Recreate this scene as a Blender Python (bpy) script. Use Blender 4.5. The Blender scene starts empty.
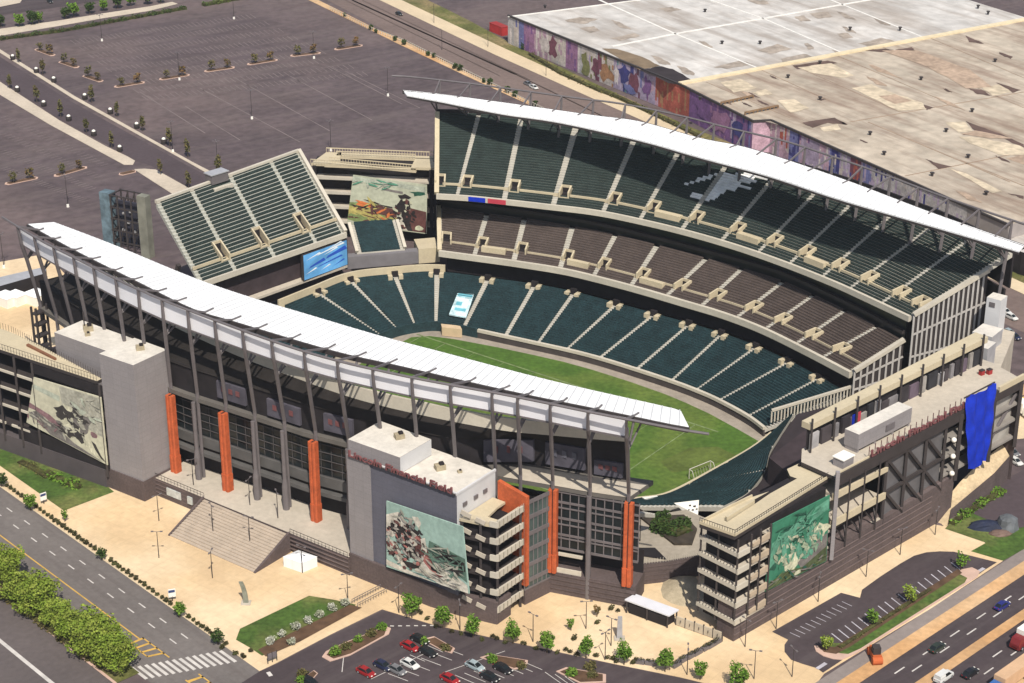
import bpy, math, random
from mathutils import Vector, Matrix
from mathutils.geometry import tessellate_polygon
random.seed(11)
R = math.radians
sc = bpy.context.scene
col = sc.collection

# ---------------------------------------------------------------- camera, sky, sun, exposure
CAM_H, PITCH, FPX = 215.0, R(24.8), 1950.0
cam_d = bpy.data.cameras.new("camera")
cam = bpy.data.objects.new("camera", cam_d)
col.objects.link(cam)
cam.location = (0, 0, CAM_H)
cam.rotation_euler = (R(90) - PITCH, 0, 0)
cam_d.sensor_width = 36.0
cam_d.lens = FPX / 1024 * 36.0
cam_d.clip_start = 1.0
cam_d.clip_end = 20000
sc.camera = cam

SUN_EL = 52.0
SUN_AZ = 168.0                      # compass style: 0 = +Y, 90 = +X (the sun is behind the camera, a little to the right)
to_sun = Vector((math.sin(R(SUN_AZ)) * math.cos(R(SUN_EL)), math.cos(R(SUN_AZ)) * math.cos(R(SUN_EL)), math.sin(R(SUN_EL))))
w = bpy.data.worlds.new("World")
sc.world = w
w.use_nodes = True
nt = w.node_tree
bg = nt.nodes["Background"]
sky = nt.nodes.new("ShaderNodeTexSky")
sky.sky_type = 'NISHITA'
sky.sun_disc = False
sky.sun_elevation = R(SUN_EL)
sky.sun_rotation = R(SUN_AZ)
sky.air_density = 1.2
sky.dust_density = 2.0
nt.links.new(sky.outputs[0], bg.inputs[0])
bg.inputs[1].default_value = 0.10
sd = bpy.data.lights.new("sun", 'SUN')
sd.energy = 4.8
sd.angle = R(0.5)
sd.color = (1.0, 0.93, 0.82)
so = bpy.data.objects.new("sun", sd)
col.objects.link(so)
so.rotation_euler = to_sun.to_track_quat('Z', 'Y').to_euler()
so.location = (0, 0, 400)
sc.view_settings.view_transform = 'Standard'
sc.view_settings.look = 'None'
sc.view_settings.exposure = 0.08
sc.view_settings.gamma = 1.0
sc.view_settings.use_curve_mapping = False
sc.cycles.max_bounces = 4
sc.cycles.diffuse_bounces = 2
sc.cycles.glossy_bounces = 2
sc.cycles.transmission_bounces = 2

# ---------------------------------------------------------------- survey helpers: where things stand on the ground
CP, SP = math.cos(PITCH), math.sin(PITCH)
def at(x, y, z=0.0):
    """ground position (at height z) of a point measured in the 1024 x 683 survey photo"""
    dx, a, b = x - 512.0, FPX, y - 341.5
    d = (dx, a * CP - b * SP, -a * SP - b * CP)
    k = (z - CAM_H) / d[2]
    return Vector((d[0] * k, d[1] * k, z))
def pix(p):
    dy, dz = p[1], p[2] - CAM_H
    de = dy * CP - dz * SP
    up = dy * SP + dz * CP
    return 512 + FPX * p[0] / de, 341.5 - FPX * up / de
A_ = R(127)
EU = Vector((math.sin(A_), math.cos(A_), 0))
EV = Vector((-EU.y, EU.x, 0))
U0, V0 = -266.0, 346.5
def W(u, v, z=0.0):
    """stadium frame: u along the field, v across it"""
    return EU * (u + U0) + EV * (v + V0) + Vector((0, 0, z))
def UV(p):
    return p.x * EU.x + p.y * EU.y - U0, p.x * EV.x + p.y * EV.y - V0

# ---------------------------------------------------------------- materials
MATS = {}
def mat(name, c, var=0.12, scale=0.4, rough=0.85, fine=0.0, fscale=4.0, metal=0.0, c2=None, c2scale=0.02, c2lo=0.45, c2hi=0.6, spec=0.3, bump=0.0, panel=None, streak=None):
    """procedural material: base colour, broad and fine variation, optional second colour in large patches"""
    if name in MATS: return MATS[name]
    m = bpy.data.materials.new(name)
    m.use_nodes = True
    n = m.node_tree.nodes; l = m.node_tree.links
    b = n["Principled BSDF"]
    b.inputs['Roughness'].default_value = rough
    b.inputs['Metallic'].default_value = metal
    b.inputs['Specular IOR Level'].default_value = spec
    g = n.new("ShaderNodeNewGeometry")
    def noise(s, det=4):
        t = n.new("ShaderNodeTexNoise"); t.inputs['Scale'].default_value = s; t.inputs['Detail'].default_value = det
        l.new(g.outputs['Position'], t.inputs['Vector']); return t
    rgb = n.new("ShaderNodeRGB"); rgb.outputs[0].default_value = (*c, 1)
    src = rgb.outputs[0]
    if c2:
        t = noise(c2scale, 6)
        mr = n.new("ShaderNodeMapRange"); mr.inputs[1].default_value = c2lo; mr.inputs[2].default_value = c2hi
        l.new(t.outputs[0], mr.inputs[0])
        mx = n.new("ShaderNodeMixRGB"); l.new(mr.outputs[0], mx.inputs[0]); l.new(src, mx.inputs[1]); mx.inputs[2].default_value = (*c2, 1)
        src = mx.outputs[0]
    for amp, s in ((var, scale), (fine, fscale)):
        if amp <= 0: continue
        t = noise(s)
        mr = n.new("ShaderNodeMapRange"); mr.inputs[1].default_value = .3; mr.inputs[2].default_value = .7
        mr.inputs[3].default_value = 1 - amp; mr.inputs[4].default_value = 1 + amp
        l.new(t.outputs[0], mr.inputs[0])
        mx = n.new("ShaderNodeMixRGB"); mx.blend_type = 'MULTIPLY'; mx.inputs[0].default_value = 1
        l.new(src, mx.inputs[1]); l.new(mr.outputs[0], mx.inputs[2]); src = mx.outputs[0]
    def dot(vx, vy):
        d = n.new("ShaderNodeVectorMath"); d.operation = 'DOT_PRODUCT'; l.new(g.outputs['Position'], d.inputs[0]); d.inputs[1].default_value = (vx, vy, 0); return d.outputs['Value']
    ca_, sa_ = math.sin(R(127)), math.cos(R(127))
    if panel:            # joints between cladding panels, slabs or roof sheets: (width, height, depth of the joint tone, 'wall' or 'floor')
        pw, ph, pd, kind = panel
        cx = n.new("ShaderNodeCombineXYZ")
        if kind == 'floor': l.new(dot(ca_, sa_), cx.inputs[0]); l.new(dot(-sa_, ca_), cx.inputs[1])
        else:
            l.new(dot(ca_ - sa_, sa_ + ca_), cx.inputs[0]); sp = n.new("ShaderNodeSeparateXYZ"); l.new(g.outputs['Position'], sp.inputs[0]); l.new(sp.outputs[2], cx.inputs[1])
        br = n.new("ShaderNodeTexBrick"); br.offset = 0.0; br.inputs['Scale'].default_value = 1.0; br.inputs['Brick Width'].default_value = pw; br.inputs['Row Height'].default_value = ph
        br.inputs['Mortar Size'].default_value = min(pw, ph) * .035; br.inputs['Bias'].default_value = 0
        br.inputs['Color1'].default_value = (1, 1, 1, 1); br.inputs['Color2'].default_value = (1 - pd * .35,) * 3 + (1,); br.inputs['Mortar'].default_value = (1 - pd,) * 3 + (1,)
        l.new(cx.outputs[0], br.inputs['Vector'])
        mx = n.new("ShaderNodeMixRGB"); mx.blend_type = 'MULTIPLY'; mx.inputs[0].default_value = 1; l.new(src, mx.inputs[1]); l.new(br.outputs['Color'], mx.inputs[2]); src = mx.outputs[0]
    if streak:           # weathering drawn out along one compass direction: (angle, along, across, colour, amount)
        ang, al, ac, sc_c, amt = streak
        cx = n.new("ShaderNodeCombineXYZ"); vx, vy = math.sin(R(ang)), math.cos(R(ang))
        for k_, (dx, dy, f_) in enumerate(((vx, vy, al), (-vy, vx, ac))):
            mu = n.new("ShaderNodeMath"); mu.operation = 'MULTIPLY'; mu.inputs[1].default_value = f_; l.new(dot(dx, dy), mu.inputs[0]); l.new(mu.outputs[0], cx.inputs[k_])
        if ang < 0:
            pass
        t = n.new("ShaderNodeTexNoise"); t.inputs['Scale'].default_value = 1.0; t.inputs['Detail'].default_value = 7; t.inputs['Roughness'].default_value = .65; l.new(cx.outputs[0], t.inputs['Vector'])
        mr = n.new("ShaderNodeMapRange"); mr.inputs[1].default_value = .46; mr.inputs[2].default_value = .70; mr.inputs[3].default_value = 0; mr.inputs[4].default_value = amt; l.new(t.outputs[0], mr.inputs[0])
        mx = n.new("ShaderNodeMixRGB"); l.new(mr.outputs[0], mx.inputs[0]); l.new(src, mx.inputs[1]); mx.inputs[2].default_value = (*sc_c, 1); src = mx.outputs[0]
    l.new(src, b.inputs['Base Color'])
    if bump > 0:
        t = noise(fscale)
        bp = n.new("ShaderNodeBump"); bp.inputs['Strength'].default_value = bump; bp.inputs['Distance'].default_value = 0.2
        l.new(t.outputs[0], bp.inputs['Height']); l.new(bp.outputs[0], b.inputs['Normal'])
    MATS[name] = m
    return m

M_ASPH = mat('asphalt_lot', (.086, .065, .070), .16, .05, .95, .20, .35, streak=(55, .02, .22, (.155, .125, .118), .5), c2=(.118, .088, .087), c2scale=.012)
M_ROAD = mat('asphalt_road', (.15, .134, .126), .10, .07, .95, .10, .9, streak=(138, .03, .5, (.105, .088, .084), .6))
M_ROADD = mat('asphalt_dark', (.060, .046, .050), .14, .06, .95, .12, .8, streak=(48, .03, .35, (.095, .078, .078), .6))
M_PLAZA = mat('plaza_concrete', (.62, .455, .27), .09, .06, .9, .07, .7, c2=(.71, .56, .37), c2scale=.025, panel=(3.2, 3.2, .07, 'floor'), streak=(60, .12, .05, (.50, .36, .22), .45))
M_WALK = mat('pavement', (.58, .47, .32), .08, .08, .9, .06, 1.0)
M_DIRT = mat('bare_earth', (.50, .29, .135), .16, .08, .95, .14, .8, c2=(.55, .37, .21), c2scale=.03)
M_CONC = mat('pale_concrete', (.50, .46, .385), .08, .15, .85, .05, 1.5)
M_BEIGE = mat('beige_concrete', (.50, .43, .30), .07, .2, .85, .05, 1.5)
M_DECK = mat('deck_concrete', (.46, .41, .34), .10, .1, .9, .08, 1.0)
M_STEP = mat('terrace_concrete', (.44, .42, .37), .08, .3, .9)
M_WHITE = mat('white_membrane', (.84, .85, .86), .03, .1, .55, .02, 1.0, streak=(37, .05, .5, (.62, .62, .61), .55))
M_SCREEN = mat('white_panels', (.88, .88, .92), .04, .2, .5)
M_WROOF = mat('white_roof_felt', (.60, .565, .51), .10, .25, .85, .08, 1.2)
M_WWALL = mat('white_wall', (.56, .56, .57), .07, .3, .8)
M_WPAINT = mat('white_paint', (.80, .78, .72), .05, .3, .7)
M_STEEL = mat('grey_steel', (.135, .12, .125), .10, .5, .55, spec=.5)
M_STEELD = mat('dark_steel', (.045, .038, .038), .12, .5, .6)
M_DARK = mat('dark_and_shade', (.018, .015, .017), .3, .4, .8)  # near-black; in recesses and under slabs it stands in for shade
M_GLASS = mat('dark_glazing', (.012, .016, .018), .4, .25, .28, spec=.35)
M_GREENG = mat('green_glazing', (.06, .085, .08), .3, .3, .3, spec=.4)
M_ORANGE = mat('orange_panels', (.44, .095, .033), .16, .5, .7, .12, 2.0)
M_GREY = mat('grey_cladding', (.265, .245, .25), .05, .2, .75, .05, 2.0, panel=(2.6, 1.3, .16, 'wall'))
M_SLATE = mat('slate_cladding', (.115, .115, .145), .06, .2, .7, .06, 2.0, panel=(2.6, 1.3, .16, 'wall'))
M_BROWN = mat('brown_masonry', (.105, .080, .078), .12, .25, .9, .14, 2.0, panel=(2.4, .8, .22, 'wall'))
M_SEATG = mat('green_seats', (.014, .036, .042), .22, .35, .75, .40, 2.2)
M_SEATU = mat('upper_green_seats', (.021, .034, .031), .22, .35, .75, .30, 2.2)
M_SEATB = mat('brown_seats', (.080, .061, .054), .14, .3, .75, .2, 2.2)
M_SEATS = mat('silver_seats', (.85, .85, .85), .15, .5, .7)
M_TURF = mat('turf', (.062, .125, .018), .15, .1, .95, .2, .8, c2=(.095, .14, .026), c2scale=.05)
M_GRASS = mat('grass', (.055, .102, .018), .26, .15, .95, .32, 1.0, c2=(.12, .135, .04), c2scale=.08)
M_DRYG = mat('dry_grass', (.11, .115, .032), .25, .1, .95, .3, .9, c2=(.20, .155, .075), c2scale=.05)
M_SOIL = mat('mulch', (.10, .058, .034), .3, .4, .95)
M_BARK = mat('bark', (.09, .065, .045), .2, 1, .9)
M_LINE = mat('road_paint', (.52, .49, .46), .15, .4, .8)
M_PATH = mat('far_pavement', (.50, .43, .345), .1, .08, .9, .08, .8)
M_FADED = mat('faded_paint', (.195, .160, .155), .25, .15, .9)
M_YELL = mat('yellow_paint', (.55, .34, .08), .15, .4, .8)
M_KERB = mat('kerb', (.52, .36, .29), .1, .4, .9)
M_BLUE = mat('blue_tarpaulin', (.005, .030, .44), .22, .35, .6, .12, 1.2)
M_BLACK = mat('black_rubber', (.02, .02, .02), .1, 1, .7)
M_LETTER = mat('maroon_letters', (.17, .065, .068), .1, 1, .6)
M_SILV = mat('galvanised', (.45, .45, .47), .1, .5, .45, metal=.3)

# ---------------------------------------------------------------- mesh helpers
class MB:
    def __init__(s): s.v = []; s.f = []; s.m = []
    def add(s, vs, fs, mi=0):
        o = len(s.v); s.v += [tuple(p) for p in vs]
        for f in fs: s.f.append([i + o for i in f]); s.m.append(mi)
    def quad(s, a, b, c, d, mi=0): s.add((a, b, c, d), ((0, 1, 2, 3),), mi)
    def poly(s, pts, mi=0):
        pts = [Vector((p[0], p[1], p[2])) for p in pts]
        s.add(pts, tessellate_polygon([pts]), mi)
    def prism(s, pts, z0, z1, mi=0, top=None):
        """vertical prism over a plan polygon (points with x, y); z1 may be a list"""
        n = len(pts)
        z1s = z1 if isinstance(z1, (list, tuple)) else [z1] * n
        lo = [Vector((p[0], p[1], z0)) for p in pts]; hi = [Vector((p[0], p[1], z)) for p, z in zip(pts, z1s)]
        s.add(lo + hi, [(i, (i + 1) % n, n + (i + 1) % n, n + i) for i in range(n)], mi)
        flat = [Vector((p[0], p[1], 0)) for p in pts]
        tri = [tuple(t) for t in tessellate_polygon([flat])]
        s.add(hi, tri, mi if top is None else top)
        s.add(lo, tri, mi)
    def bar(s, p, q, w, h=None, mi=0):
        p, q = Vector(p), Vector(q); h = h or w
        d = (q - p)
        if d.length < 1e-6: return
        d.normalize()
        up = Vector((0, 0, 1)) if abs(d.z) < .95 else Vector((1, 0, 0))
        a = d.cross(up).normalized() * w / 2; b = a.cross(d).normalized() * h / 2
        vs = [p - a - b, p + a - b, p + a + b, p - a + b, q - a - b, q + a - b, q + a + b, q - a + b]
        s.add(vs, ((0, 3, 2, 1), (4, 5, 6, 7), (0, 1, 5, 4), (1, 2, 6, 5), (2, 3, 7, 6), (3, 0, 4, 7)), mi)
    def tube(s, pts, rad, n=6, mi=0):
        pts = [Vector(p) for p in pts]
        rads = rad if isinstance(rad, (list, tuple)) else [rad] * len(pts)
        rings = []
        for i, p in enumerate(pts):
            d = (pts[min(i + 1, len(pts) - 1)] - pts[max(i - 1, 0)]).normalized()
            up = Vector((0, 0, 1)) if abs(d.z) < .9 else Vector((1, 0, 0))
            a = d.cross(up).normalized(); b = a.cross(d)
            rings.append([p + (a * math.cos(2 * math.pi * k / n) + b * math.sin(2 * math.pi * k / n)) * rads[i] for k in range(n)])
        vs = [q for r in rings for q in r]
        fs = [(i * n + k, i * n + (k + 1) % n, (i + 1) * n + (k + 1) % n, (i + 1) * n + k) for i in range(len(pts) - 1) for k in range(n)]
        fs.append(tuple(range(n))[::-1]); fs.append(tuple((len(pts) - 1) * n + k for k in range(n)))
        s.add(vs, fs, mi)
    def box(s, c, sx, sy, sz, ang=0.0, mi=0, top=None):
        """box standing on point c (centre of its base)"""
        ca, sa = math.cos(ang), math.sin(ang)
        pts = [(c[0] + x * ca - y * sa, c[1] + x * sa + y * ca) for x, y in ((-sx/2, -sy/2), (sx/2, -sy/2), (sx/2, sy/2), (-sx/2, sy/2))]
        s.prism(pts, c[2], c[2] + sz, mi, top)
    def build(s, name, mats, parent=None, smooth=False):
        me = bpy.data.meshes.new(name)
        off = Vector(parent.location) if parent else Vector((0, 0, 0))
        p2 = parent.parent if parent else None
        while p2: off += Vector(p2.location); p2 = p2.parent
        me.from_pydata([(p[0] - off.x, p[1] - off.y, p[2] - off.z) for p in s.v], [], s.f)
        for m_ in (mats if isinstance(mats, (list, tuple)) else [mats]): me.materials.append(m_)
        me.polygons.foreach_set('material_index', s.m)
        if smooth: me.polygons.foreach_set('use_smooth', [True] * len(s.f))
        me.update()
        o = bpy.data.objects.new(name, me); col.objects.link(o)
        if parent: o.parent = parent
        return o
def tag(o, label=None, cat=None, group=None, kind=None):
    if label: o['label'] = label
    if cat: o['category'] = cat
    if group: o['group'] = group
    if kind: o['kind'] = kind
    return o
def thing(name, label, cat, loc=(0, 0, 0), group=None):
    o = bpy.data.objects.new(name, None); col.objects.link(o)
    o.empty_display_size = 1; o.location = loc
    return tag(o, label, cat, group)
def copy_thing(src, loc, rz=0.0, label=None, group=None, scale=None):
    r = src.copy(); col.objects.link(r); r.location = loc; r.rotation_euler = (0, 0, rz)
    if scale: r.scale = (scale, scale, scale) if not isinstance(scale, tuple) else scale
    if label: r['label'] = label
    if group: r['group'] = group
    for ch in list(src.children):
        c = ch.copy(); col.objects.link(c); c.parent = r
        for g in ch.children:
            d = g.copy(); col.objects.link(d); d.parent = c
    return r
def sheet(name, pts, z, m, kind='structure', thick=0.0):
    b = MB()
    if thick: b.prism(pts, z - thick, z, 0)
    else: b.poly([(p[0], p[1], z) for p in pts])
    o = b.build(name, m); tag(o, kind=kind); return o
def spl(pts, n):
    """n+1 points of a Catmull-Rom curve through pts, even in chord length"""
    P = [Vector(p) for p in pts]
    dense = []
    for i in range(len(P) - 1):
        p0, p1, p2, p3 = P[max(i - 1, 0)], P[i], P[i + 1], P[min(i + 2, len(P) - 1)]
        for k in range(16):
            t = k / 16
            dense.append(.5 * ((2 * p1) + (p2 - p0) * t + (2 * p0 - 5 * p1 + 4 * p2 - p3) * t * t + (3 * p1 - p0 - 3 * p2 + p3) * t ** 3))
    dense.append(P[-1])
    L = [0]
    for i in range(1, len(dense)): L.append(L[-1] + (dense[i] - dense[i - 1]).length)
    out = []; j = 0
    for k in range(n + 1):
        s_ = L[-1] * k / n
        while j < len(L) - 2 and L[j + 1] < s_: j += 1
        f = (s_ - L[j]) / max(L[j + 1] - L[j], 1e-9)
        out.append(dense[j].lerp(dense[j + 1], min(f, 1)))
    return out
class Curve:
    def __init__(s, pts): s.P = spl([(p[0], p[1], 0) for p in pts], 400); s.L = sum((s.P[i+1]-s.P[i]).length for i in range(400))
    def __call__(s, t):
        x = max(0, min(1, t)) * 400; i = min(int(x), 399); return s.P[i].lerp(s.P[i + 1], x - i)
    def nearest(s, u, v):
        return min(range(401), key=lambda i: (s.P[i].x - u) ** 2 + (s.P[i].y - v) ** 2) / 400
# ---------------------------------------------------------------- seating tiers
def tier(parent, name, front, back, z0, z1, rows, aisles, mat_seat, n=90, voms=(), vom_row=6, vom_rows=4, gap=.7,
         seat_h=.85, seat_d=.55, cross=None, paint=None, slab=1.0, conc=None, ends=(True, True), tread_mat=None):
    """stepped concrete, a block of seats between each two aisles, gangway mouths; front/back are Curves in the stadium frame"""
    conc = conc or M_STEP
    Lm = (front.L + back.L) / 2
    g = gap / Lm
    hv = 1.45 / Lm
    ts = set(k / n for k in range(n + 1))
    for a in aisles: ts |= {a - g, a + g}
    for a in voms: ts |= {a - hv, a + hv}
    ts = sorted(t for t in ts if 0 <= t <= 1)
    F = [front(t) for t in ts]; B = [back(t) for t in ts]
    def P(i, a, z):
        q = F[i].lerp(B[i], a); return W(q.x, q.y, z)
    zr = [z0 + (z1 - z0) * r / (rows - 1) for r in range(rows)]
    def in_vom(tm, r): return vom_row <= r < vom_row + vom_rows and any(abs(tm - v) < hv for v in voms)
    cb = MB()
    N = len(ts)
    for r in range(rows):
        a0, a1 = r / rows, (r + 1) / rows
        zp = zr[r - 1] if r else z0 - .3
        for i in range(N - 1):
            tm = (ts[i] + ts[i + 1]) / 2
            if in_vom(tm, r): continue
            cb.quad(P(i, a0, zp), P(i + 1, a0, zp), P(i + 1, a0, zr[r]), P(i, a0, zr[r]))
            cb.quad(P(i, a0, zr[r]), P(i + 1, a0, zr[r]), P(i + 1, a1, zr[r]), P(i, a1, zr[r]))
    for i in range(N - 1):     # underside and back face of the raked slab
        cb.quad(P(i, 0, z0 - slab), P(i, 1, z1 - slab), P(i + 1, 1, z1 - slab), P(i + 1, 0, z0 - slab), 1)
        cb.quad(P(i, 1, z1 - slab), P(i, 1, z1), P(i + 1, 1, z1), P(i + 1, 1, z1 - slab))
        cb.quad(P(i, 0, z0 - slab), P(i + 1, 0, z0 - slab), P(i + 1, 0, z0 - .3), P(i, 0, z0 - .3))
    for i in (0, N - 1):
        for r in range(rows):
            a0, a1 = r / rows, (r + 1) / rows
            cb.quad(P(i, a0, z0 + (z1 - z0) * a0 - slab), P(i, a1, z0 + (z1 - z0) * a1 - slab), P(i, a1, zr[r]), P(i, a0, zr[r]))
    cb.build(name, (conc, M_DARK), parent)
    bounds = [0.0] + sorted(aisles) + [1.0]
    for k in range(len(bounds) - 1):
        b0 = bounds[k] + (g if k else .4 * g); b1 = bounds[k + 1] - (g if k < len(bounds) - 2 else .4 * g)
        idx = [i for i in range(N) if b0 - 1e-9 <= ts[i] <= b1 + 1e-9]
        if len(idx) < 2: continue
        sb = MB()
        for r in range(rows):
            a0 = r / rows; da = 1 / rows
            run = (F[idx[0]] - B[idx[0]]).length / rows
            fr = a0 + da * (1 - seat_d / run * 1.0 - .02) ; mid = a0 + da * .80; bk = a0 + da * .97
            fr = max(fr, a0 + da * .12)
            for i, j in zip(idx[:-1], idx[1:]):
                tm = (ts[i] + ts[j]) / 2
                if in_vom(tm, r): continue
                z = zr[r]
                mi = 1 if (paint and paint((P(i, mid, z + .5) + P(j, mid, z + .5)) / 2)) else 0
                A = [P(i, fr, z + .02), P(i, fr, z + .42), P(i, mid, z + .40), P(i, bk - da * .05, z + seat_h), P(i, bk, z + seat_h), P(i, bk, z + .02)]
                C = [P(j, fr, z + .02), P(j, fr, z + .42), P(j, mid, z + .40), P(j, bk - da * .05, z + seat_h), P(j, bk, z + seat_h), P(j, bk, z + .02)]
                vs = A + C
                sb.add(vs, [(q, q + 6, q + 7, q + 1) for q in range(5)], mi)
                if i == idx[0]: sb.add(A, ((0, 1, 2, 3, 4, 5),), mi)
                if j == idx[-1]: sb.add(C, ((5, 4, 3, 2, 1, 0),), mi)
        if sb.f: sb.build('seat_block', (mat_seat, M_SEATS), parent)
    # gangway mouths; openings and inner floor coloured near-black as shade
    for v in voms:
        vb = MB()
        f_, b_ = front(v), back(v)
        t_ = (front(min(v + .01, 1)) - front(max(v - .01, 0))).normalized()
        a0, a1 = vom_row / rows, (vom_row + vom_rows) / rows
        p0, p1 = f_.lerp(b_, a0), f_.lerp(b_, a1)
        zl, zh = zr[vom_row] - .15, zr[min(vom_row + vom_rows, rows - 1)] + .9
        n_ = (p1 - p0)
        def Q(x, y, z):
            q = p0 + t_ * x + n_ * y; return W(q.x, q.y, z)
        h = 1.5
        for sx in (-1, 1):
            x0, x1 = sx * h, sx * (h - .45)
            lo, hi = min(x0, x1), max(x0, x1)
            pts = [Q(lo, -.25, 0), Q(hi, -.25, 0), Q(hi, 1, 0), Q(lo, 1, 0)]
            vb.prism(pts, zl - .6, [zr[vom_row] + 1.3, zr[vom_row] + 1.3, zh, zh])
        vb.prism([Q(-h, 1, 0), Q(h, 1, 0), Q(h, 1.12, 0), Q(-h, 1.12, 0)], zl, zh)
        vb.prism([Q(-h + .45, .93, 0), Q(h - .45, .93, 0), Q(h - .45, .998, 0), Q(-h + .45, .998, 0)], zl, zh - .7, 1)
        vb.prism([Q(-h + .45, -.2, 0), Q(h - .45, -.2, 0), Q(h - .45, .93, 0), Q(-h + .45, .93, 0)], zl - .3, zl, 0)
        vb.prism([Q(-h + .45, .25, 0), Q(h - .45, .25, 0), Q(h - .45, .93, 0), Q(-h + .45, .93, 0)], zl, zl + .06, 1)
        vb.build('gangway_mouth', (M_BEIGE, M_DARK), parent)
    if cross is not None:
        xb = MB(); a = cross / rows; z = zr[cross]
        for i in range(N - 1):
            tm = (ts[i] + ts[i + 1]) / 2
            if any(abs(tm - v) < hv for v in voms):
                if xb.f: xb.build('cross_aisle_wall', M_BEIGE, parent); xb = MB()
                continue
            xb.prism([P(i, a - .012, 0), P(i + 1, a - .012, 0), P(i + 1, a + .004, 0), P(i, a + .004, 0)], z - .3, z + .55)
        if xb.f: xb.build('cross_aisle_wall', M_BEIGE, parent)
def band(parent, name, curve, off0, off1, z0, z1, m, n=60, t0=0, t1=1, mats=None):
    """wall following a curve between two sideways offsets"""
    b = MB()
    for k in range(n):
        q = []
        for t in (t0 + (t1 - t0) * k / n, t0 + (t1 - t0) * (k + 1) / n):
            d = (curve(min(t + .004, 1)) - curve(max(t - .004, 0))).normalized(); nn = Vector((-d.y, d.x, 0))
            p = curve(t); q.append((p + nn * off0, p + nn * off1))
        (a0, a1), (b0, b1) = q
        b.prism([W(a0.x, a0.y), W(b0.x, b0.y), W(b1.x, b1.y), W(a1.x, a1.y)], z0, z1)
    return b.build(name, m, parent)
def neg(c): return [(u, -v) for u, v in c]

LOW_F = [(-50.7, 8), (-50.5, 14.9), (-49.6, 20.5), (-47.3, 25.2), (-43.6, 29.6), (-36, 32.0), (-23.1, 34.3), (-13.4, 35.9), (-4, 37.4), (4.9, 38.2), (16.5, 38.3), (27.7, 38.0), (35.4, 37.3), (43.1, 35.9), (53.5, 32.7), (60.2, 29.4)]
LOW_B = [(-71.5, -2), (-70.5, 10.8), (-69, 23.8), (-61.8, 34), (-53.4, 42.4), (-39.4, 47.6), (-26.2, 51.8), (-14.6, 54.0), (-1.3, 54.6), (10.6, 54.9), (21.6, 55.1), (31.8, 55.0), (42.9, 53.5), (54.1, 50.8), (64.8, 47.2), (74.5, 43.4)]
MID_F = [(-53.2, 43.6), (-42, 47.2), (-31, 50.6), (-17.3, 54.0), (-4, 55.1), (8, 55.4), (20, 55.2), (32, 54.9), (45, 52.9), (60, 48.4), (75.6, 43.0)]
MID_B = [(-63.8, 56.4), (-49.2, 60.2), (-38.7, 63.6), (-24.2, 66.9), (-11.3, 68.7), (2.1, 69.2), (17.8, 69.2), (28.7, 69), (41.9, 67.9), (58, 63.0), (72, 58.0), (83.2, 53.3)]
UP_F = [(-58, 48.6), (-50, 52.7), (-40, 56.6), (-30, 60.1), (-15, 65.0), (0, 66.8), (15, 67.2), (30, 66.2), (45, 63.8), (60, 60.3), (70, 57.2), (85.5, 52)]
UP_B = [(-74, 69), (-64, 75.5), (-51, 81.3), (-37.5, 86), (-18.5, 90.6), (0, 92), (16, 92.2), (34, 91), (51.5, 88), (69, 83.6), (82, 79.4), (102, 69.5)]

def eagle(p):
    """which seats of the upper tier are silver: the bird's-head emblem laid out in the seats"""
    x, y = pix(p)
    if not (680 < x < 772 and 168 < y < 203): return False
    poly_ = [(684, 184), (691, 184), (700, 180), (708, 178), (716, 175), (712, 181), (720, 178), (709, 186), (706, 190), (702, 194), (694, 192), (692, 196), (703, 199), (708, 200), (718, 197), (722, 192), (727, 194), (724, 190), (733, 190), (738, 187), (748, 189), (750, 187), (735, 183), (744, 182), (757, 182), (756, 178), (768, 179), (769, 177), (756, 175), (745, 172), (733, 173), (722, 171), (712, 173), (702, 176), (690, 182)]
    c = False; j = len(poly_) - 1
    for i in range(len(poly_)):
        (xi, yi), (xj, yj) = poly_[i], poly_[j]
        if (yi > y) != (yj > y) and x < (xj - xi) * (y - yi) / (yj - yi) + xi: c = not c
        j = i
    return c

# ---- lower bowl, far side and corner
cLF, cLB = Curve(LOW_F), Curve(LOW_B)
bowl = thing('seating_bowl', 'dark green lower seating bowl curving round the far side of the turf field', 'stand', W(0, 45, -6.5))
def aisle_ts(cF, pts): return [cF.nearest(*p) for p in pts]
la_f = [(-50.5, 14.9), (-49.6, 20.5), (-47.3, 25.2), (-43.6, 29.6), (-36, 32), (-23.1, 34.1), (-13.4, 35.9), (-5, 37.3), (5, 38.2), (16.5, 38.3), (27.7, 38), (35.4, 37.3), (43.1, 35.9), (53.5, 32.7)]
# both curves are re-timed so that the aisles meet their measured heads
def retime(cF, cB, fp, bp, n=30):
    tf = [0] + [cF.nearest(*p) for p in fp] + [1]; tb = [0] + [cB.nearest(*p) for p in bp] + [1]
    class Rt:
        def __init__(s, c, tab): s.c, s.tab, s.L = c, tab, c.L
        def __call__(s, t):
            k = min(int(t * (len(s.tab) - 1)), len(s.tab) - 2); f = t * (len(s.tab) - 1) - k
            return s.c(s.tab[k] * (1 - f) + s.tab[k + 1] * f)
    m = len(tf) - 1
    return Rt(cF, tf), Rt(cB, tb), [k / m for k in range(1, m)]
la_b = [(-70.3, 12), (-69, 23.8), (-61.8, 34), (-53.4, 42.4), (-39.4, 47.6), (-26.2, 51.8), (-14.6, 54.0), (-1.3, 54.6), (10.6, 54.9), (21.6, 55.1), (31.8, 55), (42.9, 53.5), (54.1, 50.8), (64.8, 47.2)]
rF, rB, rT = retime(cLF, cLB, la_f, la_b)
tier(bowl, 'terrace', rF, rB, -4.5, 3.3, 24, rT, M_SEATG, n=120, seat_h=.95, seat_d=.9, gap=.62)
band(bowl, 'field_wall', cLF, -.4, 0.1, -6.5, -4.7, mat('wall_pad', (.06, .05, .048), .2), n=60, t0=.28)
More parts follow.
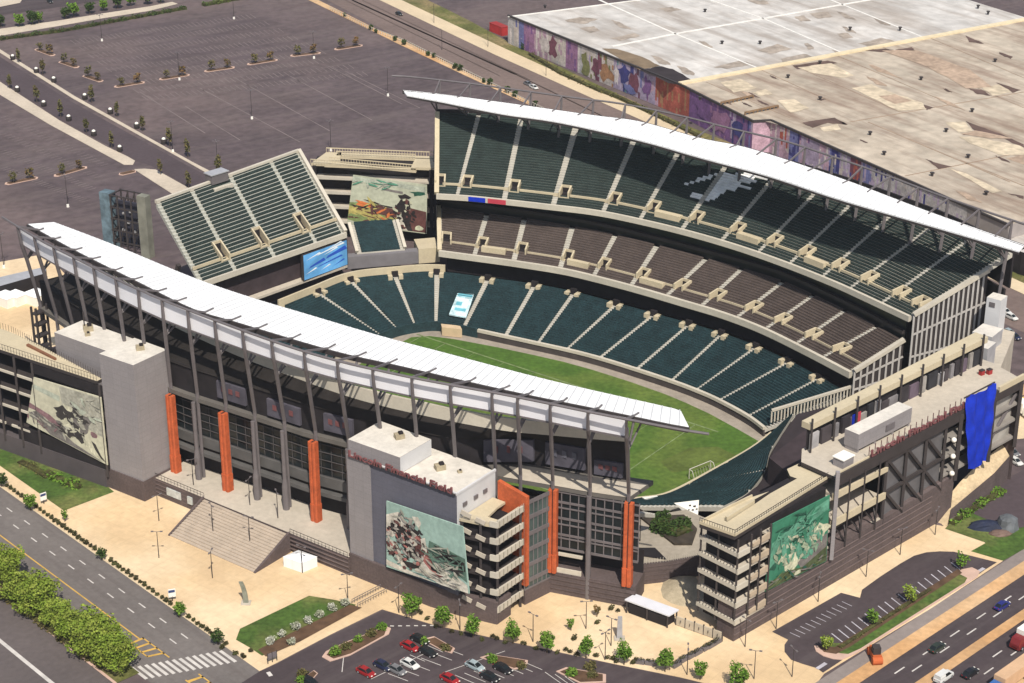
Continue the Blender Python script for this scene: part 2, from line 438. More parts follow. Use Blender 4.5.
band(bowl, 'wall_cap', cLF, -.6, .25, -4.7, -3.9, M_CONC, n=60, t0=.28)
band(bowl, 'corner_field_wall', cLF, -.5, 0.1, -6.5, -3.7, M_SEATG, n=30, t0=0, t1=.28)
for k, t in enumerate(rT):          # little winged walls and near-black openings, coloured as shade, at the heads of the aisles
    p = rB(t); d = (rB(min(t + .01, 1)) - rB(max(t - .01, 0))).normalized(); nn = Vector((-d.y, d.x, 0))
    vb = MB()
    def Q(x, y): q = p + d * x + nn * y; return W(q.x, q.y)
    for x0, x1 in ((-2.1, -.9), (.9, 2.1)):
        vb.prism([Q(x0, -1.6), Q(x1, -1.6), Q(x1, .4), Q(x0, .4)], 1.5, 4.2)
    vb.prism([Q(-.9, -.3), Q(.9, -.3), Q(.9, .5), Q(-.9, .5)], 2.0, 5.0, 1)
    vb.build('gangway_mouth', (M_BEIGE, M_DARK), bowl)
band(bowl, 'rear_wall', cLB, 0.2, .8, 0, 6.1, M_BEIGE, n=24, t0=0, t1=.29)
band(bowl, 'rear_recess', cLB, 3.0, 3.6, 3.2, 9.0, M_DARK, n=60, t0=.29, t1=1)  # dark sheet standing for the shade under the middle tier

# near-side and far-corner bowl, mirrored (mostly behind the near canopy)
nF = Curve([(-50.7, 8), (-50.7, -8)] + neg(LOW_F)[1:-1] + [(58, -29)]); nB = Curve([(-71.5, -2), (-72, -12)] + neg(LOW_B)[2:-1] + [(66, -46)])
nbowl = thing('seating_bowl', 'lower seating bowl hidden under the near white canopy', 'stand', W(0, -45, -6.5))
tier(nbowl, 'terrace', nF, nB, -4.5, 3.3, 24, [k / 15 for k in range(1, 15)], M_SEATG, n=60, seat_h=.95, seat_d=.9, gap=1.0)
band(nbowl, 'field_wall', nF, -.1, .5, -6.5, -3.9, M_DECK, n=50)

# south end of the bowl
sF = Curve([(63.0, 28), (63.2, 18), (61.6, 3), (59.2, -12.5), (54.8, -19), (50, -26)]); sB = Curve([(69, 27), (71.5, 17), (74.2, 7), (77.6, -.8), (79.4, -8), (80, -14), (78.7, -22)])
sbowl = thing('seating_bowl', 'open south end block of dark green seats between the ramp tower and the goal', 'stand', W(62, 5, -6.5))
tier(sbowl, 'terrace', sF, sB, -4.5, 3.2, 26, [.36, .60, .80], M_SEATG, n=50, seat_h=.95, seat_d=.9, gap=.6)
band(sbowl, 'field_wall', sF, -.5, .1, -6.5, -3.9, M_BEIGE, n=30)

# ---- far grandstand: middle tier, suites, upper tier, canopy
CAN_Z0, CAN_Z1 = 45.2, 45.9
far = thing('grandstand', 'far two tier grandstand with brown middle seats, green upper seats and white canopy', 'grandstand', W(0, 70, 0))
cMF, cMB, cUF, cUB = Curve(MID_F), Curve(MID_B), Curve(UP_F), Curve(UP_B)
ma = [-.0, ]
mid_f = [(-43.5, 47), (-32.5, 50), (-19, 53.6), (-9, 54.9), (3, 55.3), (14.2, 55.3), (25.3, 55), (36.5, 54.4), (45.8, 52.8), (56.5, 49.6), (65.8, 46.5)]
mid_b = [(-49.2, 60.2), (-38.7, 63.6), (-24.2, 66.9), (-11.3, 68.7), (2.1, 69.2), (17.8, 69.2), (28.7, 69), (41.9, 67.9), (52.5, 64.9), (63.5, 61.4), (74.5, 57.1)]
mF, mB, mT = retime(cMF, cMB, mid_f, mid_b)
vshift = [min(t + .010, .99) for t in mT]
tier(far, 'middle_terrace', mF, mB, 10.0, 16.5, 18, mT, M_SEATB, n=100, voms=[.012 + .004] + [t for t in vshift], vom_row=4, vom_rows=3, cross=4, gap=.75, seat_d=.55, seat_h=.62)
band(far, 'fascia', cMF, -.9, .02, 8.7, 10.4, M_CONC, n=70)
band(far, 'suite_glazing', cMB, .8, 1.4, 16.4, 23.2, M_GLASS, n=70)
band(far, 'suite_balcony', cMB, -.3, .5, 18.6, 19.5, M_STEELD, n=70)
band(far, 'concourse_recess', cMF, 7.0, 7.6, 3.0, 10.5, M_DARK, n=70, t1=.95)  # dark sheet for the shade behind the middle tier front
up_f = [(-53, 51.2), (-40.5, 56.4), (-27, 61.2), (-13, 65.3), (-2, 66.7), (11, 67.2), (23.5, 66.8), (35.5, 65.4), (45.5, 63.7), (56.5, 61.2), (65.5, 58.7), (76, 55.2)]
up_b = [(-64, 75.5), (-52.5, 80.8), (-37, 86.2), (-19, 90.5), (-4.3, 91.9), (12, 92.2), (27.5, 91.5), (42, 89.8), (54, 87.4), (66.5, 84.2), (78.5, 80.6), (90, 75.4)]
uF, uB, uT = retime(cUF, cUB, up_f, up_b)
tier(far, 'upper_terrace', uF, uB, 24.3, 39.0, 33, uT, M_SEATU, n=150, voms=[.012] + [min(t + .012, .985) for t in uT] + [.985], vom_row=4, vom_rows=3, cross=4, gap=.7, paint=eagle, seat_d=.44, seat_h=.60)
band(far, 'fascia', cUF, -.8, .02, 23.1, 24.6, M_CONC, n=70)
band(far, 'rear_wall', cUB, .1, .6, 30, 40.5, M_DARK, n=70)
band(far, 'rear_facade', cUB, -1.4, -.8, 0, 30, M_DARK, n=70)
b = MB()
for t, w_ in ((.085, .028), (.125, .028)):
    pass
sgb = band(far, 'blue_sponsor_panel', cUF, -.98, -.85, 23.2, 24.5, M_BLUE, n=3, t0=.062, t1=.095)
sgr = band(far, 'red_sponsor_panel', cUF, -.98, -.85, 23.2, 24.5, mat('red_panel', (.5, .05, .08), .1), n=3, t0=.10, t1=.135)
for i in (1, 3, 5, 8, 10):       # wider pale platforms along the middle tier
    t0, t1 = mT[i - 1] + .012, mT[i] - .02
    if i % 2:
        bb = MB()
        for k in range(6):
            q = [mF(t0 + (t1 - t0) * x / 6).lerp(mB(t0 + (t1 - t0) * x / 6), a) for x, a in ((k, .10), (k + 1, .10), (k + 1, .2), (k, .2))]
            bb.prism([W(p.x, p.y) for p in q], 10.8, 12.3)
        bb.build('wheelchair_platform', M_BEIGE, far)
for i in (5, 7, 9):
    t0, t1 = uT[i - 1] + .02, uT[i] - .012
    bb = MB()
    for k in range(6):
        q = [uF(t0 + (t1 - t0) * x / 6).lerp(uB(t0 + (t1 - t0) * x / 6), a) for x, a in ((k, .07), (k + 1, .07), (k + 1, .14), (k, .14))]
        bb.prism([W(p.x, p.y) for p in q], 25.2, 26.8)
    bb.build('wheelchair_platform', M_BEIGE, far)
# ribbed end walls of the two tiers at the right-hand end
def end_wall(p0, p1, z0, zt0, zt1, name, step=1.25, flip=1):
    b = MB(); L = (p1 - p0).length; d = (p1 - p0).normalized(); nn = Vector((d.y, -d.x, 0)) * flip
    a, c = p0, p1
    zb = z0
    q = [W(a.x, a.y, zb), W(c.x, c.y, zb), W(c.x, c.y, zt1), W(a.x, a.y, zt0)]
    b.quad(*q, 1)
    k = 0; s_ = 0
    while s_ <= L + .01:
        p = p0 + d * s_ + nn * .25; z = zt0 + (zt1 - zt0) * s_ / L
        b.bar(W(p.x, p.y, zb), W(p.x, p.y, z), .38, .45, 0); s_ += step
    for fz in (.35, .7):
        p, r = p0 + nn * .2, p1 + nn * .2
        b.bar(W(p.x, p.y, zb + (zt0 - zb) * fz), W(r.x, r.y, zb + (zt1 - zb) * fz), .3, .4, 0)
    p, r = p0 + nn * .1, p1 + nn * .1
    b.bar(W(p.x, p.y, zt0 + .3), W(r.x, r.y, zt1 + .3), 1.2, .9, 2)
    return b.build(name, (mat('rib_steel', (.42, .40, .38), .1), M_STEELD, M_CONC), far)
e0, e1 = Vector((76.2, 43.0, 0)), Vector((83.8, 53.0, 0))
end_wall(e0, e1, 3, 10.4, 17.2, 'end_wall', 1.65)
e0, e1 = Vector((86.2, 51.9, 0)), Vector((98.2, 65.2, 0))
end_wall(e0, e1, 8, 24.8, 35.0, 'end_wall', 1.2)
b = MB(); e0 = UP_F[0]; e1 = UP_B[0]
b.quad(W(e0[0] - .05, e0[1], 18), W(e1[0] - .05, e1[1], 2), W(e1[0] - .05, e1[1], 39.5), W(e0[0] - .05, e0[1], 24.8))
b.bar(W(e0[0], e0[1], 24.6), W(e1[0], e1[1], 39.6), 1.3, 1.0, 1)
b.bar(W(MID_F[0][0], MID_F[0][1], 10.2), W(MID_B[0][0], MID_B[0][1], 17), 1.2, .9, 1)
b.build('left_end_wall', (M_DARK, M_BEIGE), far)

def canopy(root, inner, outer, beam, col_pts, side, z_in=45.2, z_out=45.9, z_beam=48.0):
    """white roof, perimeter beam, and a rib at each column with its roof strut; side = +1 outward is +v"""
    ci, co, cb = Curve(inner), Curve(outer), Curve(beam)
    b = MB(); n = 60
    for k in range(n):
        q = [ci(k / n), ci((k + 1) / n), co((k + 1) / n), co(k / n)]
        zz = [z_in, z_in, z_out, z_out]
        top = [W(p.x, p.y, z) for p, z in zip(q, zz)]; bot = [p - Vector((0, 0, .45)) for p in top]
        b.add(top + bot, ((0, 1, 2, 3), (7, 6, 5, 4), (0, 4, 5, 1), (2, 6, 7, 3)), 0)
        for x in ((0, 3), (1, 2)):
            if (k == 0 and x == (0, 3)) or (k == n - 1 and x == (1, 2)):
                b.add([top[x[0]], top[x[1]], bot[x[1]], bot[x[0]]], ((0, 1, 2, 3),), 0)
    roof = b.build('roof', M_WHITE, root)
    sm_ = MB()
    for k in range(1, 96):
        p, q = ci(k / 96), co(k / 96); sm_.bar(W(p.x, p.y, z_in + .04), W(q.x, q.y, z_out + .04), .22, .10)
    sm_.build('roof_seam', mat('membrane_seam', (.52, .53, .55), .05), roof)
    g = MB()
    for k in range(n):
        p, q = ci(k / n), ci((k + 1) / n); g.bar(W(p.x, p.y, z_in - .6), W(q.x, q.y, z_in - .6), .5, .5)
        pass
    g.build('roof_edge_truss', M_STEELD, root); g = MB()
    for k in range(n):
        p, q = co(k / n), co((k + 1) / n); g.bar(W(p.x, p.y, z_out - .55), W(q.x, q.y, z_out - .55), .9, 1.0)
    g.build('roof_edge_truss', M_STEELD, root)
    g = MB(); pts = [W(cb(k / n).x, cb(k / n).y, z_beam) for k in range(n + 1)]
    g.tube(pts, .27, 6)
    g.build('perimeter_beam', M_STEEL, root)
    sc_ = MB()
    prev = None
    for (u, v, z0) in col_pts:
        # nearest beam point along the local outward direction
        ut = u + (4.2 + .02 * u if side < 0 else 0)
        t = min(range(401), key=lambda k: (cb(k / 400).x - ut) ** 2 + ((cb(k / 400).y - v) * .25) ** 2) / 400
        tp = cb(t); ro = co(co_near(co, tp)); ri = ci(co_near(ci, tp))
        el = Vector((u, v, 0)).lerp(tp, .45)
        rb = MB()
        P0, P1, P2 = W(u, v, z0), W(el.x, el.y, 39.5), W(tp.x, tp.y, z_beam)
        m0 = P0.lerp(P1, .5) + Vector((0, 0, 0))
        P1 = W(Vector((u, v, 0)).lerp(tp, .62).x, Vector((u, v, 0)).lerp(tp, .62).y, 38.5); m0 = W(Vector((u, v, 0)).lerp(tp, .10).x, Vector((u, v, 0)).lerp(tp, .10).y, 26); m1 = W(Vector((u, v, 0)).lerp(tp, .87).x, Vector((u, v, 0)).lerp(tp, .87).y, 43.4)
        rb.tube([P0, m0, P1, m1, P2], [.42, .42, .45, .42, .3], 6)
        a = W(ro.x, ro.y, z_out + .15); c = W(ri.x, ri.y, z_in + .3)
        rb.bar(P2, a, .35, .4); rb.bar(a, a.lerp(c, .22), .3, .25)
        rb.tube([P1, W(ro.x, ro.y, z_out - .8)], .28, 5)
        rb.tube([W(ro.x, ro.y, z_out - .9), W(ri.x, ri.y, z_in - .7)], .25, 5)
        rb.tube([P1, W(ri.x, ri.y, z_in - .9).lerp(W(ro.x, ro.y, z_out - .9), .45)], .22, 5)
        rb.build('rib', M_STEEL, root)
        if prev and side < 0:
            c0, t0_ = prev
            def sp(c_, t_, f, z): q = c_.lerp(t_, f); return W(q.x, q.y, z)
            cc = Vector((u, v, 0))
            A, B_, C, D = sp(c0, t0_, .84, 47.2), sp(cc, tp, .84, 47.2), sp(cc, tp, .77, 42.7), sp(c0, t0_, .77, 42.7)
            off = W(0, .18) - W(0, 0)
            sc_.add([A, B_, C, D], ((0, 1, 2, 3),)); sc_.add([A + off, B_ + off, C + off, D + off], ((3, 2, 1, 0),))
            sc_.bar(D, C, .3, .35, 1)
        prev = (Vector((u, v, 0)), tp.copy())
    if side < 0: sc_.build('wind_screen', (M_SCREEN, M_STEEL), root)
def co_near(c, p): return min(range(101), key=lambda k: (c(k / 100).x - p.x) ** 2 + (c(k / 100).y - p.y) ** 2) / 100
def px_uv(pts, z): return [UV(at(x, y, z)) for x, y in pts]
far_in = px_uv([(407, 95), (440, 101), (500, 113), (560, 122), (640, 140), (700, 157), (770, 176), (840, 199), (940, 228), (1019, 251)], 45.2)
far_out = px_uv([(403, 90), (440, 94), (500, 102), (592, 115), (640, 121.5), (700, 138), (752, 149), (840, 178), (930, 212), (1024, 245)], 45.9)
cfo = Curve(far_out)
far_beam = []
for k in range(13):
    t = k / 12; p = cfo(t); d = (cfo(min(t + .01, 1)) - cfo(max(t - .01, 0))).normalized(); far_beam.append((p.x - d.y * 6.2, p.y + d.x * 6.2))
far_beam = [(far_beam[0][0] - 5, far_beam[0][1] - 2.5)] + far_beam + [(far_beam[-1][0] + 5, far_beam[-1][1] - 3)]
fc = []
for k in range(20):
    t = .04 + .92 * k / 19; p = cfo(t); d = (cfo(min(t + .01, 1)) - cfo(max(t - .01, 0))).normalized()
    fc.append((p.x - d.y * 3.0, p.y + d.x * 3.0, 0))
canopy(far, far_in, far_out, far_beam, fc, 1)

# ---- near grandstand
near = thing('grandstand', 'near grandstand seen from behind with steel ribs, white canopy and orange piers', 'grandstand', W(0, -75, 0))
near_in = px_uv([(54, 222), (112, 244), (192, 277), (250, 297), (310, 315), (381, 336), (442, 352), (549, 380), (672, 408), (681, 411)], 45.2)
near_out = px_uv([(28, 224), (75, 250), (131, 278), (192, 308), (234, 321), (332, 350), (400, 365.5), (512, 391), (600, 409), (672, 424), (689, 427)], 45.9)
near_beam = px_uv([(2, 217), (40, 240), (75, 258), (131, 286), (192, 311.5), (303, 351), (400, 375), (512, 396), (590, 412), (672, 428), (709, 434)], 48)
VCOL = Curve([(-92, -68), (-70, -73.5), (-45, -79.5), (-28, -82), (-11, -81.2), (5, -80.1), (13, -79.4), (40, -74.5), (65.6, -66.8), (73.2, -64.6), (82, -61.3)])
def vcol(u):
    k = min(range(401), key=lambda i: abs(VCOL.P[i].x - u)); return VCOL.P[k].y
ncols = [(-27.9 + 8.18 * k, 4.5) for k in range(-7, 11)] + [(59, 5.0), (65.6, 5.0), (73.2, 5.0), (80.6, 5.0)]
canopy(near, near_in, near_out, near_beam, [(u, vcol(u), z) for u, z in ncols], -1)
NUF = Curve([(-60, -46), (-40, -52), (-15, -57), (0, -58), (20, -58), (45, -55.5), (58, -52), (67, -49.5)])
NUB = Curve([(-78, -62), (-52, -69), (-20, -73.5), (2, -74.5), (24, -74), (50, -68.5), (64, -62.5), (76.5, -56.2)])
tier(near, 'upper_terrace', NUF, NUB, 24.3, 35.2, 20, [k / 11 for k in range(1, 11)], M_SEATU, n=60, seat_d=.52, seat_h=.8, slab=2.0)
band(near, 'rear_parapet', NUB, -.1, -.7, 33.4, 36.3, M_CONC, n=60)
NMF = Curve([(-50, -42), (-20, -53), (8, -55), (35, -54), (75, -43)]); NMB = Curve([(-60, -54), (-24, -65), (5, -68), (35, -67), (74, -57)])
tier(near, 'middle_terrace', NMF, NMB, 10.0, 16.5, 18, [k / 10 for k in range(1, 10)], M_SEATB, n=50, seat_d=.62)
# concourse slab at the head of the piers, recess behind it
us = [-86 + 167 * k / 40 for k in range(41)]
b = MB(); b.prism([W(u, vcol(u) - .7) for u in us] + [W(u, vcol(u) + 8) for u in reversed(us)], 23.6, 24.6)
b.build('concourse_slab', mat('slab_concrete', (.12, .11, .10), .15, .2), near)
b = MB(); uw = [u for u in us if 55 <= u <= 82]; b.prism([W(u, vcol(u) - .8) for u in uw] + [W(u, vcol(u) + 5.4) for u in reversed(uw)], 24.62, 24.68); b.build('terrace_paving', M_DECK, near)
def rw(u): return .6 + 5.9 * max(0, min(1, (u - 46) / 10))
def rim(u):
    k = min(range(401), key=lambda i: abs(NUB.P[i].x - u)); return NUB.P[k]
ur = [u for u in us if u < 77]
b = MB()
for u0, u1 in zip(ur[:-1], ur[1:]):
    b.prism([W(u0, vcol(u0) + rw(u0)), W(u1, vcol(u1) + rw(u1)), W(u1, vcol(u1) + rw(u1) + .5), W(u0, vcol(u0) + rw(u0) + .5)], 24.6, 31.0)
b.build('recess_wall', M_DARK, near)  # near-black: shade of the open concourse put into the wall colour
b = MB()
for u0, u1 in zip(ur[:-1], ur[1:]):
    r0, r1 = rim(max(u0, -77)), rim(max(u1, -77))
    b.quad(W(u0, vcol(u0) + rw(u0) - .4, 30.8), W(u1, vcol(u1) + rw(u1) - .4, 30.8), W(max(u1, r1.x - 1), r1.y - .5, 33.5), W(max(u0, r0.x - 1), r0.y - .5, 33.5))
b.build('recess_soffit', mat('soffit_shade', (.016, .013, .012), .3, .4), near)  # near-black: the shade under the rim is put into the colour
pb = mat('shaded_panels', (.075, .07, .09), .25, .35)  # purple-grey darkened for the shade of the concourse
for k, (u0, u1, z0, z1) in enumerate(((-14, -6, 26, 30), (0, 9, 25.5, 29.5), (15, 22, 26, 30), (50, 58, 25.6, 30.6), (60.5, 68.5, 25.6, 30.6), (70.5, 76, 25.2, 28.5))):
    b = MB(); v0, v1 = vcol(u0) + rw(u0) - .7, vcol(u1) + rw(u1) - .7
    b.prism([W(u0, v0), W(u1, v1), W(u1, v1 + .6), W(u0, v0 + .6)], z0, z1)
    pn = b.build('concession_panel', pb, near)
    c = MB()
    for q in range(3):
        f = .25 + .25 * q; uu = u0 + (u1 - u0) * f; vv = v0 + (v1 - v0) * f - .12
        c.box(W(uu, vv, z0 + (z1 - z0) * .45), 1.1, .1, (z1 - z0) * .3, A_ and -R(37), 0)
    c.build('panel_emblem', (M_LETTER if k != 4 else M_SLATE), pn)
# facade under the slab: lattice glazing, spandrel, dark undercroft
def facade(u0, u1, off, z_bot, z_lat, z_top, n, name='curtain_wall'):
    b = MB(); g = MB()
    for k in range(n):
        a0, a1 = u0 + (u1 - u0) * k / n, u0 + (u1 - u0) * (k + 1) / n
        P_ = W(a0, vcol(a0) + off); Q_ = W(a1, vcol(a1) + off)
        nn = (W(0, -1) - W(0, 0))
        b.quad(P_ + Vector((0, 0, z_lat)), Q_ + Vector((0, 0, z_lat)), Q_ + Vector((0, 0, z_top)), P_ + Vector((0, 0, z_top)))
        b.bar(P_ + nn * .15 + Vector((0, 0, z_lat)), P_ + nn * .15 + Vector((0, 0, z_top)), .09, .12, 1)
        for q in range(5):
            z = z_lat + (z_top - z_lat) * q / 5
            b.bar(P_ + nn * .2 + Vector((0, 0, z)), Q_ + nn * .2 + Vector((0, 0, z)), .14, .16, 1)
        g.prism([P_ + nn * .8, Q_ + nn * .8, Q_, P_], z_lat - 2.4, z_lat)
        g.prism([P_ + nn * 1.6, Q_ + nn * 1.6, Q_, P_], z_lat - 4.3, z_lat - 3.4)
    b.build(name, (M_GLASS, mat('dark_mullion', (.075, .068, .07), .1)), near)
    g.build('spandrel', mat('spandrel', (.095, .092, .09), .15, .4), near)
facade(-62, 31, 1.4, 4.5, 14.2, 23.6, 36)
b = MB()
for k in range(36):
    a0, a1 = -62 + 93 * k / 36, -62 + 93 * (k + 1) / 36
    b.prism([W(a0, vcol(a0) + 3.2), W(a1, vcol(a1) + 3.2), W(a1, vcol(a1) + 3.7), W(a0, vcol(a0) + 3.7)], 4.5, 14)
b.build('undercroft_wall', M_DARK, near)  # black behind the piers is shade put into the wall colour
def pier(u, v, z0, z1, ang):
    b = MB()
    c = W(u, v)
    ex = Vector((math.cos(ang), math.sin(ang), 0)); ey = Vector((-ex.y, ex.x, 0))
    for sx in (-1, 1):
        p = c + ex * (.50 * sx)
        b.prism([p + ex * x + ey * y for x, y in ((-.42, -.6), (-.22, -.85), (.22, -.85), (.42, -.6), (.42, .6), (-.42, .6))], z0 + 4.2, z1)
        b.prism([p + ex * x + ey * y for x, y in ((-.5, -.75), (-.28, -1.0), (.28, -1.0), (.5, -.75), (.5, .75), (-.5, .75))], z0, z0 + 4.2)
    b.prism([c + ex * x + ey * y for x, y in ((-.2, -.5), (.2, -.5), (.2, .6), (-.2, .6))], z0, z1, 1)
    b.build('orange_pier', (M_ORANGE, M_STEELD), near)
AU = math.atan2(EU.y, EU.x)
for u in (-69.0, -26.6, -11.2, 13.4):
    pier(u, vcol(u) - 1.6, 4.5, 23.6, AU)
for u in (-20.0, -3.2, 4.9, 21.5):
    b = MB(); c = W(u, vcol(u) - 1.2)
    b.tube([c + Vector((0, 0, 4.5)), c + Vector((0, 0, 10)), c + Vector((0, 0, 12)), c + Vector((0, 0, 23.6))], [.75, .75, .48, .48], 10)
    b.build('grey_column', M_STEEL, near)
# ---------------------------------------------------------------- right curtain wall of the near grandstand
def fr(p0, p1):
    """frame of a vertical face from p0 to p1 (stadium coordinates): f(s, d, z), d inward (left of the direction)"""
    a, c = Vector((*p0, 0)), Vector((*p1, 0)); e = (c - a).normalized(); n_ = Vector((-e.y, e.x, 0))
    def f(s, d, z=0.0):
        q = a + e * s + n_ * d; return W(q.x, q.y, z)
    f.L = (c - a).length; f.e = EU * e.x + EV * e.y; f.n = EU * n_.x + EV * n_.y
    return f
RC = fr((66.0, -67.6), (82.7, -62.4))
b = MB(); L = RC.L + .6
b.prism([RC(-.6, -.8), RC(L, -.8), RC(L, 6), RC(-.6, 6)], 0, 5.0)
for z in (1.1, 2.2, 3.3, 4.4): b.prism([RC(-.6, -.95), RC(L, -.95), RC(L, -.8), RC(-.6, -.8)], z, z + .25)
b.build('base_wall', M_BROWN, near)
b = MB()
b.quad(RC(0, .6, 10.2), RC(L, .6, 10.2), RC(L, .6, 23.6), RC(0, .6, 23.6))
for k in range(11): b.bar(RC(L * k / 10, .5, 10.2), RC(L * k / 10, .5, 23.6), .18, .22, 1)
for z, h in ((10.2, .5), (12.6, .25), (13.4, .45), (15.8, .25), (17.2, .45), (19.6, .25), (20.9, .45), (23.2, .3)): b.bar(RC(0, .45, z), RC(L, .45, z), .25, h, 1)
b.build('curtain_wall', (M_GLASS, M_STEEL), near)
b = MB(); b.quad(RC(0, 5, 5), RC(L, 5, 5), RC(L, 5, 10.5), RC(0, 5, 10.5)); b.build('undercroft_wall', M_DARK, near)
b = MB(); b.prism([RC(.8, -.6), RC(6.5, -.6), RC(6.5, -.2), RC(.8, -.2)], 5, 6.0); b.prism([RC(1.2, .4), RC(6.4, .4), RC(6.4, .9), RC(1.2, .9)], 8.4, 9.0); b.build('balustrade', M_CONC, near)
for s_ in (.3, 16.2):
    q = RC(s_, -.4); uu, vv = UV(q); pier(uu, vv, 5.0, 24.0, math.atan2(RC.e.y, RC.e.x))
b = MB(); c = RC(7.9, -.5); b.tube([c + Vector((0, 0, 0)), c + Vector((0, 0, 24))], .55, 8); b.build('grey_column', M_STEEL, near)
GL = fr((64.8, -75.4), (66.1, -68.2))
b = MB()
b.quad(GL(0, 0, 3.5), GL(GL.L, 0, 3.5), GL(GL.L, 0, 23.8), GL(0, 0, 23.8))
for k in range(7): b.bar(GL(GL.L * k / 6, -.08, 3.5), GL(GL.L * k / 6, -.08, 23.8), .14, .2, 1)
for z in (3.5, 5.4, 9.0, 12.6, 16.2, 20.0, 23.5): b.bar(GL(0, -.1, z), GL(GL.L, -.1, z), .2, .9 if z > 4 else .4, 1)
b.prism([GL(0, -.2), GL(GL.L, -.2), GL(GL.L, 3), GL(0, 3)], 0, 3.4, 2)
b.build('link_glazing', (M_GREENG, M_STEEL, M_BROWN), near)

# ---------------------------------------------------------------- podium with the broad steps
pod = thing('podium', 'tan raised podium with broad steps and brown side walls under the near grandstand', 'podium', W(0, -90, 0))
b = MB(); b.prism([W(-28.6, -88.7), W(29.0, -88.3), W(29, -66), W(-28.6, -66)], 0, 4.5, 0, 1); b.build('terrace', (M_BROWN, M_DECK), pod)
b = MB()
N = 15
for k in range(N):
    v0 = -88.7 - (k) * .72; b.prism([W(-12.7, v0 - .72), W(12.2, v0 - .72), W(12.2, v0), W(-12.7, v0)], 0, 4.5 * (1 - (k + 1) / (N + 1)))
b.build('steps', mat('step_concrete', (.42, .35, .28), .08, .4, .9, .06, 1.2), pod)
b = MB()
for u in (-12.95, 12.5):
    b = MB(); b.prism([W(u - .25, -99.6), W(u + .25, -99.6), W(u + .25, -88.7), W(u - .25, -88.7)], 0, [.25, .25, 4.9, 4.9]); b.build('step_side_wall', M_BROWN, pod)
b = MB()
for (u0, u1) in ((-28.4, -13), (12.6, 28.8)):
    n = int((u1 - u0) / 1.0)
    for k in range(n + 1):
        u = u0 + (u1 - u0) * k / n; b.bar(W(u, -88.5, 4.5), W(u, -88.5, 5.6), .07)
    b.bar(W(u0, -88.5, 5.6), W(u1, -88.5, 5.6), .09)
b.build('railing', M_STEELD, pod)
b = MB()
for (u0, u1) in ((-28.5, -12.9), (12.8, 28.9)):
    for z in (.9, 1.9, 2.9, 3.9): b.prism([W(u0, -88.86), W(u1, -88.5), W(u1, -88.3), W(u0, -88.7)], z, z + .22)
b.build('wall_course', mat('brown_masonry_light', (.14, .105, .10), .1), pod)
for u0, u1 in ((-24.5, -20.2), (-18.0, -16.6)):
    b = MB(); b.prism([W(u0, -88.95), W(u1, -88.9), W(u1, -88.5), W(u0, -88.5)], 1.5, 3.3); b.build('window', mat('pale_window', (.5, .52, .5), .2, 1, .4), pod)

# ---------------------------------------------------------------- grey block with lettering and the orange stair
gb = thing('office_block', 'grey and slate clad block with a white penthouse roof and maroon lettering', 'building', W(43, -81, 0))
b = MB(); b.prism([W(28.8, -87.5), W(34.9, -87.5), W(34.9, -76.5), W(28.8, -76.5)], 5, 28.3); b.build('pale_bay', M_GREY, gb)
b = MB(); b.prism([W(34.9, -87.2), W(56.8, -86.9), W(56.8, -74.5), W(34.9, -74.5)], 5, 27.9, 0, 2)
b.quad(W(56.86, -86.9, 20.5), W(56.86, -74.5, 20.5), W(56.86, -74.5, 28.3), W(56.86, -86.9, 28.3), 1)
b.build('main_wall', (M_SLATE, M_WWALL, M_WROOF), gb)
b = MB(); b.prism([W(28.75, -88.0), W(50, -87.5), W(56.7, -86.6), W(64.9, -84.6), W(64.9, -80), W(28.75, -76)], 0, 5.2); b.build('base_wall', M_BROWN, gb)
b = MB(); b.prism([W(29.0, -87.1), W(42.4, -86.8), W(42.4, -77), W(29.0, -77)], 28.3, 31.6, 0, 2)
b.quad(W(42.46, -86.8, 28.0), W(42.46, -77, 28.0), W(42.46, -77, 31.6), W(42.46, -86.8, 31.6), 1)
b.build('penthouse', (M_GREY, M_WWALL, M_WROOF), gb)
b = MB(); b.prism([W(34.9, -87.3), W(56.9, -87.0), W(56.9, -86.6), W(34.9, -86.9)], 27.9, 28.4, 0); b.prism([W(56.6, -86.6), W(57, -86.6), W(57, -74.4), W(56.6, -74.4)], 27.9, 28.4); b.build('parapet', M_WWALL, gb)
def roof_unit(parent, p, s_, ang=0.0):
    b = MB(); b.box(p, s_, s_ * .8, s_ * .55, ang); b.box(p + Vector((s_ * .15, 0, s_ * .55)), s_ * .45, s_ * .45, s_ * .25, ang, 1); b.build('roof_unit', (mat('unit_tan', (.34, .29, .2), .2, 1), M_DARK), parent)
roof_unit(gb, W(37, -80.5, 31.6), 1.9, .4); roof_unit(gb, W(47.5, -80.5, 27.9), 2.0, .4); roof_unit(gb, W(51.5, -79.2, 27.9), .9, .4)
for v in (-84.5, -81, -78):
    b = MB(); b.box(W(57.0, v, 24.6), .25, 1.2, .8, AU); b.build('louvre', M_STEEL, gb)

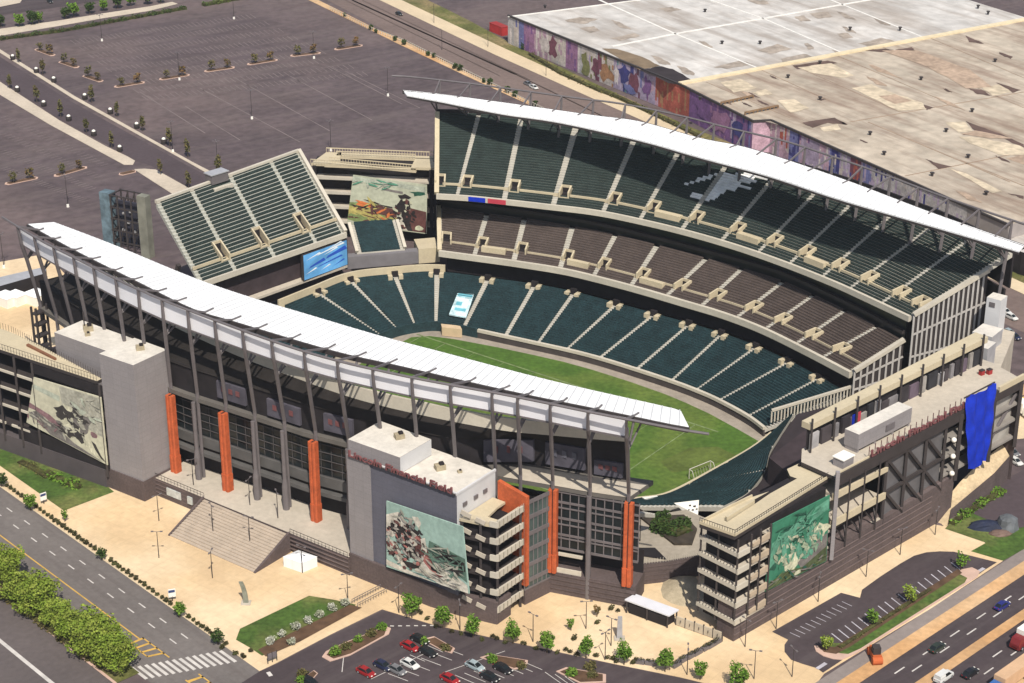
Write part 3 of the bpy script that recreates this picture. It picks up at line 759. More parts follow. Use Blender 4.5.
def text_obj(name, body, origin, xdir, size, depth, m, parent, width=None):
    """standing raised letters: mesh made from a font curve"""
    cu = bpy.data.curves.new(name, 'FONT'); cu.body = body; cu.size = size; cu.extrude = depth; cu.resolution_u = 2; cu.offset = size * .018
    to = bpy.data.objects.new(name + '_src', cu); col.objects.link(to)
    dg = bpy.context.evaluated_depsgraph_get()
    me = bpy.data.meshes.new_from_object(to.evaluated_get(dg))
    bpy.data.objects.remove(to)
    xs = [v.co.x for v in me.vertices]; w0 = max(xs) - min(xs); x0 = min(xs)
    k = (width / w0) if width else 1
    xd = xdir.normalized(); off = Vector(parent.location)
    for v in me.vertices:
        x, y, z = (v.co.x - x0) * k, v.co.y, v.co.z
        nn = xd.cross(Vector((0, 0, 1)))
        p = Vector(origin) + xd * x + Vector((0, 0, 1)) * y + nn * z - off
        v.co = p
    me.materials.clear(); me.materials.append(m)
    o = bpy.data.objects.new(name, me); col.objects.link(o); o.parent = parent
    return o
sg = thing('sign', 'row of maroon letters along the top of the slate grey block', 'sign', W(30, -88, 27))
text_obj('lettering', 'Lincoln Financial Field', W(29.6, -87.75, 28.2), W(56.6, -87.3) - W(29.6, -87.7), 2.0, .18, M_LETTER, sg, 26.5)
b = MB(); b.bar(W(29.4, -87.72, 28.2), W(56.8, -87.3, 28.2), .3, .15); b.build('sign_rail', M_STEELD, sg)

rt = thing('ramp_tower', 'open switchback ramp tower with an orange wall beside the slate grey block', 'ramp', W(61, -80, 0))
lv = [3.0, 7.0, 11.0, 14.9, 18.7, 22.5]
for i, z in enumerate(lv):
    b = MB()
    P4 = [W(57.0, -86.4), W(64.9, -84.3), W(64.9, -75.6), W(57.0, -75.6)]
    if i < 5: b.prism(P4, z - .5, z)
    else:
        b.prism([W(57, -86.4), W(64.9, -84.3), W(64.9, -82.0), W(61, -82.4), W(60.2, -78), W(60.2, -75.6), W(57, -75.6)], z - .5, z); b.prism([W(63.4, -82.0), W(64.9, -82.0), W(64.9, -75.6), W(63.4, -75.6)], z - .5, z)
    b.build('ramp_deck', M_BEIGE if i == 5 else M_STEELD, rt)  # lower decks coloured dark for the shade inside the tower
    pb_ = MB()
    pb_.prism([W(64.65, -84.4), W(65.1, -84.3), W(65.1, -76), W(64.65, -76)], z - .3, [z + 1.25] * 2 + [z + .9] * 2)
    pb_.prism([W(63.4, -84.95), W(65.0, -84.5), W(65.0, -84.2), W(63.4, -84.65)], z - .3, z + 1.0)
    pass
    for q in range(7):
        v = -84 + q * 1.3; pb_.bar(W(65.18, v, z - .3), W(65.18, v, z + 1.15), .16, .2, 1)
    for (u0, v0, u1, v1, h0, h1) in ((60.6, -85.75, 62.5, -85.2, .9, .3), (57.6, -86.5, 59.6, -86.0, 1.9, 1.2)):
        qb = MB(); qb.bar(W(u0, v0, z + h0), W(u1, v1, z + h1), .25, .95); qb.build('ramp_parapet', M_DECK, rt)
    pb_.build('ramp_parapet', (M_CONC, mat('parapet_joint', (.28, .25, .2), .1)), rt)
b = MB(); b.prism([W(57.1, -85.2), W(62.6, -83.7), W(62.6, -76.5), W(57.1, -76.5)], 5, 20.9); b.build('shade_core', M_DARK, rt)  # near-black filler standing for shade inside the ramp tower
b = MB(); b.prism([W(58.2, -75.5), W(65.4, -75.5), W(65.4, -74.6), W(58.2, -74.6)], 4.6, [26.6, 25.2, 25.2, 26.6]); b.build('orange_wall', M_ORANGE, rt)
b = MB()
for (u, v) in ((64.6, -84.0), (61.2, -85.0), (64.6, -76.4), (57.3, -86.0)): b.bar(W(u, v, 0), W(u, v, 22.4), .5)
b.build('post', M_STEELD, rt)
b = MB()
for k in range(28):
    f = k / 27; u = 57 + f * 7.9; v = -86.4 + f * 2.1; b.bar(W(u, v, 22.5), W(u, v, 24.0), .07)
for k in range(18): b.bar(W(64.9, -84.3 + 8.4 * k / 17, 22.5), W(64.9, -84.3 + 8.4 * k / 17, 23.9), .07)
b.build('railing', M_CONC, rt)

# ---------------------------------------------------------------- picture banners (printed mesh on a frame)
def banner(name, label, c4, art, thick=.25, base=(.5, .5, .45), group=None):
    """c4: four corners (tl, tr, br, bl); art: list of (colour, [(x, y)...]) in the unit square, y down"""
    tl, tr, br, bl = [Vector(p) for p in c4]
    def uv(x, y): return (tl.lerp(tr, x)).lerp(bl.lerp(br, x), y)
    nn = (tr - tl).cross(bl - tl).normalized()
    if nn.y > 0: nn = -nn
    root = thing(name, label, 'banner', (bl + br) / 2, group)
    b = MB(); back = [p - nn * thick for p in (tl, tr, br, bl)]
    b.add([tl, tr, br, bl] + back, ((0, 1, 2, 3), (7, 6, 5, 4), (0, 4, 5, 1), (1, 5, 6, 2), (2, 6, 7, 3), (3, 7, 4, 0)), 0)
    b.build('mesh_panel', mat(name + '_' + str(len(MATS)), base, .10, .25, .8, .1, 1.0), root)
    a = MB(); ms = []; zz = .02
    for c, pts in art:
        if c not in ms: ms.append(c)
        zz += .0018
        P3 = [uv(x, y) + nn * zz for x, y in pts]
        e1 = (tr - tl).normalized(); e2 = nn.cross(e1)
        fl = [Vector(((p - tl).dot(e1), (p - tl).dot(e2), 0)) for p in P3]
        a.add(P3, [tuple(t) for t in tessellate_polygon([fl])], ms.index(c))
    a.build('print', [mat('ink_%03d_%03d_%03d' % tuple(int(q * 999) for q in c), c, .25, .45, .85, .2, 1.6) for c in ms], root)
    return root
def blob(cx, cy, rx, ry, n=11, jag=.35, seed=0):
    r_ = random.Random(seed * 31 + int(cx * 97 + cy * 57)); return [(cx + rx * math.cos(2 * math.pi * k / n) * (1 + r_.uniform(-jag, jag)), cy + ry * math.sin(2 * math.pi * k / n) * (1 + r_.uniform(-jag, jag))) for k in range(n)]
def strokes(cx, cy, rx, ry, n, pal, seed, ln=.09, th=.03, ang=.6):
    r_ = random.Random(seed); out = []
    for _ in range(n):
        a = r_.uniform(0, 6.28); q = math.sqrt(r_.random()); x, y = cx + rx * q * math.cos(a), cy + ry * q * math.sin(a)
        t = ang + r_.gauss(0, .7); L = ln * r_.uniform(.3, 1.0); h = th * r_.uniform(.4, 1.2); dx, dy = math.cos(t) * L, math.sin(t) * L; nx_, ny_ = -math.sin(t) * h, math.cos(t) * h
        pts = [(x - dx, y - dy), (x - dx * .3 + nx_, y - dy * .3 + ny_), (x + dx * .5 + nx_ * .7, y + dy * .5 + ny_ * .7), (x + dx, y + dy), (x + dx * .3 - nx_, y + dy * .3 - ny_), (x - dx * .6 - nx_ * .6, y - dy * .6 - ny_ * .6)]
        out.append((r_.choice(pal), [(max(.005, min(.995, p)), max(.005, min(.995, q_))) for p, q_ in pts]))
    return out
LR = fr((-75.0, -95.0), (-39.8, -92.6))
cream, dgrey, mgrey, lgrey, sage, mauve = (.52, .50, .38), (.045, .04, .038), (.17, .155, .145), (.36, .35, .29), (.40, .43, .35), (.22, .13, .14)
banner('player_banner', 'cream picture banner of a crouching dark player on the left ramp', [LR(15.6, -.6, 22.6), LR(36.4, -.6, 23.2), LR(36.4, -.6, 6.2), LR(11.5, -.6, 10.0)],
  [(sage, [(.02, .14), (.4, .2), (.4, .30), (.0, .22)]), (lgrey, [(.38, .02), (.99, .02), (.99, .6), (.7, .55), (.45, .4)]), (mauve, [(0, .55), (.28, .62), (.44, .72), (.32, .76), (.1, .66), (0, .66)]),
   (mgrey, [(.1, .66), (.35, .78), (.6, .92), (.95, .99), (.3, .99), (.02, .75)]), (dgrey, blob(.47, .47, .13, .13, 13, .3, 1)), (cream, blob(.54, .36, .08, .05, 9, .2, 2)), (dgrey, blob(.60, .50, .14, .13, 13, .35, 3)), (mgrey, blob(.73, .52, .10, .16, 13, .4, 4)),
   (lgrey, blob(.60, .53, .06, .05, 9, .3, 5)), (cream, [(.40, .62), (.47, .66), (.58, .60), (.63, .66), (.52, .74), (.42, .72)]), (dgrey, blob(.50, .78, .14, .07, 13, .5, 6)), (dgrey, blob(.66, .76, .07, .09, 11, .5, 7)), (cream, [(.70, .72), (.82, .78), (.99, .97), (.9, .97), (.74, .88)]), (dgrey, [(.82, .74), (.87, .76), (.93, .9), (.99, .97), (.93, .95), (.86, .85)]), (mauve, blob(.86, .62, .06, .05, 9, .3, 8)), (lgrey, [(.05, .70), (.3, .80), (.3, .84), (.06, .74)])] + strokes(.58, .55, .2, .3, 60, (dgrey, mgrey, lgrey, cream, dgrey), 4, .07, .025, 1.0) + strokes(.3, .8, .3, .1, 26, (mgrey, lgrey, mauve), 5, .1, .015, .35) + strokes(.8, .25, .18, .2, 14, (sage, lgrey), 6, .1, .03, .3), base=cream)
teal, tealD, rose, white_, black_, brownD = (.31, .44, .385), (.10, .17, .13), (.38, .15, .13), (.58, .54, .46), (.025, .02, .02), (.11, .045, .04)
banner('action_banner', 'teal and cream picture banner of sprinting players on the slate grey wall', [W(39.8, -88.3, 21.5), W(59.6, -88.6, 22.6), W(61.2, -88.8, 8.0), W(39.4, -88.4, 6.0)],
  [(tealD, [(.55, .38), (.99, .48), (.99, .84), (.7, .66), (.52, .6)]), (black_, [(.6, .42), (.98, .55), (.98, .68), (.7, .56)]), (white_, [(.5, .66), (.72, .70), (.99, .88), (.99, 1), (.6, .98), (.35, .9)]), (white_, [(0, .2), (.16, .1), (.28, .25), (.2, .4), (.08, .5), (0, .5)]), (black_, blob(.15, .38, .14, .09, 13, .4, 1)), (black_, blob(.32, .33, .10, .07, 11, .4, 9)), (brownD, blob(.38, .56, .15, .17, 15, .35, 2)), (black_, blob(.28, .62, .08, .12, 11, .4, 3)), (white_, [(.34, .1), (.42, .08), (.46, .16), (.43, .25), (.38, .2)]), (white_, [(.2, .12), (.3, .3), (.4, .36), (.36, .42), (.24, .3)]), (white_, blob(.33, .47, .07, .07, 9, .3, 4)), (rose, [(.46, .56), (.54, .62), (.62, .78), (.7, .86), (.66, .9), (.54, .82), (.46, .72)]), (black_, blob(.6, .80, .06, .03, 9, .3, 5)), (white_, [(.44, .4), (.5, .36), (.52, .55), (.48, .66)]), (white_, [(.02, .55), (.14, .58), (.2, .75), (.26, .9), (.2, .92), (.06, .7)]), (black_, blob(.08, .74, .06, .06, 9, .4, 6)), (black_, blob(.30, .84, .1, .05, 11, .5, 7)), (white_, [(0, .88), (.2, .92), (.44, .97), (.6, 1), (.2, .99), (0, .96)]), (rose, blob(.03, .42, .035, .05, 8, .3, 8)), (lgrey, [(.52, .58), (.8, .64), (.97, .76), (.9, .74), (.7, .67)])] + strokes(.25, .5, .25, .42, 150, (mgrey, lgrey, brownD, black_, (.30, .27, .24), rose, (.42, .38, .33)), 7, .06, .022, 1.0) + strokes(.76, .62, .22, .2, 50, (black_, tealD, lgrey, tealD), 8, .14, .016, .32) + strokes(.7, .9, .28, .08, 20, (white_, lgrey, mgrey), 9, .12, .014, .2), base=teal)
SC = fr((105.5, -60.7), (117.2, 7.3))
lm_ = (.10, .13, .05)
gr1, gr2, gr3, cr1 = (.04, .185, .11), (.02, .085, .055), (.10, .28, .19), (.50, .50, .36)
banner('field_banner', 'green picture banner of a tackle hanging on the right ramp tower', [SC(9.2, -.7, 23.0), SC(26.9, -.7, 22.6), SC(27.4, -.7, 7.0), SC(8.0, -.7, 8.0)],
  [(gr3, [(.02, .3), (.5, .12), (.99, .04), (.99, .2), (.6, .28), (.3, .5), (.02, .7)]), (gr2, blob(.62, .30, .2, .04, 13, .5, 1)), (gr2, blob(.3, .2, .12, .03, 11, .5, 2)), (cr1, blob(.40, .42, .10, .07, 11, .3, 3)), (cr1, blob(.80, .48, .2, .13, 13, .3, 4)), (gr3, blob(.24, .5, .06, .12, 11, .4, 5)), (gr2, blob(.42, .44, .06, .06, 9, .3, 6)), (gr2, blob(.56, .56, .08, .10, 11, .45, 7)), (cr1, blob(.38, .75, .14, .15, 13, .3, 8)), (gr3, blob(.5, .60, .05, .12, 9, .4, 9)), (cr1, blob(.2, .62, .05, .06, 9, .4, 10)), (gr2, blob(.66, .40, .07, .05, 9, .4, 11)), (gr2, blob(.1, .68, .06, .05, 9, .4, 12)), (mgrey, [(.5, .8), (.75, .62), (.99, .56), (.99, .78), (.8, .86), (.6, .95)]), ((.07, .09, .04), [(.0, .9), (.3, .84), (.6, .9), (.99, .76), (.99, .99), (.6, .99), (0, .99)]), (cr1, blob(.52, .95, .05, .03, 8, .3, 13))] + strokes(.5, .52, .4, .26, 130, (gr3, (.30, .36, .25), gr3, (.19, .27, .19), gr1, (.36, .40, .29)), 10, .09, .028, 1.0) + strokes(.5, .22, .46, .18, 40, (gr3, gr2, gr1), 11, .16, .018, -.25) + strokes(.5, .9, .45, .08, 24, (lm_, gr2, mgrey), 12, .12, .016, -.1), base=gr1)

# ---------------------------------------------------------------- left ramp and grey tower
lt = thing('service_tower', 'plain grey clad tower with a white flat roof at the left of the near grandstand', 'building', W(-34, -88, 0))
b = MB(); b.prism([W(-38.6, -92.4), W(-28.3, -92.0), W(-28.3, -82), W(-38.6, -82)], 5, 33.6, 0, 1); b.build('tower_wall', (M_GREY, M_WROOF), lt)
b = MB(); b.prism([W(-39.8, -92.65), W(-28.1, -92.3), W(-28.1, -82), W(-39.8, -82)], 0, 5.0); b.build('base_wall', M_BROWN, lt)
b = MB(); b.prism([W(-59.4, -87.4), W(-38.4, -87.0), W(-38.4, -79), W(-59.4, -79)], 0, 31.2, 0, 1); b.build('side_wing', (M_GREY, M_WROOF), lt)
roof_unit(lt, W(-33, -85.5, 33.6), 1.8, .3); roof_unit(lt, W(-54, -82, 31.2), 2.2, .3); roof_unit(lt, W(-52, -84, 31.2), 1.2, .3)
b = MB(); b.bar(W(-54.5, -82.6, 31.2), W(-54.5, -82.6, 36.0), .25); b.build('mast', M_STEELD, lt)
lr = thing('ramp', 'dark open ramp structure with pale deck edges at the far left of the stadium', 'ramp', W(-60, -93, 0))
b = MB(); b.prism([LR(-6, -.4), LR(35.3, -.4), LR(35.3, 9), LR(-6, 9)], 0, 4.6); b.build('base_wall', mat('dark_brown_masonry', (.085, .072, .075), .12, .25, .9), lr)
for i, z in enumerate((7.6, 12.4, 17.0, 21.4)):
    b = MB(); b.prism([LR(-6, 0), LR(35, 0), LR(35, 7.5), LR(-6, 7.5)], z - .45, z); b.build('ramp_deck', M_STEELD, lr)
    b = MB(); q = [(-6, 14.8)] if i else [(-6, 4.0), (6, 12)]
    for s0, s1 in q:
        P_, Q_ = LR(s0, -.2), LR(s1, -.2)
        b.prism([LR(s0, -.3), LR(s1, -.3), LR(s1, .05), LR(s0, .05)], z - .3, z + .25)
    b.build('ramp_parapet', M_CONC, lr)
b = MB(); b.prism([LR(-6, -.3), LR(35.4, -.3), LR(35.4, 1.2), LR(24, 3.6), LR(10, 6.6), LR(0, 7.8), LR(-6, 8.0)], 26.0, 26.8, 0, 1); b.build('top_deck', (M_STEELD, M_BEIGE), lr)
b = MB(); b.prism([LR(9, 4.2), LR(20, 2.3), LR(20, 2.8), LR(9, 4.9)], 26.8, 27.3); b.build('roof_slot', mat('rust_brown', (.2, .09, .05), .2), lr)
b = MB()
for k in range(46):
    s_ = -6 + 41.2 * k / 45; b.bar(LR(s_, -.2, 26.8), LR(s_, -.2, 28.2), .07); 
    d_ = 8 - 7 * max(0, (s_ + 0) / 35.4) if s_ > 0 else 7.9; b.bar(LR(s_, d_, 26.8), LR(s_, d_, 28.4), .07)
b.bar(LR(-6, -.2, 28.2), LR(35, -.2, 28.2), .07)
b.build('railing', M_STEELD, lr)
b = MB(); b.prism([LR(-6, 7.5), LR(35, 7.5), LR(35, 8.2), LR(-6, 8.2)], 4.6, 26); b.build('back_wall', M_DARK, lr)
for s_ in (-3, 3.5, 9.5, 15.2, 36.0):
    b = MB(); b.bar(LR(s_, -.35, 3), LR(s_, -.35, 26), .5); b.build('post', M_STEELD, lr)
b = MB(); b.prism([LR(15, -.25), LR(36.5, -.25), LR(36.5, .2), LR(15, .2)], 23.4, 25.8); b.build('dark_panel', M_DARK, lr)
b = MB(); b.prism([LR(8, -.25), LR(36.5, -.25), LR(36.5, .2), LR(8, .2)], 4.6, 8.2); b.build('dark_panel', M_DARK, lr)
# bare steel stair frame further left, under the canopy end
sf = thing('stair_frame', 'bare black steel stair frame with an orange post under the left canopy end', 'stair', W(-74, -78, 0))
for (x, y) in ((36, 352), (40.5, 354), (51, 349), (47, 346)):
    b = MB(); p = at(x, y, 14); b.bar(Vector((p.x, p.y, 0)), Vector((p.x, p.y, 26)), .5); b.build('post', M_STEELD, sf)
for z in (15, 18, 21, 24):
    b = MB(); q = [at(x, y, 14) for x, y in ((36, 352), (40.5, 354), (51, 349), (47, 346))]
    b.prism([(p.x, p.y) for p in q], z, z + .4); b.build('landing', M_STEELD, sf)

# ---------------------------------------------------------------- south (right-hand) concourse: ramp tower, deck, braced bay
so_ = thing('concourse_building', 'right end concourse with open ramp floors, braced dark frame and beige roof deck', 'building', SC(45, 4))
b = MB(); b.prism([SC(-.6, -.35), SC(62, -.35), SC(72, -.35), SC(72, 4), SC(-.6, 4)], 0, [7.8, 9.6, 10.4, 10.4, 7.8])
b.build('base_wall', M_BROWN, so_)
b = MB()
for z in (1.5, 3.0, 4.5, 6.0, 7.3): b.bar(SC(-.6, -.42, z), SC(64, -.42, z + .6), .2, .22)
b.build('wall_course', mat('brown_masonry_light'  , (.14, .105, .10), .1), so_)
lv = [4.6, 8.5, 12.4, 16.2, 19.9]
for z in lv:
    b = MB(); b.prism([SC(-.9, -.6), SC(8.2, -.6), SC(8.2, 9.2), SC(-.9, 9.2)], z - .4, z); b.build('ramp_deck', M_DECK, so_)
    b = MB(); b.prism([SC(-1.1, -.8), SC(-.7, -.8), SC(-.7, 9.3), SC(-1.1, 9.3)], z - .35, z + .55)
    b.prism([SC(-1.1, -.9), SC(2.3, -.9), SC(2.3, -.55), SC(-1.1, -.55)], z - .45, z + .75)
    for q in range(13): b.bar(SC(-1.15, -.6 + .80 * q, z + .75), SC(-1.15, -.6 + .80 * q, z + 1.2), .12, .12, 1)
    b.build('ramp_parapet', (M_CONC, M_STEELD), so_)
    b = MB(); b.prism([SC(3.2, -.9), SC(8.2, -.9), SC(8.2, -.5), SC(3.2, -.5)], z + .3, [z + 1.1, z + 1.7, z + 1.7, z + 1.1])
    b.build('ramp_parapet', mat('tan_parapet', (.42, .34, .25), .1), so_)
    b = MB(); b.prism([SC(8.2, 0), SC(29, 0), SC(29, 9), SC(8.2, 9)], z + .6, z + 1.0); b.build('ramp_deck', M_DECK, so_)
b = MB(); b.prism([SC(.8, 1.2), SC(28, 1.2), SC(28, 9.0), SC(.8, 9.0)], 2, 23.2); b.build('shade_core', M_DARK, so_)  # near-black box: shade between the decks put into the colour
for s_, d_ in ((-.8, 9.0), (-.8, 4.5), (-.9, -.5), (2.6, -.85), (5.4, -.85), (8.4, -.85)):
    b = MB(); b.bar(SC(s_, d_, 3 if d_ > 0 else 5), SC(s_, d_, 23.4), .36); b.build('post', M_STEELD, so_)
def rp(x, y): p = at(x, y, 24.1); return p
b = MB(); b.prism([rp(*q) for q in ((699.5, 523.5), (734.8, 536), (780, 508), (828, 478), (815, 470), (800, 463), (787, 469), (790, 476), (797, 478.5), (770, 493.5), (754.7, 504), (727, 522), (724, 520), (748, 503), (769, 491.5), (752, 497), (731, 507))], 23.2, 24.1, 0, 1)
b.build('ramp_roof', (M_STEELD, M_BEIGE), so_)
for c in (((699.5, 523.5), (734.8, 536)), ((734.8, 536), (780, 508)), ((780, 508), (828, 478)), ((699.5, 523.5), (731, 507)), ((731, 507), (752, 497))):
    b = MB(); p, q = rp(*c[0]), rp(*c[1]); b.bar(p + Vector((0, 0, .25)), q + Vector((0, 0, .25)), .25, .6); b.build('roof_parapet', M_BEIGE, so_)
b = MB(); n_ = 40
b.bar(rp(734.8, 536) + Vector((0, 0, 1.3)), rp(828, 478) + Vector((0, 0, 1.3)), .1); b.bar(rp(699.5, 523.5) + Vector((0, 0, 1.3)), rp(734.8, 536) + Vector((0, 0, 1.3)), .1)
for k in range(n_): p = rp(734.8, 536).lerp(rp(828, 478), k / n_); b.bar(p, p + Vector((0, 0, 1.3)), .08)
for k in range(14): p = rp(699.5, 523.5).lerp(rp(734.8, 536), k / 14); b.bar(p, p + Vector((0, 0, 1.3)), .08)
b.build('railing', M_STEELD, so_)
b = MB(); p, q = rp(727, 521), rp(754.7, 503.5); b.prism([p, q, q + Vector((-.3, .5, 0)), p + Vector((-.3, .5, 0))], 20, 24.9)
b.build('roof_parapet', M_BEIGE, so_)
b = MB(); b.prism([SC(29.5, -.4), SC(95.5, -.4), SC(98, 9), SC(98, 14), SC(34, 12.5), SC(29.5, 9)], 24.6, 25.4, 0, 1); b.build('roof_deck', (M_STEELD, M_DECK), so_)
b = MB(); b.prism([SC(29.5, -.5), SC(95.5, -.5), SC(95.5, -.1), SC(29.5, -.1)], 23.4, 26.0); b.build('deck_fascia', M_STEELD, so_)
b = MB(); b.prism([SC(29.5, -.1), SC(46, -.1), SC(46, .3), SC(29.5, .3)], 25.5, 26.3); b.build('deck_parapet', M_BEIGE, so_)
b = MB(); b.prism([SC(86, -.6), SC(95.8, -.6), SC(95.8, 0), SC(86, 0)], 25.5, 26.8); b.build('deck_parapet', M_BEIGE, so_)
for i, (z0, z1, dd) in enumerate(((21.2, 20.6, 10), (14.7, 14.6, 10), (8.4, 9.2, 9))):
    b = MB(); b.prism([SC(29.5, 0), SC(46.4, 0), SC(46.4, dd), SC(29.5, dd)], z0 - .6, [z0, z1, z1, z0]); b.build('floor_slab', M_DECK, so_)
    b = MB(); b.prism([SC(28.5, -.5), SC(46.6, -.5), SC(46.6, -.05), SC(28.5, -.05)], z0 - .6, [z0 + 1.0, z1 + 1.0, z1 + 1.0, z0 + 1.0]) 
    if i < 2: b.build('floor_parapet', M_BEIGE, so_)
for s_ in (29.2, 33.5, 38.5, 43.5):
    b = MB(); b.bar(SC(s_, -.6, 8), SC(s_, -.6, 24), .3); b.bar(SC(s_, -.6, 9.5), SC(s_ - 2.5, 2.5, 14), .25); b.bar(SC(s_, -.6, 9.5), SC(s_ + 2.5, 2.5, 14), .25); b.build('post', M_STEELD, so_)
b = MB(); b.bar(SC(28.7, -.9, 7), SC(28.7, -.9, 27.4), .8); b.build('grey_post', M_GREY, so_)
b = MB(); b.prism([SC(29.5, 9.4), SC(95, 9.4), SC(95, 9.8), SC(29.5, 9.8)], 6, 24.6); b.build('back_wall', M_DARK, so_)
# braced bay
b = MB(); b.quad(SC(46.6, .6, 7.5), SC(67.4, .6, 8.4), SC(67.4, .6, 23.6), SC(46.6, .6, 23.6)); b.build('braced_bay_panel', mat('bay_panel', (.13, .125, .13), .2, .25, .5), so_)
b = MB()
S4 = [46.6, 53.5, 60.4, 67.4]
zt, zm, zb_ = 23.2, 15.6, 8.0
for s_ in S4: b.bar(SC(s_, 0, 7.4), SC(s_, 0, 24), .6)
for z in (zm, zt): b.bar(SC(S4[0], -.05, z - .4), SC(S4[3], -.05, z + .6), .5, .7)
for k in range(3):
    b.bar(SC(S4[k], -.1, zm), SC(S4[k + 1], -.1, zb_), .5, .6); b.bar(SC(S4[k], -.1, zt), SC(S4[k + 1], -.1, zm), .5, .6)
b.build('cross_brace', M_STEELD, so_)
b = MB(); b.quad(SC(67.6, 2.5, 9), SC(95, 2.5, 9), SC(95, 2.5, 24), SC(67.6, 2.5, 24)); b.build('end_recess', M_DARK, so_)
for z in (11.5, 16.0, 20.0):
    b = MB(); b.prism([SC(67.6, -.2), SC(95, -.2), SC(95, 3), SC(67.6, 3)], z - .5, z); b.build('floor_slab', mat('dim_slab', (.24, .22, .2), .1), so_)
for s_ in (72, 84.5, 94.8):
    b = MB(); b.bar(SC(s_, -.5, 9), SC(s_, -.5, 25), .8); b.build('post', M_STEELD, so_)
b = MB(); b.quad(SC(95.4, -.3, 0), SC(95.4, 22, 0), SC(95.4, 22, 24.7), SC(95.4, -.3, 24.7)); b.build('end_wall', M_BROWN, so_)
b = MB(); b.bar(SC(84.6, .4, 12), SC(94.6, .4, 22), .5); b.quad(SC(84.8, 1.2, 10.5), SC(94.6, 1.2, 10.5), SC(94.6, 1.2, 23), SC(84.8, 1.2, 23), 1); b.build('end_bay', (M_STEEL, mat('bay_panel_tan', (.33, .31, .28), .2, .3)), so_)
# pavilion on the roof deck
b = MB(); b.quad(SC(34, 11.6, 25.4), SC(97, 11.6, 25.4), SC(97, 11.6, 30.4), SC(34, 11.6, 30.4)); b.build('pavilion_recess', M_DARK, so_)
cl = [(.34, .33, .34), (.06, .05, .055), (.20, .19, .2), (.035, .03, .035), (.12, .09, .12), (.30, .28, .26), (.03, .03, .035)]
rr = random.Random(5); s_ = 35.0; k = 0
while s_ < 95:
    w_ = rr.uniform(1.2, 3.4); b = MB(); h = rr.uniform(2.4, 3.9); b.prism([SC(s_, 11.0), SC(s_ + w_, 11.0), SC(s_ + w_, 11.5), SC(s_, 11.5)], 25.4, 25.4 + h)
    b.build('pavilion_front', mat('front_%d' % (k % 7), cl[k % 7], .2, .5), so_); s_ += w_ + rr.uniform(.2, 1.2); k += 1
b = MB(); b.prism([SC(48.5, 10.8), SC(49.8, 10.8), SC(49.8, 10.95), SC(48.5, 10.95)], 25.6, 28.8); b.build('blue_poster', M_BLUE, so_)
b = MB(); b.prism([SC(50.2, 10.8), SC(51.3, 10.8), SC(51.3, 10.95), SC(50.2, 10.95)], 25.6, 28.8); b.build('red_poster', mat('red_panel', (.5, .05, .08), .1), so_)
b = MB(); b.prism([SC(34, 10.6), SC(97, 10.6), SC(97, 14), SC(34, 13)], 30.4, 31.8); b.build('pavilion_roof', M_BEIGE, so_)
for q in range(9):
    s_ = 34 + 7.6 * q; b = MB(); b.bar(SC(s_, 10.3, 25.4), SC(s_, 10.3, 33.2), .4); b.build('post', M_STEELD, so_)
# lower left run of pale pickets beside the corner of the bowl
b = MB()
for k in range(26):
    p = W(61.5, 30, 0).lerp(W(76, 44, 0), k / 25); zz = -2.5 + 5.5 * k / 25
    b.bar(Vector((p.x, p.y, zz)), Vector((p.x, p.y, zz + 3.0)), .35)
p, q = W(61.5, 30, .7), W(76, 44, 6.2); b.bar(p, q, .7, .6)
b.build('picket_screen', M_CONC, so_)
ct = thing('roof_container', 'long pale grey rooftop cabin on the right end deck behind the letters', 'cabin', SC(50, 3, 25.4))
b = MB(); b.prism([SC(40.8, 3.4), SC(59, 3.4), SC(59, 7.0), SC(40.8, 7.0)], 26.2, 29.8, 0, 1); b.build('cabin_wall', (M_GREY, M_WROOF), ct)
for s_ in (41.2, 47, 53, 58.6):
    b = MB(); b.prism([SC(s_ - .3, 3.6), SC(s_ + .3, 3.6), SC(s_ + .3, 6.8), SC(s_ - .3, 6.8)], 25.4, 26.2); b.build('support', M_GREY, ct)
b = MB(); b.prism([SC(50, 3.2), SC(53, 3.2), SC(53, 3.38), SC(50, 3.38)], 27.2, 28.6); b.build('louvre', M_STEEL, ct)
u_ = thing('roof_unit_box', 'small white square unit at the front edge of the right end deck', 'roof unit', SC(34.5, 2, 25.4))
b = MB(); b.prism([SC(33.2, 1.2), SC(36.6, 1.2), SC(36.6, 3.8), SC(33.2, 3.8)], 25.4, 27.3); b.build('casing', M_GREY, u_)
b = MB(); b.prism([SC(33, 1), SC(36.8, 1), SC(36.8, 4), SC(33, 4)], 27.3, 27.5); b.build('lid', M_WPAINT, u_)
sg2 = thing('sign', 'row of maroon letters on the front edge of the right end deck', 'sign', SC(40, 0, 26))
text_obj('lettering', 'Lincoln Financial Field', SC(40.4, -.3, 26.2), SC(74, 0) - SC(40, 0), 2.2, .18, M_LETTER, sg2, 34.5)
b = MB(); b.bar(SC(40.2, -.1, 26.2), SC(75, -.1, 26.2), .3, .2)
for k in range(18): b.bar(SC(40.4 + 2 * k, .25, 25.5), SC(40.4 + 2 * k, .25, 28.4), .16)
b.build('sign_frame', mat('maroon_steel', (.12, .06, .06), .1), sg2)
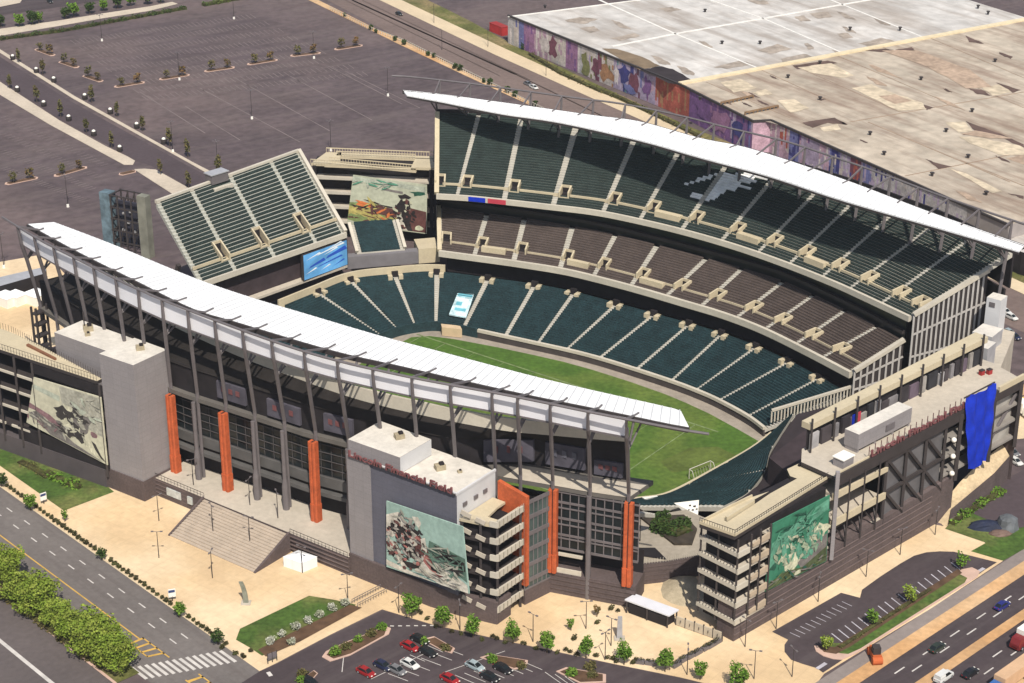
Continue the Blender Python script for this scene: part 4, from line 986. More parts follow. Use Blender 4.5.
# blue tarpaulin
tp = thing('tarpaulin', 'bright blue tarpaulin draped over the front of the right end deck', 'tarpaulin', SC(78, -1, 9))
b = MB(); nx, nz = 22, 40
vs = []; rr = random.Random(3)
for j in range(nz + 1):
    f = j / nz; z = 28.9 - 19.2 * f
    for i in range(nx + 1):
        g = i / nx; s0 = 72.2 + 3.4 * f; s1 = 83.2 - .2 * f
        vs.append(SC(s0 + (s1 - s0) * g, -1.0 + .28 * math.sin(g * 17 + math.sin(f * 5) * 1.2) + .12 * math.sin(f * 19 + g * 9) - .7 * math.sin(f * 3.1) * .4, z + .25 * math.sin(g * 9) * (1 if j in (0, nz) else 0)))
o0 = [(j * (nx + 1) + i, j * (nx + 1) + i + 1, (j + 1) * (nx + 1) + i + 1, (j + 1) * (nx + 1) + i) for j in range(nz) for i in range(nx)]
b.add(vs, o0); b.build('sheet', M_BLUE, tp, True)
b = MB(); b.bar(SC(72, -.7, 29), SC(83.4, -.7, 29), .25); b.build('top_rail', M_STEELD, tp)
for k, (s_, z, wd) in enumerate(((69.3, 20.0, 'top'), (69.6, 15.9, 'middle'), (69.9, 11.6, 'lowest'))):
    t = thing('globe_lamp', 'round white globe on the recess beside the blue tarpaulin, %s of three' % wd, 'globe', SC(s_, 0, z), 'white globes beside the tarpaulin')
    b = MB(); c = SC(s_, -1.0, z)
    n = 12
    b.add([c + Vector((math.sin(math.pi * i / 8) * math.cos(2 * math.pi * j / n), math.sin(math.pi * i / 8) * math.sin(2 * math.pi * j / n), math.cos(math.pi * i / 8))) * .6 for i in range(9) for j in range(n)],
          [(i * n + j, i * n + (j + 1) % n, (i + 1) * n + (j + 1) % n, (i + 1) * n + j) for i in range(8) for j in range(n)])
    b.build('globe', M_WPAINT, t, True)
    b = MB(); b.bar(SC(s_, .4, z), SC(s_, -.6, z), .25); b.build('bracket', M_STEELD, t)
for k, (u_c, v_c, su, sv, z0, z1, m_, lab) in enumerate(((107.5, 41.5, 6.5, 4.5, 22, 27.6, M_SILV, 'wide pale grey plant unit near the right end of the deck'), (104.6, 53, 5.0, 6, 18, 25.6, M_SILV, 'middle grey plant room behind the ribbed end wall'), (102.8, 61.0, 3.6, 3.6, 18, 31.0, M_WPAINT, 'tall white plant room topmost at the right end of the stadium'))):
    t = thing('plant_room', lab, 'plant room', W(u_c, v_c, z0))
    b = MB(); b.box(W(u_c, v_c, z0), su, sv, z1 - z0, AU, 0, 1); b.build('casing', (M_WWALL if k == 2 else m_, M_WROOF), t)
    b = MB(); b.box(W(u_c - .3, v_c - sv / 2 - .06, z1 - 2.2), su * .4, .1, 1.2, AU); b.build('louvre', M_STEEL, t)
b = MB(); b.prism([W(104, 38), W(114, 38), W(107, 64), W(99, 64)], 0, 21.8); b.build('rear_block', M_DECK, so_)
for k, (s_, d_, cname) in enumerate(((91, 7.5, 'red'), (92.6, 6.6, 'red'))):
    t = thing('bin', 'small red bin on the deck corner, %s of two' % ('outer' if k else 'inner'), 'bin', SC(s_, d_, 25.4), 'red bins on the deck')
    b = MB(); b.box(SC(s_, d_, 25.4), 1.1, .9, 1.1, .6); b.build('bin_body', mat('bin_red', (.30, .03, .03), .1), t)
    b = MB(); b.box(SC(s_, d_, 26.5), 1.2, 1.0, .12, .6); b.build('lid', M_STEELD, t)

# ---------------------------------------------------------------- north end stand, screen, corner seats, corner ramp, scoreboard frame
ns = thing('end_stand', 'sloping left end stand of striped green seats above the blue screen', 'stand', W(-85, 5, 0))
fl, frr = UV(at(200, 283, 16.5)), UV(at(345.5, 233, 16.5))
bl_, br_ = UV(at(156, 204, 31)), UV(at(299, 152.5, 31))
fl2 = (fl[0] - .06 * (frr[0] - fl[0]), fl[1] - .06 * (frr[1] - fl[1])); 
nsF = Curve([fl, frr]); nsB = Curve([bl_, br_])
tier(ns, 'terrace', nsF, nsB, 16.5, 31, 24, [.235, .50, .79], M_SEATU, n=40, voms=[.21, .475, .765], vom_row=4, vom_rows=4, cross=4, gap=.7, seat_d=.50, seat_h=.75, conc=mat('light_terrace', (.42, .42, .37), .06), slab=1.2)
band(ns, 'fascia', nsF, -.6, .05, 15.3, 16.8, M_CONC, n=8)
b = MB()
for a, c in ((frr, br_),): b.bar(W(*a, 17.0), W(*c, 31.8), 1.0, .9)
b.bar(W(*bl_, 31.6), W(*br_, 31.6), .9, .9); b.build('edge_wall', M_CONC, ns)
b = MB(); f_ = fr(fl, frr); b.prism([f_(-3, 2.0), f_(f_.L, 2.0), f_(f_.L, 2.8), f_(-3, 2.8)], 3, 15.4); b.build('dark_wall', mat('plum_wall', (.045, .032, .036), .2), ns)
b = MB()
for k in range(6): b.bar(f_(f_.L * k / 5, 16, 0), f_(f_.L * k / 5, 9, 19), 1.0)
b.build('raker', M_STEELD, ns)
b = MB(); b.prism([f_(-3, -.3), f_(f_.L, -.3), f_(f_.L, 2.2), f_(-3, 2.2)], 6.3, 7.0); b.build('ledge', M_DECK, ns)
hut = thing('roof_unit_box', 'grey camera hut perched on the top rail of the left end stand', 'hut', W(*bl_, 31))
p = W(*bl_, 31.2).lerp(W(*br_, 31.2), .41)
b = MB(); b.box(p, 5.5, 3.2, 2.6, math.atan2(f_.e.y, f_.e.x)); b.build('hut_body', M_STEEL, hut)
b = MB(); b.box(p + Vector((0, 0, 2.6)), 6, 3.6, .25, math.atan2(f_.e.y, f_.e.x)); b.build('hut_roof', M_SILV, hut)
b = MB(); q = p + f_.n * -2.6 + Vector((0, 0, -2.0)); b.box(q, 6.4, 1.0, 1.3, math.atan2(f_.e.y, f_.e.x)); b.build('counter', M_CONC, hut)
# blue screen
PS = fr(UV(at(302, 280, 7)), UV(at(345, 264, 7)))
scr = thing('display_screen', 'blue display screen with white streaks below the left end stand', 'screen', PS(6, 0, 7))
b = MB(); b.prism([PS(-.3, -1.0), PS(PS.L + .3, -1.0), PS(PS.L + .3, -.2), PS(-.3, -.2)], 7.0, 14.7); b.build('screen_frame', M_STEELD, scr)
b = MB(); b.quad(PS(0, -1.06, 7.2), PS(PS.L, -1.06, 7.2), PS(PS.L, -1.06, 14.5), PS(0, -1.06, 14.5)); b.build('screen_face', mat('screen_blue', (.13, .38, .72), .25, .25, .5), scr)
b = MB()
sr = random.Random(9)
for (x0, x1, y, h, m_) in ((.3, .95, .80, .07, 1), (.5, 1, .55, .16, 0), (.05, .4, .75, .05, 1), (.45, .8, .72, .05, 1), (.1, .5, .4, .12, 0), (.3, .9, .33, .06, 0), (.55, .9, .9, .05, 1), (.02, .3, .2, .05, 1), (.35, .62, .15, .04, 1), (.66, .95, .15, .05, 0)):
    L = PS.L
    z0 = 7.2 + 7.3 * y
    b.quad(PS(L * x0, -1.10 - .005 * m_, z0), PS(L * x1, -1.10 - .005 * m_, z0 + .8), PS(L * (x1 - .04), -1.10 - .005 * m_, z0 + .8 + 7.3 * h), PS(L * (x0 + .05), -1.10 - .005 * m_, z0 + 7.3 * h * .6), m_)
b.build('screen_picture', (mat('screen_deep', (.02, .09, .50), .2), mat('screen_white', (.75, .82, .88), .1)), scr)
# corner seat block
cs = thing('seating_block', 'small square block of plain dark green seats in the far left corner', 'stand', W(-72, 52, 0))
Q4 = [UV(at(357, 253, 9)), UV(at(405, 249, 9)), UV(at(397, 222, 14)), UV(at(349, 225, 14))]
tier(cs, 'terrace', Curve([Q4[0], Q4[1]]), Curve([Q4[3], Q4[2]]), 9, 14, 12, [], M_SEATG, n=10, seat_h=.95, seat_d=.9)
b = MB(); b.bar(W(*Q4[0], 9.4), W(*Q4[3], 14.6), .9, .8); b.bar(W(*Q4[1], 9.4), W(*Q4[2], 14.6), .9, .8); b.build('edge_wall', M_CONC, cs)
cf = fr(UV(at(345, 267, 6)), UV(at(440, 259, 6)))
b = MB(); b.prism([cf(0, .6), cf(cf.L - 1, .6), cf(cf.L - 1, 3.4), cf(0, 3.4)], 5, 8.6); b.build('grey_front', mat('grey_apron', (.17, .16, .17), .1), cs)
b = MB(); b.prism([cf(cf.L - 6, .3), cf(cf.L, .3), cf(cf.L, 8), cf(cf.L - 6, 8)], 5, 9.4); b.build('side_platform', M_BEIGE, cs)
# corner ramp
cr_f = fr(UV(at(324, 226, 6)), UV(at(432, 248, 6)))
CR = fr(UV(at(311, 163, 24)), UV(at(435, 168, 24)))
crp = thing('ramp', 'open corner ramp with pale deck rails between the left end stand and far grandstand', 'ramp', CR(15, 5))
for i, z in enumerate((6, 10.5, 15, 19.5)):
    b = MB(); b.prism([CR(1, 0), CR(CR.L, 0), CR(CR.L, 10), CR(1, 10)], z - .5, z); b.build('ramp_deck', M_DECK, crp)
    b = MB(); b.prism([CR(1, -.3), CR(14, -.3), CR(14, .1), CR(1, .1)], z - .3, [z + .9, z - .3 + .6, z + .6 - .3, z + .9]); b.build('ramp_parapet', M_CONC, crp)
b = MB(); b.prism([CR(0, 4), CR(CR.L, 4), CR(CR.L, 9), CR(0, 9)], 0, 23); b.build('shade_core', M_DARK, crp)  # dark filler for the shade between the corner ramp decks
b = MB()
b.prism([CR(0, -.2), CR(5, 0), CR(8, 2.6), CR(7, 10), CR(2.5, 10)], 23.2, 24.0); b.prism([CR(4, -.3), CR(31, -.5), CR(31, 1.7), CR(5, 2)], 23.0, [24.0, 22.4, 22.4, 24.0])
b.prism([CR(6, 7.5), CR(CR.L, 7.5), CR(CR.L, 10), CR(6, 10)], 23.2, 24.0); b.prism([CR(CR.L - 7, 0), CR(CR.L, 0), CR(CR.L, 8), CR(CR.L - 7, 8)], 23.2, 24.0)
b.build('top_deck', M_BEIGE, crp)
b = MB()
for s0, s1, d, z0, z1 in ((0, 31, -.4, 24, 22.6), (5, 31, 2.0, 24, 22.6), (2.5, CR.L, 10, 24, 24), (6, CR.L - 7, 7.4, 24, 24)):
    n = int((s1 - s0) / .8)
    for k in range(n + 1):
        f = k / n; b.bar(CR(s0 + (s1 - s0) * f, d, z0 + (z1 - z0) * f), CR(s0 + (s1 - s0) * f, d, z0 + (z1 - z0) * f + 1.3), .12)
    b.bar(CR(s0, d, z0 + 1.3), CR(s1, d, z1 + 1.3), .2, .25)
b.build('railing', M_BEIGE, crp)
for s_ in (CR.L - 1.2, CR.L, 1):
    b = MB(); b.bar(CR(s_, -.3, 0), CR(s_, -.3, 23.4), 1.0); b.build('post', M_DARK, crp)
og, ye, lm = (.55, .16, .05), (.42, .36, .12), (.20, .26, .10)
# the picture sits on the face of the corner ramp
def on_cr(x, y, d=-.9):
    a = CR(0, d); e = CR.e; n2 = CR.n
    dx, aa, bb = x - 512.0, FPX, y - 341.5
    dv = Vector((dx, aa * CP - bb * SP, -aa * SP - bb * CP)); C_ = Vector((0, 0, CAM_H))
    k = (a - C_).dot(n2) / dv.dot(n2); return C_ + dv * k
banner('corner_banner', 'pale picture banner with a dark figure and orange streaks on the corner ramp', [on_cr(353, 175), on_cr(427, 185), on_cr(427, 234), on_cr(347, 224)],
  [(sage, [(0, .02), (.98, .05), (.98, .16), (.3, .10), (0, .14)]), (lm, [(0, .55), (.3, .5), (.55, .62), (.6, .95), (.3, .98), (0, .9)]), (brownD, [(.2, .52), (.6, .58), (.62, .75), (.4, .72), (.2, .64)]), (ye, [(0, .62), (.3, .66), (.5, .8), (.3, .84), (0, .76)]), (og, blob(.20, .56, .1, .06, 9, .3, 1)), (lm, [(.1, .84), (.5, .88), (.55, .98), (.1, .98)]), (brownD, [(.72, .5), (.99, .55), (.99, .98), (.76, .98)]), (black_, blob(.68, .52, .09, .14, 13, .35, 2)), (black_, [(.66, .5), (.76, .52), (.78, .8), (.82, .98), (.74, .98), (.68, .75)]), (black_, blob(.7, .3, .07, .05, 9, .4, 3)), (white_, [(.62, .72), (.68, .7), (.73, .92), (.76, .98), (.56, .98), (.55, .84)]), (gr2, blob(.87, .2, .09, .05, 9, .5, 4)), (cr1, blob(.9, .9, .06, .05, 8, .3, 5)), (mgrey, [(.4, .18), (.68, .2), (.68, .25), (.4, .22)])] + strokes(.3, .72, .3, .24, 50, (lm, ye, brownD, og, black_), 13, .14, .02, .1) + strokes(.72, .6, .14, .35, 40, (black_, brownD, cr1, black_), 14, .06, .03, 1.3) + strokes(.3, .1, .3, .08, 14, (gr3, sage), 15, .1, .02, .1), base=(.45, .47, .36))
# scoreboard frame at the far left
sb0 = at(104, 246, 0)
SB = fr(UV(at(104, 248, 0)), UV(at(152, 258, 0)))
sbd = thing('scoreboard', 'scoreboard frame of dark lattice steel with a blue end panel at the upper left', 'scoreboard', SB(8, 0))
b = MB(); b.prism([SB(0, 0), SB(3.6, 0), SB(3.6, 3), SB(0, 3)], 0, 17.5); b.build('blue_panel', mat('board_blue', (.11, .16, .19), .4, .2, .6, .2, .8), sbd)
b = MB(); b.prism([SB(SB.L - 3.0, -1), SB(SB.L, -1), SB(SB.L, 1.5), SB(SB.L - 3.0, 1.5)], 0, 19); b.build('end_pylon', mat('pylon_green', (.20, .20, .165), .25, .3), sbd)
b = MB()
for s_ in [4 + (SB.L - 7.5) * k / 4 for k in range(5)]:
    for d in (0, 5): b.bar(SB(s_, d, 0), SB(s_, d, 17.5), .45)
for z in (3, 6.5, 10, 13.5, 17.2):
    for d in (0, 5): b.bar(SB(3.6, d, z), SB(SB.L - 3, d, z), .35)
    for s_ in (4, SB.L - 3.5): b.bar(SB(s_, 0, z), SB(s_, 5, z), .35)
for k in range(4):
    s0 = 4 + (SB.L - 7.5) * k / 4; s1 = 4 + (SB.L - 7.5) * (k + 1) / 4
    b.bar(SB(s0, 0, 3), SB(s1, 0, 10), .22); b.bar(SB(s0, 5, 10), SB(s1, 5, 17), .22)
b.build('steel_frame', M_STEELD, sbd)
b = MB(); b.prism([SB(3.8, 2.2), SB(SB.L - 3.2, 2.2), SB(SB.L - 3.2, 3), SB(3.8, 3)], 4, 15.0); b.build('board_back', mat('board_dark', (.03, .03, .045), .3), sbd)
for k, (s_, z) in enumerate(((6, 6), (8, 8.5), (10, 6), (12, 9.5), (9, 12), (6.5, 11))):
    b = MB(); b.prism([SB(s_, 1.6), SB(s_ + .8, 1.6), SB(s_ + .8, 2.1), SB(s_, 2.1)], z, z + .7); b.build('fixture', M_SILV, sbd)
# tarp over the near end seats + big pale cover at the far side
tc = thing('seat_cover', 'pale blue and white printed seat cover in the lower bowl', 'seat cover', W(-40, 40, 0))
b = MB()
tcq = [(449, 319), (458, 297), (474, 299), (466, 322)]
f0, f1 = rF, rB
zq = []
def on_bowl(x, y):
    # walk down the sight line until it meets the raked bowl
    for k in range(400):
        z = 4 - k * .02; p = at(x, y, z); u, v = UV(p)
        t = rF.c.nearest(u, v); 
        d = (Vector((u, v, 0)) - rF.c(t)).length * (1 if v > rF.c(t).y else -1)
        if z <= -4.5 + 7.8 * d / 19.0 + .1: return p + Vector((0, 0, .9))
    return at(x, y, -3)
c4 = [on_bowl(*q) + Vector((0, 0, .5)) for q in tcq]
b.quad(*c4, 0); b.quad(*[p - Vector((0, 0, .25)) for p in c4][::-1], 0)
b.build('cover', mat('pale_cover', (.46, .62, .66), .3, .35, .7, .25, 1.2), tc)
b = MB(); o = Vector((0, 0, .03))
def cq(x, y): return (c4[1].lerp(c4[2], x)).lerp(c4[0].lerp(c4[3], x), y) + o
for k, (x0, x1, y0, y1) in enumerate(((.05, .95, .03, .16), (.2, .8, .25, .34), (.15, .5, .4, .55), (.55, .85, .42, .6), (.2, .85, .66, .78))):
    b.quad(cq(x0, y0), cq(x1, y0), cq(x1, y1), cq(x0, y1), k % 2)
b.build('cover_print', (mat('cover_blue', (.12, .36, .44), .2), mat('cover_white', (.75, .76, .74), .1)), tc)
tn = thing('tunnel', 'tan mouth of the players tunnel at the foot of the bowl under the seat cover', 'tunnel', W(-40, 31, -6.5))
b = MB(); pz = [at(442, 331, -5), at(462, 333, -5), at(460, 326, -4), at(441, 324, -4)]
b.prism([(p.x, p.y) for p in pz], -6.4, -3.9); b.build('tunnel_wall', mat('tan_tunnel', (.55, .42, .27), .1), tn)

b = MB(); b.prism([W(81, -6), W(96, -14), W(97.5, 8), W(81, 10)], 3.0, 9.5); b.build('stair_block', mat('plum_wall', (.045, .032, .036), .2), so_)
b = MB(); b.prism([W(80.5, 11), W(97.5, 9), W(98, 12), W(80.5, 13)], 3.0, 5.2); b.build('stair_block', mat('plum_light', (.10, .08, .085), .2), so_)
for k in range(3):
    b = MB(); p = W(82.5, 14 + 6 * k, 3); b.bar(p, p + Vector((0, 0, 9)), .35); b.build('post', M_STEELD, so_)
# ---------------------------------------------------------------- the ground and what is laid on it
HOLE = LOW_B[:-1] + [(75, 42), (69.2, 27.5), (71.7, 17), (74.4, 7), (77.8, -.8), (79.7, -8), (80.2, -14), (79, -23), (74, -29), (70, -45)] + [(u, -v) for u, v in reversed(LOW_B[1:-2])]
hole = [W(u, v) for u, v in HOLE]
outer = [Vector((-1900, -250, 0)), Vector((1900, -250, 0)), Vector((1900, 3200, 0)), Vector((-1900, 3200, 0))]
b = MB(); tris = tessellate_polygon([outer, hole]); b.add(outer + hole, [tuple(t) for t in tris]); g_ = b.build('ground', M_ASPH); tag(g_, kind='structure')
sheet('field_surround', hole, -6.5, mat('apron', (.30, .26, .215), .12, .2, .9, .1, 1.0))
fieldp = [(-46, 22), (-42.5, 25.6), (-36, 28), (-23, 31), (-13, 32.8), (-4, 34.2), (5, 34.8), (16.5, 34.8), (28, 34.2), (35, 33.2), (43, 31.6), (53, 28.6), (61, 26), (61.4, 18), (59.8, 3), (57.4, -12), (53, -18.5), (48.5, -26), (47, -29), (28, -34), (5, -35), (-13, -33), (-36, -28), (-46, -22)]
b = MB(); b.poly([W(u, v, -6.44) for u, v in fieldp]); tf = b.build('turf_field', M_TURF); tag(tf, kind='structure')
b = MB()
def fline(u0, v0, u1, v1, w_=.22): b.bar(W(u0, v0, -6.40), W(u1, v1, -6.40), w_, .02)
for v in (24.4, -24.4): fline(-46, v, 50, v, .5)
for u in (-44, -36, 43.5): fline(u, -24.4, u, 24.4, .3)
for k in range(1, 8): fline(-36 + 10 * k, -24.4, -36 + 10 * k, 24.4, .14)
fm = b.build('field_markings', mat('field_chalk', (.16, .21, .09), .3, .6)); tag(fm, kind='structure')
b = MB(); b.poly([W(*UV(at(x, y, -6.5)), -6.42) for x, y in ((660, 462), (690, 448), (718, 447), (736, 456), (705, 468), (672, 473))]); wm = b.build('worn_turf', mat('worn_turf', (.085, .115, .024), .3, .12, .95, .2, .8)); tag(wm, kind='structure')

def px(pts, z=0): return [at(x, y, z) for x, y in pts]
plaza = [(-70, 438), (0, 487), (120, 571.5), (250, 665), (258, 672), (275, 664), (330, 635), (382, 609.5), (432, 624.5), (497, 639), (560, 652.5), (616, 664.5), (680, 677.5), (740, 692), (800, 706), (824, 674), (932, 608), (1003, 561), (984, 542), (948, 527), (938, 520)]
sheet('plaza', px(plaza) + [W(119, 5), W(100, 0), W(80, -30), W(60, -55), W(0, -60), W(-60, -60), W(-85, -75)], .04, M_PLAZA)
sheet('plaza_left', px([(-60, 262), (0, 262), (46, 254), (80, 290), (90, 330), (60, 345), (-40, 372)]), .04, M_PLAZA)
# left road
K0, K1 = at(0, 487), at(240, 657.5); rd = (K1 - K0).normalized(); rn = Vector((rd.y, -rd.x, 0))
if rn.x > 0: rn = -rn                      # to the left, away from the plaza
def RD(s, d, z=0.0): return K0 + rd * s + rn * d + Vector((0, 0, z))
def strip(name, s0, s1, d0, d1, z, m): return sheet(name, [RD(s0, d0), RD(s1, d0), RD(s1, d1), RD(s0, d1)], z, m)
strip('road', -160, 220, 0, 17.5, .05, M_ROAD)
strip('kerb_strip', -160, 93, -.35, .05, .14, M_WALK)
strip('median_verge', -160, 84, 17.3, 22.5, .12, M_DRYG)
strip('lower_road', -160, 220, 22.5, 60, .05, mat('asphalt_grey', (.105, .088, .086), .12, .06, .95, .1, .8))
b = MB()
def dash(s, d, l, w_, z=.08): b.quad(RD(s, d, z), RD(s + l, d, z), RD(s + l, d + w_, z), RD(s, d + w_, z))
for d in (3.6, 6.3):
    for k in range(40):
        s = -150 + 7.6 * k
        if s < 80: dash(s, d, 2.4, .28)
dash(38, 31.0, 50, .8); dash(-150, 31.0, 188, .6)
for k in range(14):
    d_ = 1.2 + 1.22 * k; dash(88.8 - .43 * d_, d_, 5.2, .68)
rm = b.build('road_markings', M_LINE); tag(rm, kind='structure')
b = MB(); dash(-150, 10.7, 224, .3, .09); dash(74, 10.0, 9.5, .3, .09); dash(74, 13.0, 6.5, .3, .09)
for k in range(4): b.quad(RD(74 + 2.4 * k, 10, .09), RD(74.6 + 2.4 * k, 10, .09), RD(74.0 + 2.0 * k + .6, 13.2, .09), RD(74.0 + 2.0 * k, 13.2, .09))
for k in range(4): b.quad(RD(93 + 2.6 * k, 9, .09), RD(93.6 + 2.6 * k, 9, .09), RD(93 + 2.6 * k + .2, 12, .09), RD(92.4 + 2.6 * k, 12, .09))
dash(92, 9.0, 12, .3, .09); dash(92, 12.0, 12, .3, .09)
ym = b.build('yellow_markings', M_YELL); tag(ym, kind='structure')
sheet('verge_edge', [RD(-160, 22.3), RD(84, 22.3), RD(84, 22.9), RD(-160, 22.9)], .16, M_KERB)
# lawns
sheet('lawn_left', px([(-30, 432), (0, 445), (60, 467), (108, 487), (114, 492), (64, 511), (0, 466), (-30, 446)]), .08, M_GRASS)
sheet('lawn_centre', px([(240, 629), (309, 596), (334, 600), (356, 605), (345, 614), (292, 644), (262, 656), (250, 648), (236, 640)]), .08, M_GRASS)
sheet('planting_bed', px([(258, 650), (300, 629), (350, 605), (362, 608), (300, 642), (266, 657)]), .12, M_SOIL)
sheet('lawn_right', px([(945, 529), (986, 543), (971, 551.5), (1003, 561), (1030, 546), (1030, 505), (1000, 485), (960, 512)]), .08, M_GRASS)
# bottom parking lot
lot = [(258, 672.6), (275, 665), (330, 636), (383, 610.5), (432, 625.3), (497, 639.8), (560, 653.3), (616, 665.3), (680, 678.3), (740, 692.8), (790, 720), (790, 800), (200, 800), (215, 700)]
sheet('parking_lot', px(lot), .06, M_ROADD)
b = MB()
LA = (at(427, 670) - at(400, 683)).normalized()      # along a row of bays
def seg(x0, y0, x1, y1, w_, bb, z=.09):
    p, q = at(x0, y0, z), at(x1, y1, z); d = (q - p).normalized(); n_ = Vector((-d.y, d.x, 0)) * w_ / 2
    bb.quad(p - n_, q - n_, q + n_, p + n_)
for k in range(6): seg(390 + 11 * k - 2, 673.5 - 5.2 * k, 408 + 11 * k, 681 - 5.2 * k, .14, b)
seg(371, 679, 430, 651, .14, b)
for k in range(8): seg(455 + 10.5 * k * .9, 675 - 4.6 * k * .0 + (k % 2) * 0 - 3.4 * k * .6, 476 + 10.5 * k * .9, 684 - 3.4 * k * .6, .14, b)
seg(445, 672, 505, 651, .14, b); seg(395, 600, 470, 602, .01, b)
for k in range(7): seg(545 + 10 * k, 672 + 2.2 * k, 562 + 10 * k, 684 + 2.2 * k, .14, b)
for k in range(5): seg(437 - 9 * k, 641 + 4.6 * k, 452 - 9 * k, 647.5 + 4.6 * k, .14, b)
for k in range(7): seg(382 + 8 * k, 626.0 - .1 * k, 386 + 8 * k, 626.1 - .1 * k, .35, b)
seg(345, 644, 342, 672, .16, b); seg(268, 672, 271, 676, .8, b)
tag(b.build('bay_markings', M_LINE), kind='structure')
def island(pts, name='kerb_island', fill=M_SOIL):
    P = px(pts); c = sum(P, Vector()) / len(P)
    sheet(name, P, .2, M_KERB, thick=.2)
    sheet('planting_bed', [c + (p - c) * .86 for p in P], .24, fill)
island([(322, 657.5), (330, 662), (350, 656), (389, 634.5), (391, 629), (386, 627), (345, 643), (326, 652)])
island([(422, 640), (434, 637), (455, 649), (452, 654), (440, 650)])
island([(480, 658), (490, 655), (528, 661), (527, 667), (515, 670)])
island([(556, 672), (566, 668), (606, 675), (606, 683), (580, 684)])
island([(300, 681), (311, 673), (314, 671), (318, 674), (309, 684)])
# right parking lot
sheet('parking_lot', px([(841, 593), (860, 598), (862, 590), (880, 577), (900, 564), (914, 556), (926, 552.6), (940, 551.5), (954, 552), (975, 557), (997, 562.5), (985, 570), (978, 575), (842, 660.5), (823, 673), (817, 668.5), (802, 664), (791, 660), (784.5, 652), (784.5, 645), (788, 640), (772, 632)]), .07, M_ROADD)
island([(814, 646.5), (816, 652), (823, 656.5), (833, 659.5), (842, 660.3), (856, 654), (977, 577.5), (980, 572), (972, 568), (962, 570), (835, 648)], fill=M_GRASS)
sheet('planting_bed', px([(818, 647), (824, 653), (836, 655), (850, 648), (962, 574), (958, 570), (835, 648)]), .28, M_SOIL)
b = MB()
for k in range(20):
    f = k / 19; x = 836 + 124 * f; y = 646 - 76.5 * f; seg(x, y, x - 11 + 2 * f, y - 8.6 + 1.4 * f, .26, b, .11)
for k in range(11):
    f = k / 10; x = 790 + 52 * f; y = 632.5 - 31 * f; seg(x, y, x + 10, y + 4.6, .15, b, .11)
seg(817, 668.8, 826, 663, .8, b, .12); seg(976, 573, 984, 568, .8, b, .12)
tag(b.build('bay_markings', mat('grey_paint', (.42, .40, .44), .2, .4)), kind='structure')
# highway on the right: frame along it
H0, H1 = at(860, 683), at(1024, 575); hd = (H1 - H0).normalized(); hn = Vector((hd.y, -hd.x, 0))
if hn.y > 0: hn = -hn
def HW(s, d, z=0.0): return H0 + hd * s + hn * d + Vector((0, 0, z))
def hstrip(name, d0, d1, z, m, s0=-150, s1=330): return sheet(name, [HW(s0, d0), HW(s1, d0), HW(s1, d1), HW(s0, d1)], z, m)
d_of = lambda x, y: (at(x, y) - H0).dot(hn)
dA = d_of(932, 608); dB = d_of(932, 621); dM0 = d_of(1000, 625.5); dM1 = d_of(1000, 636.5); dS = d_of(1010, 672)
hstrip('frontage_road', dA, dB, .06, mat('worn_asphalt', (.23, .195, .18), .1, .08, .95, .08, .8))
hstrip('earth_verge', dB, 0, .10, M_DIRT)
hstrip('highway', 0, dM0, .06, M_ROADD)
hstrip('median', dM0, dM1, .12, M_DIRT)
hstrip('highway_far', dM1, dS, .06, M_ROADD)
hstrip('earth_shoulder', dS, dS + 14, .10, M_DIRT)
hstrip('highway_outer', dS + 14, dS + 60, .06, M_ROADD)
b = MB()
for d0, d1 in ((0, dM0), (dM1, dS)):
    for f in (.36, .62):
        for k in range(30):
            s = -140 + 9.2 * k + (3 if f > .5 else 0); d = d0 + (d1 - d0) * f; b.quad(HW(s, d, .1), HW(s + 3.2, d, .1), HW(s + 3.2, d + .3, .1), HW(s, d + .3, .1))
tag(b.build('lane_markings', M_LINE), kind='structure')
# south court behind the brown wall
ctd = thing('courtyard_terrace', 'raised tan terrace behind a brown wall between the orange piers and the right ramp', 'terrace', W(88, -52, 0))
b = MB(); b.prism([W(76.5, -57.5), W(78.6, -55.9), W(83.3, -50.2), W(87, -44.4), W(94, -41), W(95, -33), W(80, -29.5), W(74, -29), W(69, -36), W(68, -52)], .02, 4.2, 0, 1); b.build('terrace', (M_BROWN, mat('court_paving', (.33, .29, .235), .12, .15, .9, .1, 1.0)), ctd)
b = MB(); p0, p1, p2 = W(77.9, -56.6), W(83.4, -50.4), W(87.6, -44.2)
for a, c in ((p0, p1), (p1, p2)):
    d = (c - a).normalized(); n_ = Vector((-d.y, d.x, 0)) * .6
    b.prism([a, c, c + n_, a + n_], 0, 4.8)
    for z in (1, 2, 3, 4): b.prism([a - n_ * .15, c - n_ * .15, c, a], z, z + .2)
b.build('retaining_wall', M_BROWN, ctd)
b = MB()
for k in range(30):
    p = p0.lerp(p1, k / 14) if k < 14 else p1.lerp(p2, (k - 14) / 15); b.bar(p + Vector((0, .3, 4.8)), p + Vector((0, .3, 5.9)), .08)
b.build('railing', M_CONC, ctd)
b = MB(); q = px([(637, 548), (655, 548), (667, 560), (640, 556)], 4.3); b.poly([(p.x, p.y, 4.4) for p in q]); b.build('dark_ramp', M_DARK, ctd)
b = MB(); q = px([(640, 518), (684, 516), (697, 530), (692, 545), (674, 545), (655, 530)], 4.3); b.prism([(p.x, p.y) for p in q], 4.2, 4.7); b.build('planting_bed', mat('dark_soil', (.05, .04, .03), .3, .5), ctd)
b = MB(); b.prism([W(79.5, -22), W(94, -30), W(98, 20), W(90, 40), W(76, 41), W(69.5, 28), W(71.8, 17), W(74.6, 7), W(78, -.8), W(80, -8)], .02, 3.0); b.build('south_concourse', mat('shaded_concourse', (.030, .023, .026), .25, .2), ctd)  # dark maroon taken near-black so the area reads as shaded
md = thing('sand_heap', 'heap of grey sand at the foot of the right ramp tower', 'heap', at(684, 592))
